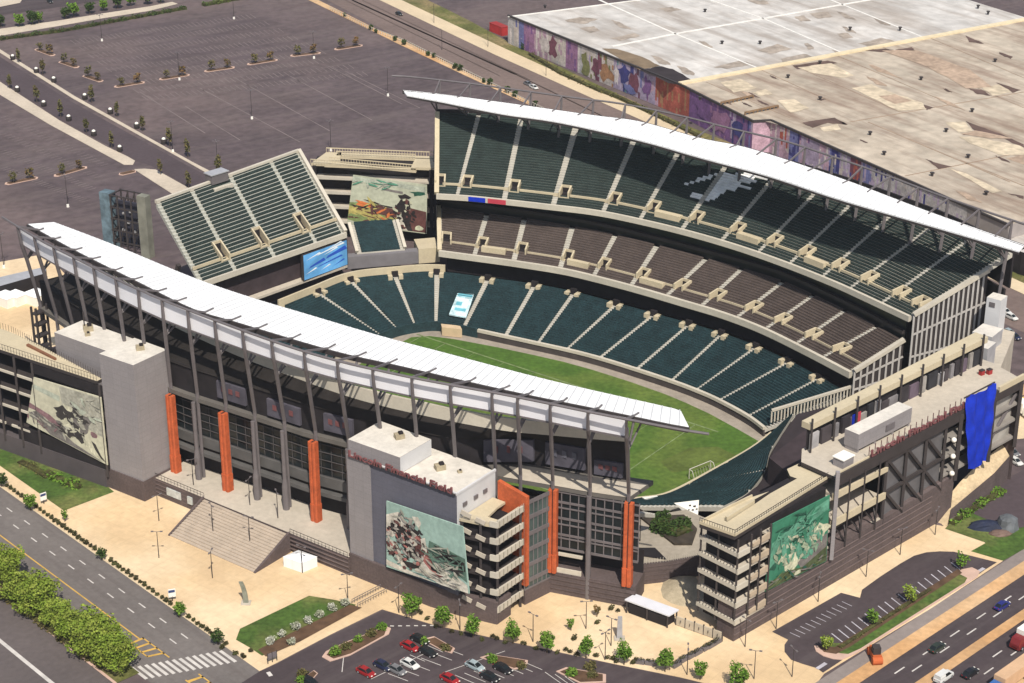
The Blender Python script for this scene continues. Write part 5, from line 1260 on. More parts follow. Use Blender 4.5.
b = MB(); n = 14; c = at(683, 590)
rings = []
rr = random.Random(2)
for i, (r_, z) in enumerate(((1.25, 0), (1.0, .4), (.7, 1.1), (.36, 1.9), (.08, 2.2))):
    rings.append([c + Vector((math.cos(2 * math.pi * k / n) * 3.6 * r_ * (1 + rr.uniform(-.1, .1)), math.sin(2 * math.pi * k / n) * 5.6 * r_ * (1 + rr.uniform(-.1, .1)), z)) for k in range(n)])
b.add([p for r_ in rings for p in r_], [(i * n + k, i * n + (k + 1) % n, (i + 1) * n + (k + 1) % n, (i + 1) * n + k) for i in range(4) for k in range(n)] + [tuple(4 * n + k for k in range(n))])
b.build('heap', mat('sand', (.40, .34, .24), .15, .8, .95, .12, 3), md, True)
wb = thing('fabric_banner', 'white triangular fabric with dark marks hung over the near corner seats', 'banner', at(690, 506, 1))
b = MB(); t4 = [at(674, 503, 2.5), at(699, 500, 4), at(698, 515, 2), at(687, 515, 1)]
b.quad(*t4); b.quad(*[p + Vector((0, .2, -.1)) for p in t4][::-1]); b.build('cloth', M_WPAINT, wb)
b = MB(); c = sum(t4, Vector()) / 4
ax = (t4[1] - t4[0]).normalized(); ay = (t4[2] - t4[1]).normalized()
for k, (x, y, s_) in enumerate(((-.2, -.8, .5), (.8, -.5, .6), (.5, .4, .5), (1.4, .3, .45), (-.3, .3, .35))):
    p = c + ax * x + ay * y + Vector((0, -.3, .25)); b.quad(p, p + ax * s_, p + ax * s_ + ay * s_ * .8, p + ay * s_ * .6)
b.build('marks', M_STEELD, wb)
wc = thing('seat_cover', 'white cover lying on the seats by the near corner of the bowl', 'seat cover', at(648, 498, -3))
b = MB(); q = [at(642, 497, -2.6), at(657, 495.5, -2.6), at(662, 501, -2.2), at(650, 503, -2.2)]; b.quad(*q); b.quad(*[p - Vector((0, 0, .15)) for p in q][::-1]); b.build('cover', M_WPAINT, wc)
# goal frame (white, at the south end)
M_GOAL = mat('goal_paint', (.50, .48, .42), .1)
gl = thing('goal', 'white goal frame standing on the turf at the open end', 'goal', at(699, 475, -6.5))
b = MB(); p, q = at(689, 479, -6.5), at(710, 470.5, -6.5); d_ = (q - p).normalized(); n_ = Vector((d_.y, -d_.x, 0))
if n_.x < 0: n_ = -n_
for r_ in (p, q): b.tube([r_, r_ + Vector((0, 0, 2.6))], .10, 6); b.tube([r_ + Vector((0, 0, 2.6)), r_ + n_ * 1.0 + Vector((0, 0, 2.5)), r_ + n_ * 2.2], .1, 5)
b.tube([p + Vector((0, 0, 2.6)), q + Vector((0, 0, 2.6))], .10, 6); b.tube([p + n_ * 2.2, q + n_ * 2.2], .1, 5); b.build('frame', M_GOAL, gl)
b = MB()
for k in range(9): r_ = p.lerp(q, k / 8); b.bar(r_ + n_ * 1.0 + Vector((0, 0, 2.5)), r_ + n_ * 2.2, .04)
b.build('net', M_CONC, gl)

# ---------------------------------------------------------------- far parking lots, paths and the road behind
far_walk = [(-30, 58), (0, 82), (60, 121), (105, 146), (128, 157), (135, 161), (133, 165), (124, 165), (50, 125), (0, 95), (-30, 76)]
sheet('path', px(far_walk), .14, M_PATH, thick=.1)
sheet('path', px([(134, 169.5), (145, 169), (156, 170), (190, 189), (176, 196.5)]), .14, M_PATH, thick=.1)
sheet('path', px([(-20, 36), (0, 49.5), (75, 96.5), (192, 162), (225, 179), (221, 181.5), (190.5, 164), (73, 98.8), (0, 53), (-20, 41)]), .14, M_PATH, thick=.1)
sheet('service_road', px([(-20, 45), (0, 57), (71, 101.5), (189, 166.5), (221, 183), (192, 189), (156, 168), (136, 160), (128, 156), (60, 120), (0, 80), (-30, 58)]), .05, mat('asphalt_plum', (.072, .054, .060), .12, .06, .95, .1, .8))
sheet('path', px([(-20, 34), (0, 29), (60, 20.5), (100, 14), (150, 6.5), (172, 2), (178, 4), (150, 11), (100, 19), (60, 26), (0, 36), (-20, 41)]), .10, M_PATH)
sheet('back_road', px([(-30, 20), (0, 15), (60, 7), (140, -6), (130, -30), (-60, -10)]), .05, M_ROADD)
sheet('path', px([(-30, 10), (0, 7), (20, 3), (24, -3), (-20, -3)]), .10, M_PATH)
b = MB()
def fseg(x0, y0, x1, y1, w_): seg(x0, y0, x1, y1, w_, b, .05)
# faded bay lines of the far lots, laid out as rows of bays
def bays(x0, y0, x1, y1, dx, dy, n, w_=.24):
    for k in range(n + 1):
        f = k / n; x, y = x0 + (x1 - x0) * f, y0 + (y1 - y0) * f; fseg(x, y, x + dx, y + dy, w_)
for r_ in range(9): bays(70 + 9 * r_, 40 + 7.0 * r_, 250 + 14 * r_, 14 + 7.2 * r_, 6, 4, 40)
for (x0, y0, x1, y1) in ((140, 92, 205, 133), (233, 77, 330, 131), (290, 76, 372, 120), (328, 66, 402, 104), (345, 71, 420, 108), (185, 106, 240, 140), (200, 88, 300, 142)): fseg(x0, y0, x1, y1, .35)
for r_ in range(4): bays(0, 118 + 17 * r_, 100 - 6 * r_, 166 + 12 * r_, 8, -2.2, 26)
for r_ in range(0): bays(262 + 22 * r_, 60 - 4 * r_, 352 + 16 * r_, 108 - 2 * r_, 7, -2, 26)
tag(b.build('bay_markings', M_FADED), kind='structure')
def px_island(x0, y0, x1, y1, w_=2.0):
    p, q = at(x0, y0), at(x1, y1); d = (q - p).normalized(); n_ = Vector((-d.y, d.x, 0)) * w_
    P = [p - n_ * .6, p - d * .8, p + n_ * .6, q + n_ * .6, q + d * .8, q - n_ * .6]
    sheet('kerb_island', P, .18, M_KERB, thick=.18); c = (p + q) / 2; sheet('planting_bed', [c + (r_ - c) * .87 for r_ in P], .22, M_SOIL)
ISL = [(37, 49.5, 53, 55.5), (61, 62, 77, 67.5), (85, 76, 101, 81.5), (116, 87, 143, 82.5), (161, 79.5, 188, 75), (206, 71.5, 233, 67.5), (249, 64.5, 276, 60), (292, 56, 319, 53), (336, 49.5, 361, 45.5), (7, 184, 36, 178), (56, 176, 85, 167.5), (121, 174.5, 134, 171.5)]
for i in ISL: px_island(*i)
# road behind the far stand
road_edge = [(404, 41), (420, 49), (470, 74.5), (529, 103.5), (600, 138), (760, 215), (1040, 350)]
sheet('far_road', px([(300, -14), (395, 36), (404, 40), (470, 73), (529, 102), (600, 137), (760, 214), (1040, 340), (1100, 350), (1100, 330), (760, 172), (670, 132), (590, 96), (495, 53), (375, -4), (350, -14)]), .05, M_ROAD.copy() if False else mat('asphalt_brown', (.165, .122, .108), .12, .05, .95, .12, .6))
sheet('pavement', px([(360, -12), (385, -12), (401, 0), (500, 46.5), (600, 92), (680, 128), (760, 164), (1100, 318), (1100, 330), (760, 172), (670, 133), (590, 97.5), (495, 55), (379, 0)]), .12, M_WALK)
sheet('grass_verge', px([(385, -12), (401, 0), (500, 46.5), (600, 92), (680, 128), (760, 164), (1100, 318), (1100, 300), (1000, 255), (830, 196), (753, 152), (690, 127), (600, 86), (512, 44), (470, 21), (440, 6), (410, -8)]), .07, M_DRYG)
sheet('edge_path', px([(296, -8), (304, -2), (372, 31), (397, 43.5), (470, 78), (529, 105), (531, 102), (470, 74), (404, 41), (376, 29), (310, -4), (302, -8)]), .10, M_DIRT)
b = MB()
for (x0, y0, x1, y1, w_) in ((352, 0, 516, 74.5, 1.0), (516, 74.5, 600, 115, .5), (600, 115, 760, 190, .5), (362, 0, 530, 80, .3), (345, 0, 500, 76, .3)): fseg(x0, y0, x1, y1, w_)
tag(b.build('road_markings', mat('tan_line', (.40, .27, .17), .2, .3)), kind='structure')
# right edge: tan yard and service road
sheet('tan_yard', px([(1003, 413), (1050, 405), (1050, 436), (1003, 441)]), .09, M_WALK)
sheet('yard_path', px([(1003, 388), (1050, 380), (1050, 392), (1004, 398)]), .09, M_DIRT)
sheet('right_lot', px([(960, 508), (1000, 484), (1040, 460), (1060, 520), (1010, 530)]), .085, mat('asphalt_plum', (.072, .054, .060)))
# ---------------------------------------------------------------- the warehouse with the painted wall
ZR = 11.0
def RL(x, y): return at(x, y, ZR)
wh = thing('warehouse', 'long low warehouse with a patched white and tan roof and a painted purple wall', 'warehouse', at(512, 45))
P1, P2, P3, P4, P5 = RL(508, 16), RL(680, 85), RL(753, 122), RL(771, 121), RL(1009, 226)
def isect(a, b_, c, d):
    r_, s_ = b_ - a, d - c; k = ((c - a).x * s_.y - (c - a).y * s_.x) / (r_.x * s_.y - r_.y * s_.x); return a + r_ * k
BK0, BK1 = RL(969, 0), RL(1024, 17)
PA = isect(P1, RL(640, 0), BK0, BK1); PB = isect(P2, RL(1024, 21), BK0, BK1); PC = isect(P5, RL(1024, 222), BK0, BK1)
M_RW = mat('roof_white', (.53, .51, .485), .12, .04, .9, .14, .22, c2=(.43, .39, .35), c2scale=.03, c2lo=.48, c2hi=.72, streak=(146, .016, .11, (.27, .225, .19), .85))
M_RT = mat('roof_tan', (.45, .39, .315), .14, .05, .9, .16, .25, c2=(.36, .30, .235), c2scale=.03, c2lo=.45, c2hi=.70, streak=(146, .018, .13, (.20, .13, .095), .95))
b = MB(); b.prism([P1, P2, PB, PA], 0, ZR, 1, 0); b.build('white_roof_hall', (M_RW, mat('block_wall', (.3, .27, .26), .15, .2)), wh)
b = MB(); b.prism([P2, P3, P4, P5, PC, PB], 0, ZR + .3, 1, 0); b.build('tan_roof_hall', (M_RT, mat('block_wall', (.3, .27, .26))), wh)
b = MB()
def rseg(x0, y0, x1, y1, w_, h, z=ZR): b.bar(at(x0, y0, z) + Vector((0, 0, h / 2)), at(x1, y1, z) + Vector((0, 0, h / 2)), w_, h)
for s_ in ((680, 85, 1026, 20.5, 2.4, .9),): rseg(*s_)
b.build('roof_upstand', mat('cream_upstand', (.66, .56, .38), .1), wh)
b = MB()
for s_ in ((612, 46.5, 680, 33, 1.2, .15), (680, 33, 875, -1, 1.2, .15), (599, 0, 674, 33.5, 1.0, .15), (674, 33.5, 757, 68, .8, .15), (710, 0, 764, 19, .8, .15), (764, 19, 842, 53, .8, .15), (828, -1, 922, 37, .8, .15), (508, 17, 640, 0, .8, .2)): rseg(*s_)
b.build('white_seam', mat('seam_white', (.72, .70, .66), .1), wh)
b = MB(); z = ZR + .3
for (x0, y0, x1, y1, w_) in ((757, 68, 830, 101, .4), (838, 56, 960, 108, .35), (880, 46, 1024, 108, .35), (786, 62, 900, 112, .3), (930, 38, 1024, 78, .35), (706, 82, 790, 118, .3), (868, 122, 1010, 182, .5), (960, 160, 1024, 186, .5), (850, 122, 1024, 92, .5), (905, 176, 1024, 152, .5)): rseg(x0, y0, x1, y1, w_, .06, z)
b.build('roof_seam', mat('seam_brown', (.30, .22, .16), .2), wh)
def cvt(pts): return [(680 + x / 2.977, y / 2.977) for x, y in pts]
darkp = [cvt(q) for q in (((335, 195), (440, 180), (470, 188), (430, 196), (350, 206)), ((520, 150), (610, 145), (640, 150), (600, 155)), ((850, 105), (905, 130), (860, 125)), ((950, 155), (990, 168), (985, 175), (950, 160)), ((850, 360), (905, 380), (970, 405), (1024, 430), (1024, 440), (960, 410), (880, 400), (840, 402), (880, 390)), ((730, 472), (765, 485), (810, 495), (770, 503)), ((365, 365), (460, 350), (500, 370), (440, 365), (395, 380)), ((860, 262), (900, 268), (925, 285), (885, 280)), ((700, 300), (755, 320), (735, 328)), ((940, 245), (1015, 268), (990, 276)), ((975, 575), (1024, 583), (1024, 592)), ((690, 140), (700, 150), (640, 148)), ((415, 292), (435, 295), (420, 300)))]
lightp = [cvt(q) for q in (((350, 200), (450, 188), (520, 225), (480, 232), (385, 215)), ((510, 262), (570, 250), (630, 275), (720, 305), (735, 325), (650, 330), (590, 300)), ((830, 405), (900, 410), (1024, 436), (1024, 462), (950, 460), (860, 425)), ((120, 245), (180, 235), (230, 262), (160, 276)), ((215, 275), (255, 265), (275, 280), (235, 285)), ((290, 300), (340, 295), (385, 322), (330, 335)), ((415, 380), (470, 370), (480, 385), (430, 392)), ((900, 260), (960, 250), (985, 275), (930, 285)), ((790, 365), (850, 362), (870, 390), (830, 395)), ((800, 500), (850, 515), (960, 570), (930, 575)))]
redp = [cvt(q) for q in (((600, 150), (700, 148), (860, 205), (930, 260), (850, 262), (740, 200)), ((835, 398), (880, 388), (990, 412), (930, 412)), ((590, 285), (640, 280), (690, 300), (640, 310)), ((970, 470), (1024, 460), (1024, 490)))]
greyp = [cvt(q) for q in (((230, 150), (290, 130), (335, 145), (270, 160)), ((465, 100), (500, 98), (515, 112), (485, 115)), ((385, 40), (440, 35), (455, 50), (410, 55)), ((530, 130), (600, 112), (655, 125), (570, 140)), ((100, 200), (180, 180), (220, 190), (140, 205)), ((300, 175), (370, 160), (400, 170), (310, 190)), ((340, 50), (370, 46), (390, 62), (360, 64)), ((200, 0), (250, 0), (270, 12), (230, 12)))]
stain = [[(565, 20), (580, 17), (598, 19), (585, 24), (568, 22)], [(580, 28), (594, 26), (600, 31), (590, 33)], [(658, 8), (672, 7), (682, 10), (668, 12)], [(610, 38), (634, 33), (640, 36), (620, 41)]]
darkw = [[(640, 70), (660, 66), (673, 69), (692, 80), (674, 84), (668, 83)]]
brow = [[(602, 48.5), (617, 49), (640, 56), (660, 65.5), (640, 70), (622, 60)]]
rs = random.Random(77)
def streaks(n, x0, x1, y0f, y1f, out, L, h):
    for _ in range(n):
        x = rs.uniform(x0, x1); y = rs.uniform(y0f(x), y1f(x)); l = L * rs.uniform(.4, 1.2); t = h * rs.uniform(.4, 1.3)
        out.append([(x, y), (x + l * .4, y + l * .15 - t * .4), (x + l, y + l * .44 - t * .1), (x + l * 1.02, y + l * .46 + t * .3), (x + l * .45, y + l * .25 + t)])
up = lambda x: 88 - (x - 680) * .187
lo = lambda x: 84 + (x - 680) * .40
for grp, n, L, h in ((darkp, 9, 15, .9), (redp, 6, 26, 2.2), (greyp, 14, 26, 2.0)): streaks(n, 715, 1000, up, lambda x: min(lo(x), 200), grp, L, h)
streaks(9, 560, 920, lambda x: max(2, 22 - (x - 560) * .1), lambda x: min(78, 30 + (x - 560) * .35) if x < 700 else 78 - (x - 690) * .2, stain, 18, 3.0)
b = MB(); k = 0
for m_i, group in enumerate((darkp, lightp, redp, greyp + stain, darkw, brow)):
    for q in group:
        zz = ZR + (.36 + .01 * (k % 7) if (m_i < 3) else .05 + .01 * (k % 5)); k += 1
        q2 = []; rj = random.Random(k)
        for i_ in range(len(q)):
            (xa, ya_), (xb, yb_) = q[i_], q[(i_ + 1) % len(q)]; q2.append((xa, ya_))
            for f in (.25, .5, .75): q2.append((xa + (xb - xa) * f + rj.uniform(-.7, .7), ya_ + (yb_ - ya_) * f + rj.uniform(-.45, .45)))
        b.poly([at(x, y, zz) for x, y in q2], m_i)
b.build('roof_patch', (mat('tar_dark', (.11, .07, .058), .3, .2), mat('patch_cream', (.54, .455, .335), .2, .2, .9, .2, .5), mat('patch_rust', (.39, .29, .215), .2, .15, .9, .15, .6), mat('stain_grey', (.33, .28, .235), .25, .2, .9, .2, .6), mat('tar_black', (.03, .022, .024), .3, .2), mat('stain_brown', (.19, .14, .09), .25, .2)), wh)
for i, (x, y) in enumerate(((545, 8), (705, 12), (722, 44), (760, 44), (700, 100), (820, 64), (788, 78), (870, 135), (820, 100), (921, 80), (968, 158), (972, 112), (986, 195), (884, 155), (932, 176), (946, 132), (995, 62), (900, 30), (850, 30), (978, 8), (988, 14))):
    b = MB(); p = at(x, y, ZR + (.3 if i > 3 else 0)); b.tube([p, p + Vector((0, 0, .9))], .45, 6); b.tube([p + Vector((0, 0, .9)), p + Vector((0, 0, 1.2))], .75, 6); b.build('roof_vent', M_STEELD, wh)
for (x0, y0, x1, y1) in ((721, 105, 753, 98), (745, 115, 778, 108)):
    b = MB(); p, q = at(x0, y0, ZR + .3), at(x1, y1, ZR + .3)
    for f in range(9): r_ = p.lerp(q, f / 8); b.bar(r_, r_ + Vector((0, 0, .9)), .5, .5)
    b.bar(p + Vector((0, 0, .9)), q + Vector((0, 0, .9)), .8, .4); b.build('roof_rail', mat('rail_brown', (.22, .14, .08), .2), wh)
b = MB()
for a, c in ((P1, P2), (P2, P3), (P3, P4), (P4, P5)): b.bar(Vector((a.x, a.y, ZR + .25)), Vector((c.x, c.y, ZR + .25)), .7, .7)
b.build('roof_edge', M_STEELD, wh)
# painted wall: ragged upright fields of colour with figures, laid on the front wall
inks = {'grey': (.42, .40, .40), 'blue': (.16, .17, .36), 'magenta': (.31, .16, .28), 'pink': (.45, .30, .37), 'maroon': (.17, .06, .09), 'cream': (.52, .46, .42), 'lilac': (.38, .31, .42), 'orange': (.36, .19, .10), 'red': (.38, .10, .07), 'purple': (.19, .095, .24), 'navy': (.05, .05, .19), 'teal': (.16, .28, .30), 'olive': (.20, .20, .08), 'white': (.60, .54, .52)}
ik = list(inks); mm = [mat('mural_' + k_, inks[k_], .25, .35, .85, .2, 1.5) for k_ in ik]
b = MB(); rr = random.Random(21)
bandsx = [(508, 514, 'grey white'), (514, 519, 'cream grey blue'), (519, 524, 'blue lilac'), (524, 536, 'magenta purple pink'), (536, 548, 'pink cream white'), (548, 555, 'cream maroon pink'), (555, 566, 'cream grey pink'), (566, 578, 'magenta magenta purple'), (578, 584, 'white grey'), (584, 596, 'cream olive grey lilac'), (596, 602, 'maroon olive grey'), (602, 614, 'cream orange orange olive'), (614, 622, 'lilac cream teal'), (622, 634, 'lilac blue navy teal'), (634, 644, 'lilac maroon purple blue'), (644, 656, 'lilac pink lilac'), (656, 664, 'red pink orange'), (664, 690, 'red red orange'), (690, 730, 'purple purple magenta'), (730, 753, 'purple blue navy lilac')]
def wall_pt(x, f):
    """point on the front wall below the roof edge at photo column x; f = 0 top, 1 foot"""
    k = (x - 508) / (753 - 508)
    lo, hi = 0.0, 1.0
    for _ in range(40):
        m_ = (lo + hi) / 2; p = (P1.lerp(P2, m_ * 2) if m_ < .5 else P2.lerp(P3, m_ * 2 - 1))
        if pix(p)[0] < x: lo = m_
        else: hi = m_
    p = (P1.lerp(P2, lo * 2) if lo < .5 else P2.lerp(P3, lo * 2 - 1)); return Vector((p.x, p.y, ZR - .2 - (ZR - .3) * f))
wn = (P2 - P1).normalized(); wn = Vector((wn.y, -wn.x, 0)); wn = -wn if wn.y > 0 else wn
for x0, x1, cs_ in bandsx:
    cs_ = cs_.split(); n = max(2, int((x1 - x0) / 1.6))
    for k in range(n):
        xa, xb = x0 + (x1 - x0) * k / n, x0 + (x1 - x0) * (k + 1) / n
        cuts = [0] + sorted(rr.uniform(.1, .9) for _ in range(3)) + [1]
        for j in range(4):
            c = cs_[0] if rr.random() < .5 else rr.choice(cs_)
            o = wn * .06
            sl = rr.uniform(-.05, .05) if 0 < j < 3 else 0
            b.quad(wall_pt(xa, cuts[j]) + o, wall_pt(xb, max(0, min(1, cuts[j] + 0))) + o, wall_pt(xb, cuts[j + 1]) + o, wall_pt(xa, cuts[j + 1]) + o, ik.index(c))
for (x, f, w_, h_, c, sd_) in ((552, .45, 5, .38, 'maroon', 1), (607, .6, 6, .3, 'orange', 2), (624, .4, 6, .3, 'navy', 3), (636, .55, 5, .4, 'maroon', 4), (586, .6, 4, .35, 'olive', 5), (545, .5, 4, .3, 'white', 6), (617, .5, 3, .4, 'white', 7), (596, .55, 3, .35, 'maroon', 8), (648, .5, 4, .4, 'purple', 9), (720, .5, 9, .35, 'magenta', 10), (705, .4, 8, .3, 'purple', 11), (740, .5, 6, .3, 'navy', 12), (630, .8, 7, .15, 'blue', 13)):
    r2 = random.Random(sd_); pts = []
    for k in range(13):
        a = 2 * math.pi * k / 13; q = 1 + r2.uniform(-.45, .45); pts.append((x + w_ * math.cos(a) * q, f + h_ * math.sin(a) * q))
    P_ = [wall_pt(max(508.5, min(752, xx)), max(.02, min(.98, ff))) + wn * (.1 + .01 * sd_) for xx, ff in pts]
    e1 = (P2 - P1).normalized(); fl = [Vector(((p - P1).dot(e1), p.z, 0)) for p in P_]
    b.add(P_, [tuple(t) for t in tessellate_polygon([fl])], ik.index(c))
b.build('mural', mm, wh)
b = MB(); L2 = (P5 - P4); n2 = Vector((L2.y, -L2.x, 0)).normalized(); n2 = -n2 if n2.y > 0 else n2
names = ['pink lilac white', 'pink red cream', 'blue navy', 'lilac pink purple', 'lilac white', 'pink lilac white', 'navy blue cream', 'lilac cream grey', 'maroon red navy', 'lilac blue', 'grey cream', 'cream grey']
for k in range(110):
    c = names[min(int(k / 6), 11)].split() if k < 60 else ['grey', 'cream', 'navy', 'grey', 'lilac']
    q0, q1 = P4 + L2 * (k / 130), P4 + L2 * ((k + 1) / 130); cuts = [0] + sorted(rr.uniform(.1, .9) for _ in range(3)) + [1]
    for j in range(4):
        z0, z1 = ZR - .2 - (ZR - .3) * cuts[j], ZR - .2 - (ZR - .3) * cuts[j + 1]
        cj = c[0] if rr.random() < .4 else rr.choice(c)
        b.quad(Vector((q0.x, q0.y, z0)) + n2 * .08, Vector((q1.x, q1.y, z0)) + n2 * .08, Vector((q1.x, q1.y, z1)) + n2 * .08, Vector((q0.x, q0.y, z1)) + n2 * .08, ik.index(cj))
a_, c_ = P3, P4; n3 = Vector(((c_ - a_).y, -(c_ - a_).x, 0)).normalized(); n3 = -n3 if n3.y > 0 else n3
b.quad(*[Vector((p.x, p.y, z)) + n3 * .08 for p, z in ((a_, ZR - .2), (c_, ZR - .2), (c_, .2), (a_, .2))], ik.index('pink'))
b.build('mural', mm, wh)
wl = thing('warehouse', 'white flat roofed shed beyond the right tip of the far canopy', 'shed', at(1015, 240))
b = MB(); q = [at(x, y, 7) for x, y in ((1002, 243), (1026, 232), (1060, 238), (1060, 262), (1022, 252))]; b.prism([(p.x, p.y) for p in q], 0, 7, 1, 0); b.build('shed_wall', (M_RW, M_DARK), wl)

# left edge: long low building and wall under the canopy end
lb = thing('low_building', 'long low building with a grey flat roof at the left edge of the picture', 'building', at(20, 285))
b = MB(); q = [at(x, y, 4.5) for x, y in ((-40, 287), (0, 277), (46, 266.5), (46, 273), (0, 286), (-40, 297))]; b.prism([(p.x, p.y) for p in q], 0, 4.5, 1, 0); b.build('block', (M_SILV, M_DARK), lb)
for i, (x, y, w_, d_) in enumerate(((7, 304, 6, 4.5), (17, 303, 5, 4), (37, 302, 5.5, 5))):
    t = thing('marquee', ('plain white marquee at the left edge, nearest the picture border', 'small white marquee in the middle of three by the low building', 'white marquee beside the stair frame under the left canopy end')[i], 'marquee', at(x, y), 'white marquees by the low building')
    b = MB(); p = at(x, y); b.box(p, w_, d_, 2.8, AU); b.build('marquee_wall', M_WPAINT, t)
    b = MB(); ca, sa = math.cos(AU), math.sin(AU); c5 = [p + Vector((xx * ca - yy * sa, xx * sa + yy * ca, 2.8)) for xx, yy in ((-w_/2-.1, -d_/2-.1), (w_/2+.1, -d_/2-.1), (w_/2+.1, d_/2+.1), (-w_/2-.1, d_/2+.1))]
    b.add(c5 + [p + Vector((0, 0, 4.2))], ((0, 1, 4), (1, 2, 4), (2, 3, 4), (3, 0, 4))); b.build('marquee_roof', M_WHITE, t)

# ---------------------------------------------------------------- small structures on the plaza
t = thing('tent', 'white square tent on the plaza at the foot of the brown podium wall', 'tent', at(300, 566))
c4 = [at(283.7, 566.5), at(302.5, 573), at(317.5, 566.5), at(299, 560)]; c = sum(c4, Vector()) / 4
b = MB(); b.prism(c4, 0, 2.4); b.build('tent_wall', M_WHITE, t)
b = MB(); e = [p + (p - c) * .03 + Vector((0, 0, 2.4)) for p in c4]; b.add(e + [c + Vector((0, 0, 3.3))], ((0, 1, 4), (1, 2, 4), (2, 3, 4), (3, 0, 4))); b.build('tent_roof', M_WHITE, t)
t = thing('gate_canopy', 'pale grey flat canopy on posts by the brown court wall', 'canopy', at(652, 610))
q = [at(624.7, 599.7, 3), at(669, 616, 3), at(679, 610, 3), at(635, 594, 3)]
b = MB(); b.prism([(p.x, p.y) for p in q], 2.8, 3.1); b.build('canopy_roof', mat('canopy_grey', (.62, .63, .68), .05), t)
for p in q + [q[0].lerp(q[1], .5)]: b = MB(); r_ = p.lerp(sum(q, Vector()) / 4, .08); b.bar(Vector((r_.x, r_.y, 0)), Vector((r_.x, r_.y, 2.8)), .3); b.build('post', M_STEELD, t)
b = MB(); i4 = [p.lerp(sum(q, Vector()) / 4, .16) for p in q]; b.prism([(p.x, p.y) for p in i4], 0, 2.3); b.build('turnstile_row', M_DARK, t)
t = thing('gate_fence', 'pale panelled gate fence at the foot of the right ramp tower', 'fence', at(700, 632))
p0, p1 = at(676, 625), at(722, 641.5)
for k in range(5):
    a, c = p0.lerp(p1, k / 5 + .01), p0.lerp(p1, (k + 1) / 5 - .01); d = (c - a).normalized(); n_ = Vector((-d.y, d.x, 0)) * .15
    b = MB(); b.prism([a - n_, c - n_, c + n_, a + n_], .15, 2.1); b.bar(a.lerp(c, .5) - n_ * 1.2 + Vector((0, 0, 1.0)), a.lerp(c, .5) - n_ * 1.2 + Vector((0, 0, 1.5)), .5, .1, 1); b.build('fence_panel', (mat('fence_tan', (.46, .40, .31), .12, .5), M_STEELD), t)
for k in range(6): b = MB(); a = p0.lerp(p1, k / 5); b.bar(a, a + Vector((0, 0, 2.4)), .25); b.build('post', M_STEELD, t)
def slab(name, label, x, y, h, w_, m, curl):
    t = thing(name, label, 'sculpture', at(x, y)); b = MB(); c = at(x, y); n = 12; vs = []
    for k in range(n + 1):
        f = k / n; off = curl * (f ** 2.2); vs += [c + Vector((sx * w_ / 2 * (1 - .25 * f) - off, dy + .1 * math.sin(f * 3), h * f * (1 - .08 * f * (1 if curl else 0)))) for sx, dy in ((-1, -.18), (1, -.18), (1, .18), (-1, .18))]
    b.add(vs, [(k * 4 + j, k * 4 + (j + 1) % 4, (k + 1) * 4 + (j + 1) % 4, (k + 1) * 4 + j) for k in range(n) for j in range(4)] + [tuple(n * 4 + j for j in range(4))])
    b.build('blade', m, t, False); b = MB(); b.box(c, w_ * 1.9, 1.8, .25); b.build('plinth', M_DECK, t)
slab('sculpture', 'tall curled grey green metal slab standing on the open plaza below the steps', 246, 603.5, 5.6, 1.05, mat('bronze_grey', (.20, .21, .17), .2, 1, .5), .8)
slab('sculpture', 'straight grey slab standing on the plaza near the gate canopy', 619.5, 639, 5.2, 1.15, mat('slab_grey', (.33, .33, .35), .1, 1, .5), 0)
t = thing('guard_rail', 'short grey ramp handrail between the lawn and the slate grey block', 'railing', at(365, 598))
b = MB(); p0, p1 = at(352, 604), at(381, 589)
for k in range(12): a = p0.lerp(p1, k / 11); b.bar(a, a + Vector((0, 0, 1.1)), .08)
b.bar(p0 + Vector((0, 0, 1.1)), p1 + Vector((0, 0, 1.1)), .1); b.bar(p0 + Vector((0, 0, .55)), p1 + Vector((0, 0, .55)), .07)
n_ = Vector((.5, -.6, 0)); b.bar(p0 + n_ * 2.5 + Vector((0, 0, 1.1)), p1 + n_ * 2.5 + Vector((0, 0, 1.1)), .1)
for k in range(12): a = p0.lerp(p1, k / 11) + n_ * 2.5; b.bar(a, a + Vector((0, 0, 1.1)), .08)
b.build('rails', M_STEEL, t)
t = thing('notice_board', 'dark double framed notice board at the corner by the car park entrance', 'sign', at(272, 661))
b = MB(); p = at(268, 664); q = at(277, 660.5)
for f in (0, .5, 1): r_ = p.lerp(q, f); b.bar(r_, r_ + Vector((0, 0, 2.4)), .16)
b.build('frame', M_STEELD, t); b = MB(); b.bar(p + Vector((0, 0, 1.6)), q + Vector((0, 0, 1.6)), .1, 1.2); b.build('panel', mat('panel_grey', (.16, .14, .15), .2), t)
# long terrace ramp at the right end: tan slope between brown walls
t = thing('ramp', 'narrow tan slope climbing between brown walls at the right end of the stadium', 'ramp', at(965, 500))
b = MB(); lp = [at(931, 520, 0), at(942, 504, 2.2), at(960, 482, 5.2), at(975, 467, 7), at(1003, 444, 8)]; rp = [at(948, 526, 0), at(951, 511, 1.8), at(975, 491, 3.8), at(994, 475, 5), at(1010, 457, 6)]
for k in range(4): b.quad(lp[k], rp[k], rp[k + 1], lp[k + 1])
b.build('slope', mat('tan_slope', (.50, .39, .25), .15, .3, .95, .15, 1.5), t)
b = MB()
for k in range(4):
    a, c = rp[k], rp[k + 1]; b.quad(Vector((a.x, a.y, 0)), Vector((c.x, c.y, 0)), c + Vector((0, 0, .5)), a + Vector((0, 0, .5))); a, c = lp[k], lp[k + 1]; b.quad(Vector((a.x, a.y, 0)), Vector((c.x, c.y, 0)), c, a)
b.quad(Vector((rp[4].x, rp[4].y, 0)), Vector((lp[4].x, lp[4].y, 0)), lp[4], rp[4]); b.build('side_wall', M_BROWN, t)
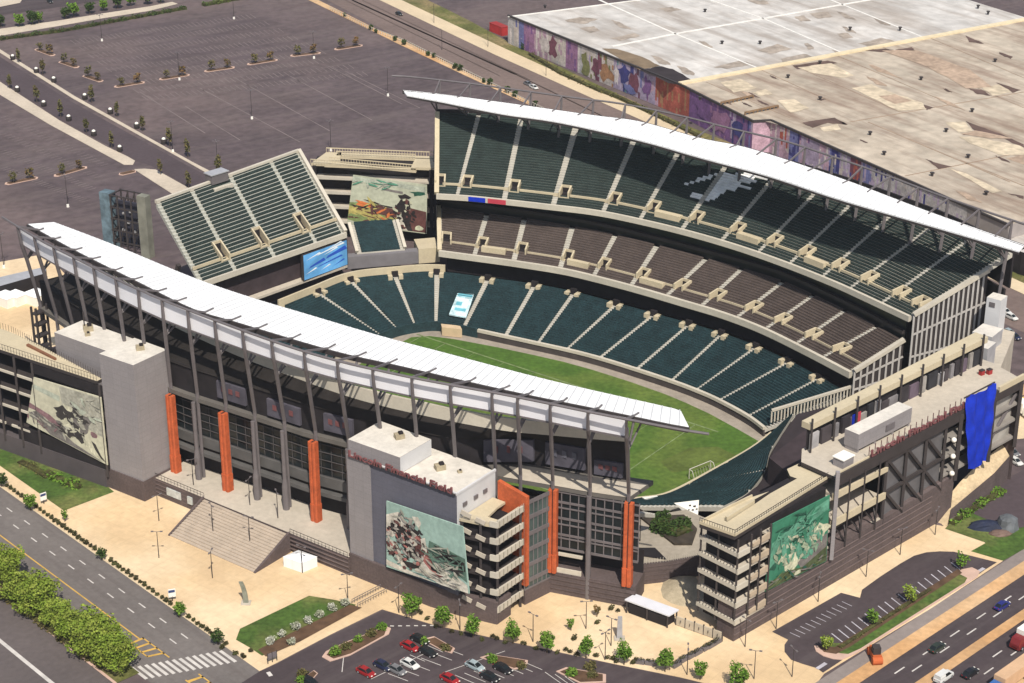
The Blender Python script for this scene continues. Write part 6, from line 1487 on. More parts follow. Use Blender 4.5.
# ---------------------------------------------------------------- planting
def leafmat(name, c, c2, s=.9): return mat(name, c, .35, s, .8, .25, 3.5, c2=c2, c2scale=.55, c2lo=.42, c2hi=.62, spec=.15)
M_L1 = leafmat('leaf_fresh', (.085, .170, .020), (.13, .215, .032))
M_L2 = leafmat('leaf_yellow_green', (.145, .210, .026), (.225, .27, .048), .45)
M_L3 = leafmat('leaf_olive', (.085, .085, .030), (.13, .105, .04))
M_L4 = leafmat('leaf_dark', (.030, .055, .014), (.05, .085, .02))
M_L5 = leafmat('blossom', (.30, .32, .22), (.46, .46, .40), 1.5)
M_L6 = leafmat('leaf_rust', (.16, .09, .035), (.11, .10, .035))
M_L7 = leafmat('leaf_shrub', (.05, .045, .02), (.07, .075, .025))
def crown_mesh(seed, lobes, n, size, flat=.75):
    """leaf-sized faces spread through overlapping lobes: (x, y, z, rx, ry, rz)"""
    r = random.Random(seed); b = MB()
    vol = [l[3] * l[4] * l[5] for l in lobes]; tot = sum(vol)
    for l, v_ in zip(lobes, vol):
        for _ in range(int(n * v_ / tot)):
            while True:
                x, y, z = r.uniform(-1, 1), r.uniform(-1, 1), r.uniform(-1, 1); q = x * x + y * y + z * z
                if q < 1 and (q > .35 or r.random() < .35): break
            k = 1 + .22 * math.sin(5 * x + seed) * math.sin(4 * y + 2 * z)
            c = Vector((l[0] + x * l[3] * k, l[1] + y * l[4] * k, l[2] + z * l[5] * k))
            s = size * r.uniform(.6, 1.3); a = Vector((r.gauss(0, 1), r.gauss(0, 1), r.gauss(0, .5))).normalized()
            d = a.cross(Vector((r.gauss(0, 1), r.gauss(0, 1), r.gauss(0, 1))).normalized())
            if d.length < .1: continue
            d = d.normalized(); b.quad(c - a * s, c + d * s * flat, c + a * s, c - d * s * flat)
    return b
def lobes_round(seed, R_, zc, rz, k=6):
    r = random.Random(seed); L = [(0, 0, zc, R_ * .72, R_ * .72, rz * .8)]
    for i in range(k):
        a = 2 * math.pi * i / k + r.uniform(-.4, .4); d = R_ * r.uniform(.35, .62); L.append((math.cos(a) * d, math.sin(a) * d, zc + rz * r.uniform(-.5, .65), R_ * r.uniform(.32, .5), R_ * r.uniform(.32, .5), rz * r.uniform(.28, .45)))
    return L
def make_tree(name, cat, seed, h, R_, n, size, leaf, trunk_h=None, k=6, trunk_r=.12):
    t = thing(name, 'tree', cat)
    zc = h * .6; rz = h * .42
    crown_mesh(seed, lobes_round(seed, R_, zc, rz, k), n, size).build('crown', leaf, t)
    b = MB(); r = random.Random(seed)
    b.tube([(0, 0, 0), (.05, 0, h * .3), (0, .04, h * .62)], [trunk_r, trunk_r * .8, trunk_r * .45], 6)
    for i in range(4):
        a = i * 1.6 + r.random(); b.tube([(0, 0, h * (.28 + .07 * i)), (math.cos(a) * R_ * .5, math.sin(a) * R_ * .5, h * (.52 + .07 * i))], [trunk_r * .5, trunk_r * .2], 5)
    b.build('trunk', M_BARK, t); return t
def make_bush(name, cat, seed, h, R_, n, size, leaf):
    t = thing(name, 'bush', cat)
    crown_mesh(seed, lobes_round(seed, R_, h * .5, h * .5, 5), n, size).build('foliage', leaf, t)
    b = MB(); b.tube([(0, 0, 0), (0, 0, h * .5)], [.09, .05], 5); b.build('stem', M_BARK, t); return t
def place(protos, items, group, jitter=True, smin=.9, smax=1.12):
    """items: (photo x, photo y of the foot, label)"""
    rr = random.Random(len(items) * 7 + len(group)); used = {}
    for i, it in enumerate(items):
        p = protos[i % len(protos)]; loc = at(it[0], it[1], it[3] if len(it) > 3 else 0)
        s = rr.uniform(smin, smax) * (it[4] if len(it) > 4 else 1)
        if id(p) not in used and not p.get('used'):
            p['used'] = 1; used[id(p)] = 1; p.location = loc; p.rotation_euler.z = rr.uniform(0, 6); p.scale = (s, s, s); p['label'] = it[2]; p['group'] = group
        else: copy_thing(p, loc, rr.uniform(0, 6), it[2], group, s)
        
ORD = ['first', 'second', 'third', 'fourth', 'fifth', 'sixth', 'seventh', 'eighth', 'ninth', 'tenth', 'eleventh', 'twelfth', 'thirteenth', 'fourteenth', 'fifteenth', 'sixteenth', 'seventeenth', 'eighteenth', 'nineteenth', 'twentieth']
ya = [make_tree('young_tree', 'tree', 30 + i, 5.3, 2.0, 700, .25, M_L1) for i in range(3)]
row = [(412, 618), (443, 629), (473, 638), (513, 644), (547, 653), (586, 658.5), (624, 665), (665, 672), (700, 680, .8), (738, 690)]
place(ya, [(q[0], q[1], '%s round fresh green tree from the left along the car park kerb' % ORD[i], 0, (q[2] if len(q) > 2 else 1.0)) for i, q in enumerate(row)], 'young trees along the car park kerb')
sm = [make_tree('sapling', 'tree', 50 + i, 2.9, .85, 150, .2, M_L6 if i else M_L1, trunk_r=.07) for i in range(2)]
place(sm, [(571, 631, 'small brown leaved sapling on the plaza nearer the car park'), (597, 617, 'small green sapling on the plaza below the right orange pier'), (65, 522, 'bare tan sapling on the left pavement at the lawn corner')], 'saplings on the plaza')
yb = [make_tree('kerb_tree', 'tree', 60 + i, 4.0, 1.6, 420, .24, M_L4 if i == 0 else M_L1) for i in range(2)]
place(yb, [(2, 487, 'kerb tree cut by the left picture edge beside the road'), (31, 511, 'dark kerb tree beside the left lawn'), (102, 560, 'small kerb tree midway along the left road', 0, .8), (180, 618, 'dense kerb tree near the small blue board by the crossing'), (218, 645, 'kerb tree nearest the striped crossing', 0, .85)], 'trees along the left road kerb')
bt = [make_tree('broad_tree', 'tree', 70 + i, 8.2, 5.1, 3600, .28, M_L2, k=13, trunk_r=.22) for i in range(3)]
place(bt, [(4, 588, 'broad yellow green verge tree cut by the left picture edge', 0, 1.0), (22, 602, 'yellow green verge tree half hidden behind the second broad one', 0, .85), (38, 613, 'broad verge tree second from the left beside the lower road', 0, .95), (56, 628, 'small thin verge tree left of the middle of the row', 0, .7), (73, 640, 'smaller paler verge tree in the middle of the row', 0, .8), (92, 653, 'broad verge tree just above the nearest one', 0, 1.0), (106, 661, 'verge tree squeezed between the two nearest broad ones', 0, .85), (118, 669, 'broad bright verge tree nearest the striped crossing', 0, .95), (-14, 577, 'broad verge tree mostly outside the left picture edge')], 'broad trees on the road verge', smin=.98, smax=1.08)
# clipped shrubs along the kerb
sh = [make_bush('clipped_shrub', 'shrub', 80 + i, .95, .62, 90, .17, M_L7) for i in range(2)]
its = []
S0, S1 = at(7, 487), at(226, 645)
for k in range(54):
    p = S0.lerp(S1, k / 53); x, y = pix(p)
    if any(abs(x - q) < 5 for q in (31, 102, 180, 218)): continue
    its.append((x, y, 'small dark clipped shrub in the long row along the left road kerb'))
for q in ((222, 649), (236, 655), (244, 658), (251, 652)): its.append((q[0], q[1], 'small dark clipped shrub in the long row along the left road kerb'))
place(sh, its, 'clipped shrubs along the left kerb', smin=.9, smax=1.25)
sh2 = make_bush('low_shrub', 'shrub', 88, .8, .6, 70, .17, M_L7)
its = []
for x, y in ((420, 614), (427, 620), (436, 628), (452, 633), (461, 635), (482, 641), (493, 638), (497, 640), (505, 644), (524, 645), (536, 650), (557, 654), (566, 651), (570, 653), (577, 656), (596, 657), (607, 659), (613, 660), (616, 663), (633, 664), (574, 640), (597, 624), (618, 612), (611, 610)):
    its.append((x, y, 'low dark shrub beside the tree row along the car park kerb'))
place([sh2], its, 'low shrubs along the car park kerb', smin=.9, smax=1.3)
fb = [make_bush('flowering_bush', 'bush', 90 + i, 1.7, 1.15, 260, .17, M_L5) for i in range(2)]
place(fb, [(x, y, '%s pale flowering bush from the left along the central lawn' % ORD[i]) for i, (x, y) in enumerate(((271, 644), (282, 637), (296, 630), (308, 623.5), (320, 617.5), (332, 611), (345, 606), (292, 645)))], 'flowering bushes by the lawn', smin=.95, smax=1.15)
gbu = [make_bush('green_bush', 'bush', 95 + i, 1.7, 1.3, 240, .2, M_L3 if i else M_L1) for i in range(2)]
place(gbu, [(335, 655, 'green bush lowest in the long kerbed island'), (346, 649, 'second green bush up the long kerbed island'), (358, 642, 'third green bush up the long kerbed island'), (371, 636, 'fourth green bush up the long kerbed island'), (382, 630, 'topmost green bush on the long kerbed island'),
            (302, 676, 'bush on the small island at the bottom edge left of the red car'), (424, 644, 'left bush on the island above the white car'), (446, 650, 'right bush on the island above the white car'), (492, 662, 'large green bush on the island right of centre'), (521, 668, 'right bush on the island right of centre'), (572, 676, 'ochre bush on the island below the plaza trees'), (592, 677, 'green bush at the right end of the last island'), (302, 683, 'low bush at the bottom picture edge'), (590, 669, 'bush between the tree row and the last island')], 'bushes on the car park islands', smin=.9, smax=1.2)
lt_ = [make_tree('small_lot_tree', 'tree', 100 + i, 4.0, 1.5, 220, .26, (M_L2, M_L1)[i]) for i in range(2)]
place(lt_, [(826, 652, 'yellow green tree at the lower tip of the grass strip in the right car park'), (872, 626, 'yellow green tree in the middle of the right car park bays'), (909, 604, 'olive tree two thirds up the right car park bays'), (961, 570, 'round tree at the upper tip of the right car park')], 'trees in the right car park', smin=1.0, smax=1.2)
# hedges
def hedge(label, pts, w_, h, leaf, n, seed, z=0):
    P = [at(x, y, z) for x, y in pts]; t = thing('hedge', label, 'hedge', P[0]); b = MB(); r = random.Random(seed)
    tot = sum((P[i + 1] - P[i]).length for i in range(len(P) - 1))
    for i in range(len(P) - 1):
        d = (P[i + 1] - P[i]); nn = Vector((-d.y, d.x, 0)).normalized()
        for _ in range(int(n * d.length / tot)):
            f = r.random(); bump = .75 + .25 * math.sin(f * d.length * .9 + seed)
            c = P[i] + d * f + nn * r.uniform(-.5, .5) * w_ * bump + Vector((0, 0, r.uniform(.05, 1) * h * bump))
            s = r.uniform(.22, .45) * min(1, h); a = Vector((r.gauss(0, 1), r.gauss(0, 1), r.gauss(0, .5))).normalized(); e = a.cross(Vector((r.gauss(0, 1), r.gauss(0, 1), r.gauss(0, 1)))).normalized()
            b.quad(c - a * s, c + e * s * .7, c + a * s, c - e * s * .7)
    b.build('foliage', leaf, t); b = MB()
    for i in range(len(P) - 1): b.bar(P[i] + Vector((0, 0, h * .3)), P[i + 1] + Vector((0, 0, h * .3)), w_ * .45, h * .6)
    b.build('stems', M_L7, t); return t
hedge('long dark hedge along the top of the upper left car park', [(0, 40), (60, 32), (120, 21), (186, 9)], 3.4, 1.7, M_L4, 2200, 1)
hedge('short green hedge at the top edge right of the lot entrance', [(203, 6), (225, 2), (250, -3)], 4.5, 1.9, M_GRASS, 900, 2)
hedge('green hedge along the brown wall at the far right', [(952, 525), (968, 514), (985, 503), (1003, 492)], 2.6, 1.5, M_L1, 700, 3)
hedge('low dark hedge at the foot of the left ramp wall', [(46, 473), (58, 480), (80, 489)], 3.5, 1.3, M_L1, 500, 4)
hedge('patch of low shrubs in the middle of the left lawn', [(20, 462), (36, 470), (48, 478)], 3.5, .7, M_L3, 240, 5)
hedge('dark shrubs planted in the court behind the near corner seats', [(652, 524), (668, 526), (684, 536)], 8.5, 1.8, M_L4, 1700, 6, 4.2)
hedge('ragged bushes along the foot of the purple painted wall', [(530, 55), (560, 74), (600, 92), (620, 99), (700, 138)], 3.0, 1.6, M_L3, 900, 7)
hedge('dark bush against the left end of the painted wall', [(523, 49), (527, 50)], 3, 3.0, M_L4, 260, 8)
hedge('shrub strip in the bed by the top tan path', [(840, 648), (880, 622), (930, 590)], 1.5, .6, M_L3, 200, 9, .25)
tl = [make_tree('lot_edge_tree', 'tree', 110 + i, 5.2, 2.4, 330, .42, (M_L4, M_L1)[i], trunk_r=.16) for i in range(2)]
place(tl, [(x, y, '%s leafy tree from the left along the top tan path' % ORD[i]) for i, (x, y) in enumerate(((1, 27), (20, 27), (33, 25), (39, 23), (66, 19), (74, 17), (90, 14), (104, 11), (118, 8.5), (131, 6), (148, 4.5), (161, 3)))], 'trees along the top tan path', smin=.85, smax=1.2)
pt = [make_tree('path_tree', 'tree', 120 + i, 6.4, 1.25, 190, .34, M_L3, trunk_r=.12, k=3) for i in range(2)]
U_ = ((19, 63), (43, 75), (92, 103), (117, 117), (143, 131.5), (170, 147), (188, 157.5), (219, 174.5))
D_ = ((10, 89), (37, 103), (61, 117.5), (86.5, 133), (112, 148), (160.5, 175), (189, 189))
place(pt, [(x, y, '%s slim tree from the left on the upper pavement of the service road' % ORD[i]) for i, (x, y) in enumerate(U_)] + [(x, y, '%s slim tree from the left on the lower pavement of the service road' % ORD[i]) for i, (x, y) in enumerate(D_)], 'slim trees along the service road', smin=.85, smax=1.1)
pl = thing('planter', 'x', 'planter'); b = MB(); b.tube([(0, 0, 0), (0, 0, 1.1), (0, 0, 1.7)], [.75, 1.05, 1.0], 10); b.build('pot', M_STEELD, pl); b = MB(); b.tube([(0, 0, 1.7), (0, 0, 2.05), (0, 0, 2.25)], [.65, .55, .2], 10); b.build('white_top', M_WPAINT, pl)
place([pl], [(x, y, '%s white topped round planter from the left on the upper pavement' % ORD[i]) for i, (x, y) in enumerate(((13, 60), (36.5, 73), (54, 82.5), (85, 99.5), (110.5, 114), (137, 128.5), (164, 144)))] + [(x, y, '%s white topped round planter from the left on the lower pavement' % ORD[i]) for i, (x, y) in enumerate(((17.5, 92), (44, 106.5), (69, 121), (94, 136), (120, 151.5)))], 'round planters along the service road', smin=1, smax=1.05)
is_t = [make_tree('island_tree', 'tree', 130 + i, 4.0, 1.7, 110, .36, (M_L3, M_L6)[i], trunk_r=.09) for i in range(2)]
its = []
for i, (x0, y0, x1, y1) in enumerate(ISL):
    if i == 11: continue
    nm = ('from the left in the far car park' if i < 9 else 'from the left beside the scoreboard')
    for f, wd in ((.22, 'left'), (.8, 'right')): its.append((x0 + (x1 - x0) * f, y0 + (y1 - y0) * f, '%s tree on the %s kerbed island %s' % (wd, ORD[i if i < 9 else i - 9], nm)))
place(is_t, its, 'thin trees on the far kerbed islands', smin=.85, smax=1.15)
# fence with shrubs between the far lot and the road
fn = thing('fence', 'long low pale picket fence between the far car park and the road', 'fence', at(440, 62))
b = MB(); fe = [at(x, y) for x, y in ((330, 10), (372, 31), (404, 43), (470, 75.5), (529, 104.5), (600, 139))]
for i in range(len(fe) - 1):
    n = int((fe[i + 1] - fe[i]).length / 1.6)
    for k in range(n): p = fe[i].lerp(fe[i + 1], k / n); b.bar(p, p + Vector((0, 0, 1.5)), .22)
    b.bar(fe[i] + Vector((0, 0, 1.4)), fe[i + 1] + Vector((0, 0, 1.4)), .18, .2)
b.build('pickets', M_CONC, fn)
fs = make_bush('fence_shrub', 'shrub', 140, 2.4, 1.2, 130, .3, M_L4)
place([fs], [(x, y, '%s dark shrub from the left along the picket fence' % ORD[i]) for i, (x, y) in enumerate(((345, 17), (371, 30), (376, 33), (395, 41), (404, 45), (428, 56), (434, 58), (455, 69), (460, 71), (484, 83), (490, 85), (508, 93), (515, 97), (535, 106)))], 'shrubs along the picket fence', smin=.8, smax=1.2)

# ---------------------------------------------------------------- lamps
def make_lamp(name, h, arms, base):
    t = thing(name, 'x', 'lamp post'); b = MB(); b.tube([(0, 0, 0), (0, 0, h)], [.11, .07], 6); b.build('post', M_STEELD, t)
    for k in range(arms):
        a = math.pi * 2 * k / arms; b = MB(); b.bar((0, 0, h), (math.cos(a) * .9, math.sin(a) * .9, h + .1), .08); b.bar((math.cos(a) * .7, math.sin(a) * .7, h + .1), (math.cos(a) * 1.25, math.sin(a) * 1.25, h + .1), .34, .16); b.build('lamp_head', M_STEEL, t)
    if base: b = MB(); b.tube([(0, 0, 0), (0, 0, .9)], [.45, .38], 8); b.build('lamp_base', M_WPAINT, t)
    return t
lp1 = make_lamp('lamp_post', 6.4, 2, False)
lamps = [(159, 558, 0, 'at the near foot of the steps, left of them'), (159, 521, 0, 'in front of the brown wall with pale windows'), (212.5, 578, 0, 'in the open plaza below the steps'), (213, 531, 2.0, 'standing on the left half of the steps'), (250, 543, 2.0, 'standing on the right half of the steps'), (193.5, 485, 4.5, 'at the left end of the podium top'), (250, 505, 4.5, 'on the podium top behind the steps'), (278, 518, 4.5, 'on the podium top right of centre'), (302.5, 573, 0, 'at the front corner of the white tent'), (348, 601, 0, 'at the tip of the central lawn'), (399, 613, 0, 'just left of the first car park tree'), (460, 630, 0, 'between the second and third car park trees'), (533, 642, 0, 'in front of the orange walled ramp tower'), (586, 629, 0, 'on the plaza below the right orange pier'), (605, 660, 0, 'between the two right saplings and the kerb'), (687, 675, 0, 'below the gate fence by the kerb'), (745, 647, 0, 'by the near corner of the right ramp tower'), (754, 679, 0, 'near the bottom edge right of the tree row'), (776, 629, 0, 'left of the bluish bays in the right car park'), (818, 602, 0, 'above the bluish bays in the right car park'), (792, 677, 0, 'at the bottom beside the car park exit'), (866, 577, 0, 'below the braced bay on the plaza'), (900, 555, 0, 'on the plaza at the curve of the right car park'), (935, 535, 0, 'at the top end of the right plaza by the tan slope'), (640, 541, 4.2, 'in the court behind the brown wall'), (611, 646, 0, 'beside the straight grey slab')]
for i, (x, y, z, lab) in enumerate(lamps):
    if i == 0: lp1.location = at(x, y, z); lp1['label'] = 'slim dark lamp post ' + lab; lp1['group'] = 'lamp posts on the plaza'
    else: copy_thing(lp1, at(x, y, z), (i * .7) % 3, 'slim dark lamp post ' + lab, 'lamp posts on the plaza')
lp2 = make_lamp('car_park_lamp', 10.5, 4, True)
for i, (x, y, lab) in enumerate(((102, 41, 'by the top hedge'), (179.5, 80, 'on the central island row, left'), (234, 19, 'near the top edge of the lot'), (314, 58.5, 'on the central island row, right'), (252, 119, 'in the open lot above the end stand'), (388, 96, 'beside the left tip of the far canopy'), (331, 151, 'behind the corner ramp'), (68, 207, 'left of the scoreboard frame'), (4, 268, 'at the left edge beside the low building'), (173, 152, 'behind the end stand on the service road'), (218, 172, 'above the camera hut'))):
    if i == 0: lp2.location = at(x, y); lp2['label'] = 'tall four headed car park lamp ' + lab; lp2['group'] = 'tall car park lamps'
    else: copy_thing(lp2, at(x, y), i * .5, 'tall four headed car park lamp ' + lab, 'tall car park lamps')
lp3 = make_lamp('street_lamp', 8.0, 1, False)
for i, (x, y, lab) in enumerate(((434, 23, 'at the left end of the far pavement'), (488, 47, 'left of the painted wall on the far pavement'), (546, 76, 'below the spotted part of the painted wall'), (442, 50, 'on the far road median'))):
    if i == 0: lp3.location = at(x, y); lp3['label'] = 'single arm street lamp ' + lab; lp3['group'] = 'street lamps on the far road'
    else: copy_thing(lp3, at(x, y), 2.0, 'single arm street lamp ' + lab, 'street lamps on the far road')
bd = thing('notice_board', 'x', 'sign'); b = MB(); b.bar((0, 0, 0), (0, 0, 1.2), .2); b.build('post', M_STEELD, bd); b = MB(); b.box((0, 0, 1.0), 1.5, .2, 1.8, .3); b.build('panel', M_WPAINT, bd); b = MB(); b.box((0, -.13, 2.1), 1.3, .06, .55, .3); b.build('header', mat('board_navy', (.04, .06, .16), .1), bd)
bd.location = at(172.5, 601); bd['label'] = 'small white board with a dark blue top on the plaza near the dense kerb tree'
copy_thing(bd, at(44, 504), .4, 'small white board on the left pavement beside the lawn')
pbk = thing('planter_box', 'x', 'planter'); b = MB(); b.box((0, 0, 0), 2.2, 1.1, .75, 0); b.build('box', M_STEEL, pbk); crown_mesh(5, [(0, 0, .95, 1.0, .5, .4)], 60, .16).build('planting', M_L7, pbk)
for i, (x, y) in enumerate(((639, 663), (651, 664.5), (676, 666), (683, 661), (691, 657), (697, 654), (706, 649), (711, 646.5), (716, 643.5))):
    lab = '%s dark planter box from the left in the line running up to the gate fence' % ORD[i]
    if i == 0: pbk.location = at(x, y); pbk['label'] = lab; pbk['group'] = 'planter boxes by the gate'; pbk.rotation_euler.z = -.25
    else: copy_thing(pbk, at(x, y), -.25 if i < 2 else .75, lab, 'planter boxes by the gate')

# ---------------------------------------------------------------- vehicles
def paint(n, c): return mat('car_' + n, c, .05, 1, .3, spec=.5)
def wheels(t, L, W_, r, xs=(.30, -.30)):
    for fx in xs:
        for sy in (-1, 1):
            b = MB(); b.tube([(L * fx, sy * (W_ / 2 - .22), r), (L * fx, sy * (W_ / 2 + .02), r)], r, 12); wv = b.build('wheel', M_BLACK, t)
            b = MB(); b.tube([(L * fx, sy * (W_ / 2 + .0), r), (L * fx, sy * (W_ / 2 + .05), r)], r * .55, 8); b.build('rim', M_SILV, wv)
def hull(b, secs, mi=0):
    """secs: (x, half width, z bottom, z top, top half width)"""
    vs = []
    for x, hw, z0, z1, tw in secs: vs += [(x, -hw, z0), (x, hw, z0), (x, hw, (z0 + z1) / 2 + .08), (x, tw, z1), (x, -tw, z1), (x, -hw, (z0 + z1) / 2 + .08)]
    fs = [(i * 6 + k, i * 6 + (k + 1) % 6, (i + 1) * 6 + (k + 1) % 6, (i + 1) * 6 + k) for i in range(len(secs) - 1) for k in range(6)] + [tuple(range(6))[::-1], tuple((len(secs) - 1) * 6 + k for k in range(6))]
    b.add(vs, fs, mi)
def car(label, loc, ang, pn, pc, kind='car', group=None):
    van = kind == 'van'
    L, Wd, Hh = (5.0, 1.95, 1.95) if van else (4.6, 1.82, 1.45)
    t = thing('parked_car' if group else ('van' if van else 'car'), label, 'van' if van else 'car', loc, group); t.rotation_euler.z = 0
    save = t.location.copy(); t.location = (0, 0, 0)
    P_ = paint(pn, pc); b = MB(); h = Wd / 2
    if van: hull(b, [(-L/2, h - .1, .35, 1.05, h - .15), (-L/2 + .3, h, .3, 1.1, h - .05), (L/2 - 1.0, h, .3, 1.1, h - .05), (L/2 - .15, h - .08, .3, .95, h - .2), (L/2, h - .25, .4, .75, h - .35)])
    else: hull(b, [(-L/2, h - .22, .42, .78, h - .3), (-L/2 + .22, h - .04, .3, .92, h - .14), (-.6, h, .26, .93, h - .07), (.9, h, .26, .92, h - .07), (L/2 - .45, h - .04, .28, .78, h - .18), (L/2, h - .3, .42, .62, h - .4)])
    b.build('body', P_, t)
    b = MB()
    if van: c = [(-L/2 + .12, h - .12, 1.05, Hh - .1, h - .25), (L/2 - 1.9, h - .1, 1.05, Hh - .1, h - .25), (L/2 - .95, h - .12, 1.0, 1.1, h - .2)]
    else: c = [(-L/2 + .35, h - .18, .88, .95, h - .25), (-L/2 + 1.15, h - .14, .88, Hh - .07, h - .32), (.35, h - .14, .88, Hh - .06, h - .32), (1.2, h - .16, .86, .93, h - .25)]
    hull(b, c); b.build('windows', M_GLASS, t)
    b = MB()
    if van: hull(b, [(-L/2 + .15, h - .24, Hh - .14, Hh, h - .34), (L/2 - 1.85, h - .24, Hh - .14, Hh, h - .34)]); hull(b, [(-L/2 + .1, h - .09, 1.0, Hh - .12, h - .23), (-.6, h - .09, 1.0, Hh - .12, h - .23)])
    else:
        hull(b, [(-L/2 + 1.1, h - .32, Hh - .1, Hh - .02, h - .42), (.38, h - .32, Hh - .1, Hh, h - .42)])
        for sy in (-1, 1): b.bar((-L/2 + 1.15, sy * (h - .3), Hh - .08), (-L/2 + .4, sy * (h - .2), .93), .1); b.bar((.36, sy * (h - .3), Hh - .08), (1.18, sy * (h - .2), .93), .08)
    b.build('cabin_roof', P_, t)
    for sy in (-1, 1):
        b = MB(); b.box((L/2 - .14, sy * (h - .42), .56), .2, .36, .16); b.build('headlight', M_WPAINT, t)
        b = MB(); b.box((-L/2 + .1, sy * (h - .4), .66), .2, .3, .16); b.build('tail_light', mat('red_paint', (.55, .03, .03)), t)
    wheels(t, L, Wd, .34); t.scale = (.93, .93, .93)
    t.location = save; t.rotation_euler.z = ang; return t
AP = math.atan2((at(404, 660) - at(384, 650)).y, (at(404, 660) - at(384, 650)).x)     # nose-in direction of the bays
gp = 'cars parked in the front car park'
for x, y, lab, n_, c in ((366, 674, 'red car at the left of the front car park', 'red', (.28, .018, .02)), (383, 667.5, 'dark blue car beside the red car in the front car park', 'navy', (.02, .025, .06)), (410, 666, 'white car in the front car park', 'white', (.62, .62, .60)), (410, 648.5, 'deep red car in the upper row of the front car park', 'dark_red', (.30, .015, .02)), (428, 654, 'black car right of the deep red car', 'black', (.015, .015, .018)), (420, 641.5, 'black car behind the deep red car by the bush island', 'black', (.015, .015, .018)), (475, 668, 'pale blue grey car in the middle of the front car park', 'blue_grey', (.30, .36, .38)), (490, 679, 'black car below the pale blue grey car', 'black', (.015, .015, .018)), (503, 670.5, 'black car beside the kerbed island with the large bush', 'black', (.015, .015, .018)), (450, 681, 'dark red car cut by the bottom edge', 'dark_red', (.30, .015, .02)), (310, 684, 'black car cut by the bottom edge at the left of the lot', 'black', (.015, .015, .018)), (397, 672, 'grey car between the dark blue car and the white car', 'grey', (.16, .16, .17))):
    car(lab, at(x, y, .06), AP, n_, c, group=gp)
AH = math.atan2(hd.y, hd.x)
for x, y, lab, n_, c, k in ((937, 649.5, 'dark green car driving on the near carriageway of the highway', 'dark_green', (.03, .04, .03), 'car'), (1002, 607.5, 'dark blue car driving near the right edge on the highway', 'blue', (.02, .025, .16), 'car'), (943.5, 679, 'white van on the far carriageway at the bottom edge', 'white', (.62, .62, .60), 'van'), (970, 675, 'black car beside the white van on the highway', 'black', (.015, .015, .018), 'car')):
    car(lab, at(x, y, .07), AH, n_, c, k)
AR = math.atan2((at(600, 115) - at(516, 74.5)).y, (at(600, 115) - at(516, 74.5)).x)
for x, y, lab, n_, c in ((399, 15, 'black car on the far road near the top edge', 'black', (.015, .015, .018)), (528, 85, 'dark grey car on the far road above the canopy', 'grey', (.16, .16, .17)), (534, 88.5, 'small white car just behind the dark grey car on the far road', 'white', (.62, .62, .60)), (1005, 313, 'upper white car parked behind the right end plant rooms', 'white', (.62, .62, .60)), (1011, 318.5, 'lower white car parked behind the right end plant rooms', 'white', (.62, .62, .60)), (1014, 338, 'navy car parked by the right picture edge', 'navy', (.02, .025, .06)), (1009, 334, 'pale blue grey car parked beside the navy car', 'blue_grey', (.30, .36, .38)), (1012, 454, 'grey car by the tan yard at the right edge', 'grey', (.16, .16, .17)), (1015, 463, 'white car below the tan yard at the right edge', 'white', (.62, .62, .60)), (50, 2.5, 'black car at the top left picture edge', 'black', (.015, .015, .018))):
    car(lab, at(x, y, .06), AR, n_, c)
def truck(label, loc, ang, cabc, boxc, L=9.0, nm='truck'):
    t = thing(nm, label, 'truck'); b = MB(); hull(b, [(L/2 - 2.2, 1.15, .6, 2.7, 1.05), (L/2 - .5, 1.15, .5, 2.6, 1.0), (L/2, 1.1, .5, 1.5, 1.0)]); b.build('cab', cabc, t)
    b = MB(); hull(b, [(L/2 - .62, .95, 1.6, 2.45, .85), (L/2 - .12, 1.0, 1.55, 1.75, .9)]); b.build('windscreen', M_GLASS, t)
    b = MB(); b.prism([(-L/2, -1.25), (L/2 - 2.4, -1.25), (L/2 - 2.4, 1.25), (-L/2, 1.25)], 1.0, 3.6); b.build('box_body', boxc, t)
    b = MB(); b.bar((-L/2, 0, .8), (L/2, 0, .8), 1.2, .3); b.build('chassis', M_STEELD, t); wheels(t, L, 2.4, .5, (.36, -.18, -.36)); t.location = loc; t.rotation_euler.z = ang; return t
truck('blue cabbed truck with a long tan box at the bottom right corner', at(1013, 682, .1), AH + math.pi, paint('bright_blue', (.04, .12, .34)), mat('box_tan', (.55, .36, .22), .1), 15)
truck('red cabbed truck with a white box cut by the right picture edge', at(1025, 643, .1), AH + math.pi, paint('truck_red', (.18, .018, .02)), M_WPAINT, 8)
truck('white delivery truck parked by the tan yard at the right edge', at(1021, 414, .09), AR, M_WPAINT, M_WPAINT, 7.5)
t = thing('roller', 'small orange road roller with a dark cab on the earth verge', 'machine'); b = MB(); b.box((0, 0, .7), 3.0, 1.5, .9, 0); b.box((.9, 0, 1.6), .9, 1.3, .4, 0); b.build('body', mat('machine_orange', (.46, .11, .035), .1), t)
b = MB(); b.box((-.5, 0, 1.6), 1.3, 1.3, 1.3, 0); b.build('cab', M_STEELD, t)
for x in (-1.5, 1.5): b = MB(); b.tube([(x, -.85, .7), (x, .85, .7)], .7, 14); b.build('drum', mat('machine_orange', (.46, .11, .035), .1), t)
t.location = at(874.5, 659, .1); t.rotation_euler.z = AH + .9; t.scale = (1.15, 1.15, 1.15)
t = thing('yellow_loader', 'yellow machine parked at the far right beside the tarpaulin end', 'machine'); b = MB(); b.box((0, 0, .6), 4.2, 1.8, 1.0, 0); b.box((-.8, 0, 1.6), 1.6, 1.5, 1.2, 0); b.bar((2, 0, 1.4), (3.4, 0, .6), .5, .4); b.bar((3.4, -.9, .5), (3.4, .9, .5), .6, .9); b.build('body', mat('machine_yellow', (.62, .42, .06), .1), t); wheels(t, 4.2, 1.8, .55); t.location = at(1012, 396, .12); t.rotation_euler.z = AR
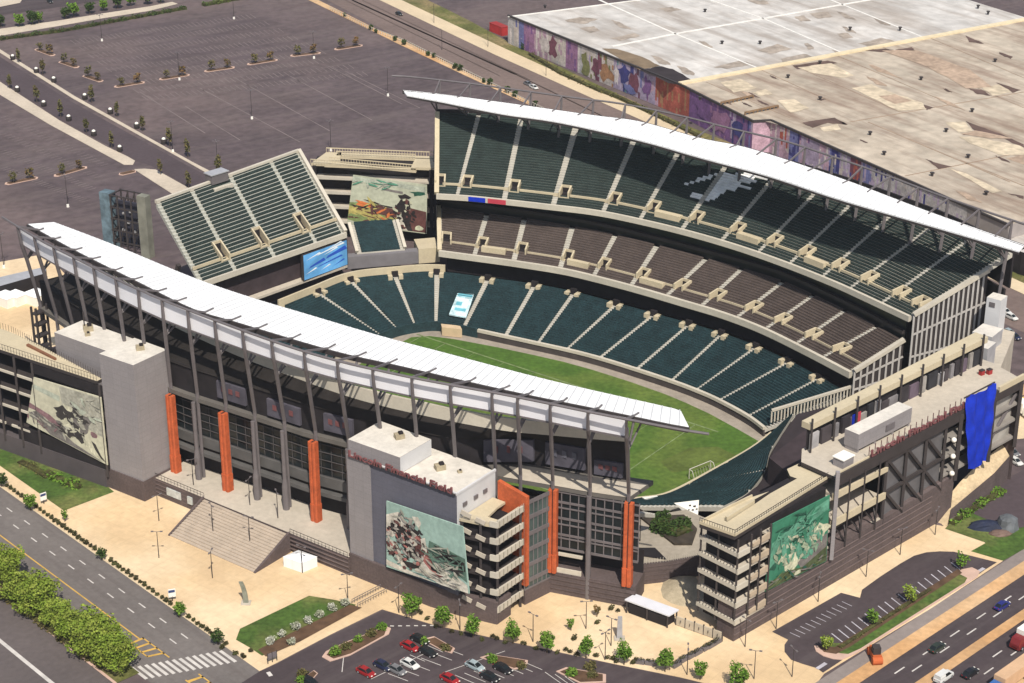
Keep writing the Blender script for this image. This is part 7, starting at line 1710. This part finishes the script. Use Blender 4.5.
t = thing('container', 'red shipping container beside the left end of the warehouse', 'container', at(499, 30)); b = MB(); p = at(499, 33); wa = math.atan2((P2 - P1).y, (P2 - P1).x); b.box(p, 9, 3.2, 3.4, wa); 
ca, sa = math.cos(wa), math.sin(wa)
for k in range(14): q = p + Vector((ca, sa, 0)) * (-4.2 + .64 * k) + Vector((sa, -ca, 0)) * 1.62; b.bar(q, q + Vector((0, 0, 3.3)), .2, .12)
b.build('container_wall', mat('container_red', (.38, .03, .03), .15, .5), t); b = MB(); b.box(p + Vector((0, 0, 3.4)), 9.2, 3.4, .15, wa); b.build('container_roof', mat('container_red_dark', (.28, .03, .03), .15), t)
for i, (x, y, c, lab) in enumerate(((986, 528, (.018, .024, .05), 'dark blue covered heap in the small right car park'), (1007, 527, (.11, .12, .13), 'grey covered dome in the small right car park'), (1000, 534, (.15, .10, .08), 'low brown heap in front of the grey dome'))):
    t = thing('covered_heap', lab, 'covered heap', at(x, y)); b = MB(); n = 10; r2 = random.Random(i); rg = []
    sx, sy, hh = ((3.8, 1.9, 1.8), (2.6, 2.6, 3.0), (2.6, 1.4, .8))[i]
    for r_, z in ((1, 0), (.92, .4), (.7, .75), (.35, .95), (.05, 1)): rg.append([at(x, y) + Vector((math.cos(2 * math.pi * k / n) * sx * r_ * (1 + r2.uniform(-.15, .15)), math.sin(2 * math.pi * k / n) * sy * r_ * (1 + r2.uniform(-.15, .15)), z * hh)) for k in range(n)])
    b.add([p for q in rg for p in q], [(a * n + k, a * n + (k + 1) % n, (a + 1) * n + (k + 1) % n, (a + 1) * n + k) for a in range(4) for k in range(n)] + [tuple(4 * n + k for k in range(n))]); b.build('cover', mat('cover_%d' % i, c, .25, .6, .7), t)


hedge('tangled low scrub under the broad verge trees', [(0, 594), (40, 622), (80, 652), (104, 668)], 3.2, 1.3, M_L3, 1300, 12)
for o in list(bpy.data.objects):
    if 'used' in o: del o['used']

# ---------------------------------------------------------------- thin haze added over the place to lift dark tones
hb = MB(); hb.prism([(-2000, -350), (2000, -350), (2000, 3300), (-2000, 3300)], -8.0, 226.0)
hm = bpy.data.materials.new('haze'); hm.use_nodes = True; hn_ = hm.node_tree.nodes
for n_ in list(hn_): hn_.remove(n_)
ho = hn_.new('ShaderNodeOutputMaterial'); pv = hn_.new('ShaderNodeVolumePrincipled')
pv.inputs['Color'].default_value = (.86, .89, .95, 1); pv.inputs['Density'].default_value = .00007; pv.inputs['Anisotropy'].default_value = .2
hm.node_tree.links.new(pv.outputs[0], ho.inputs['Volume'])
hz_ = hb.build('haze', hm); tag(hz_, kind='stuff'); hz_['label'] = 'thin pale haze added over the stadium and car parks to lift dark tones'
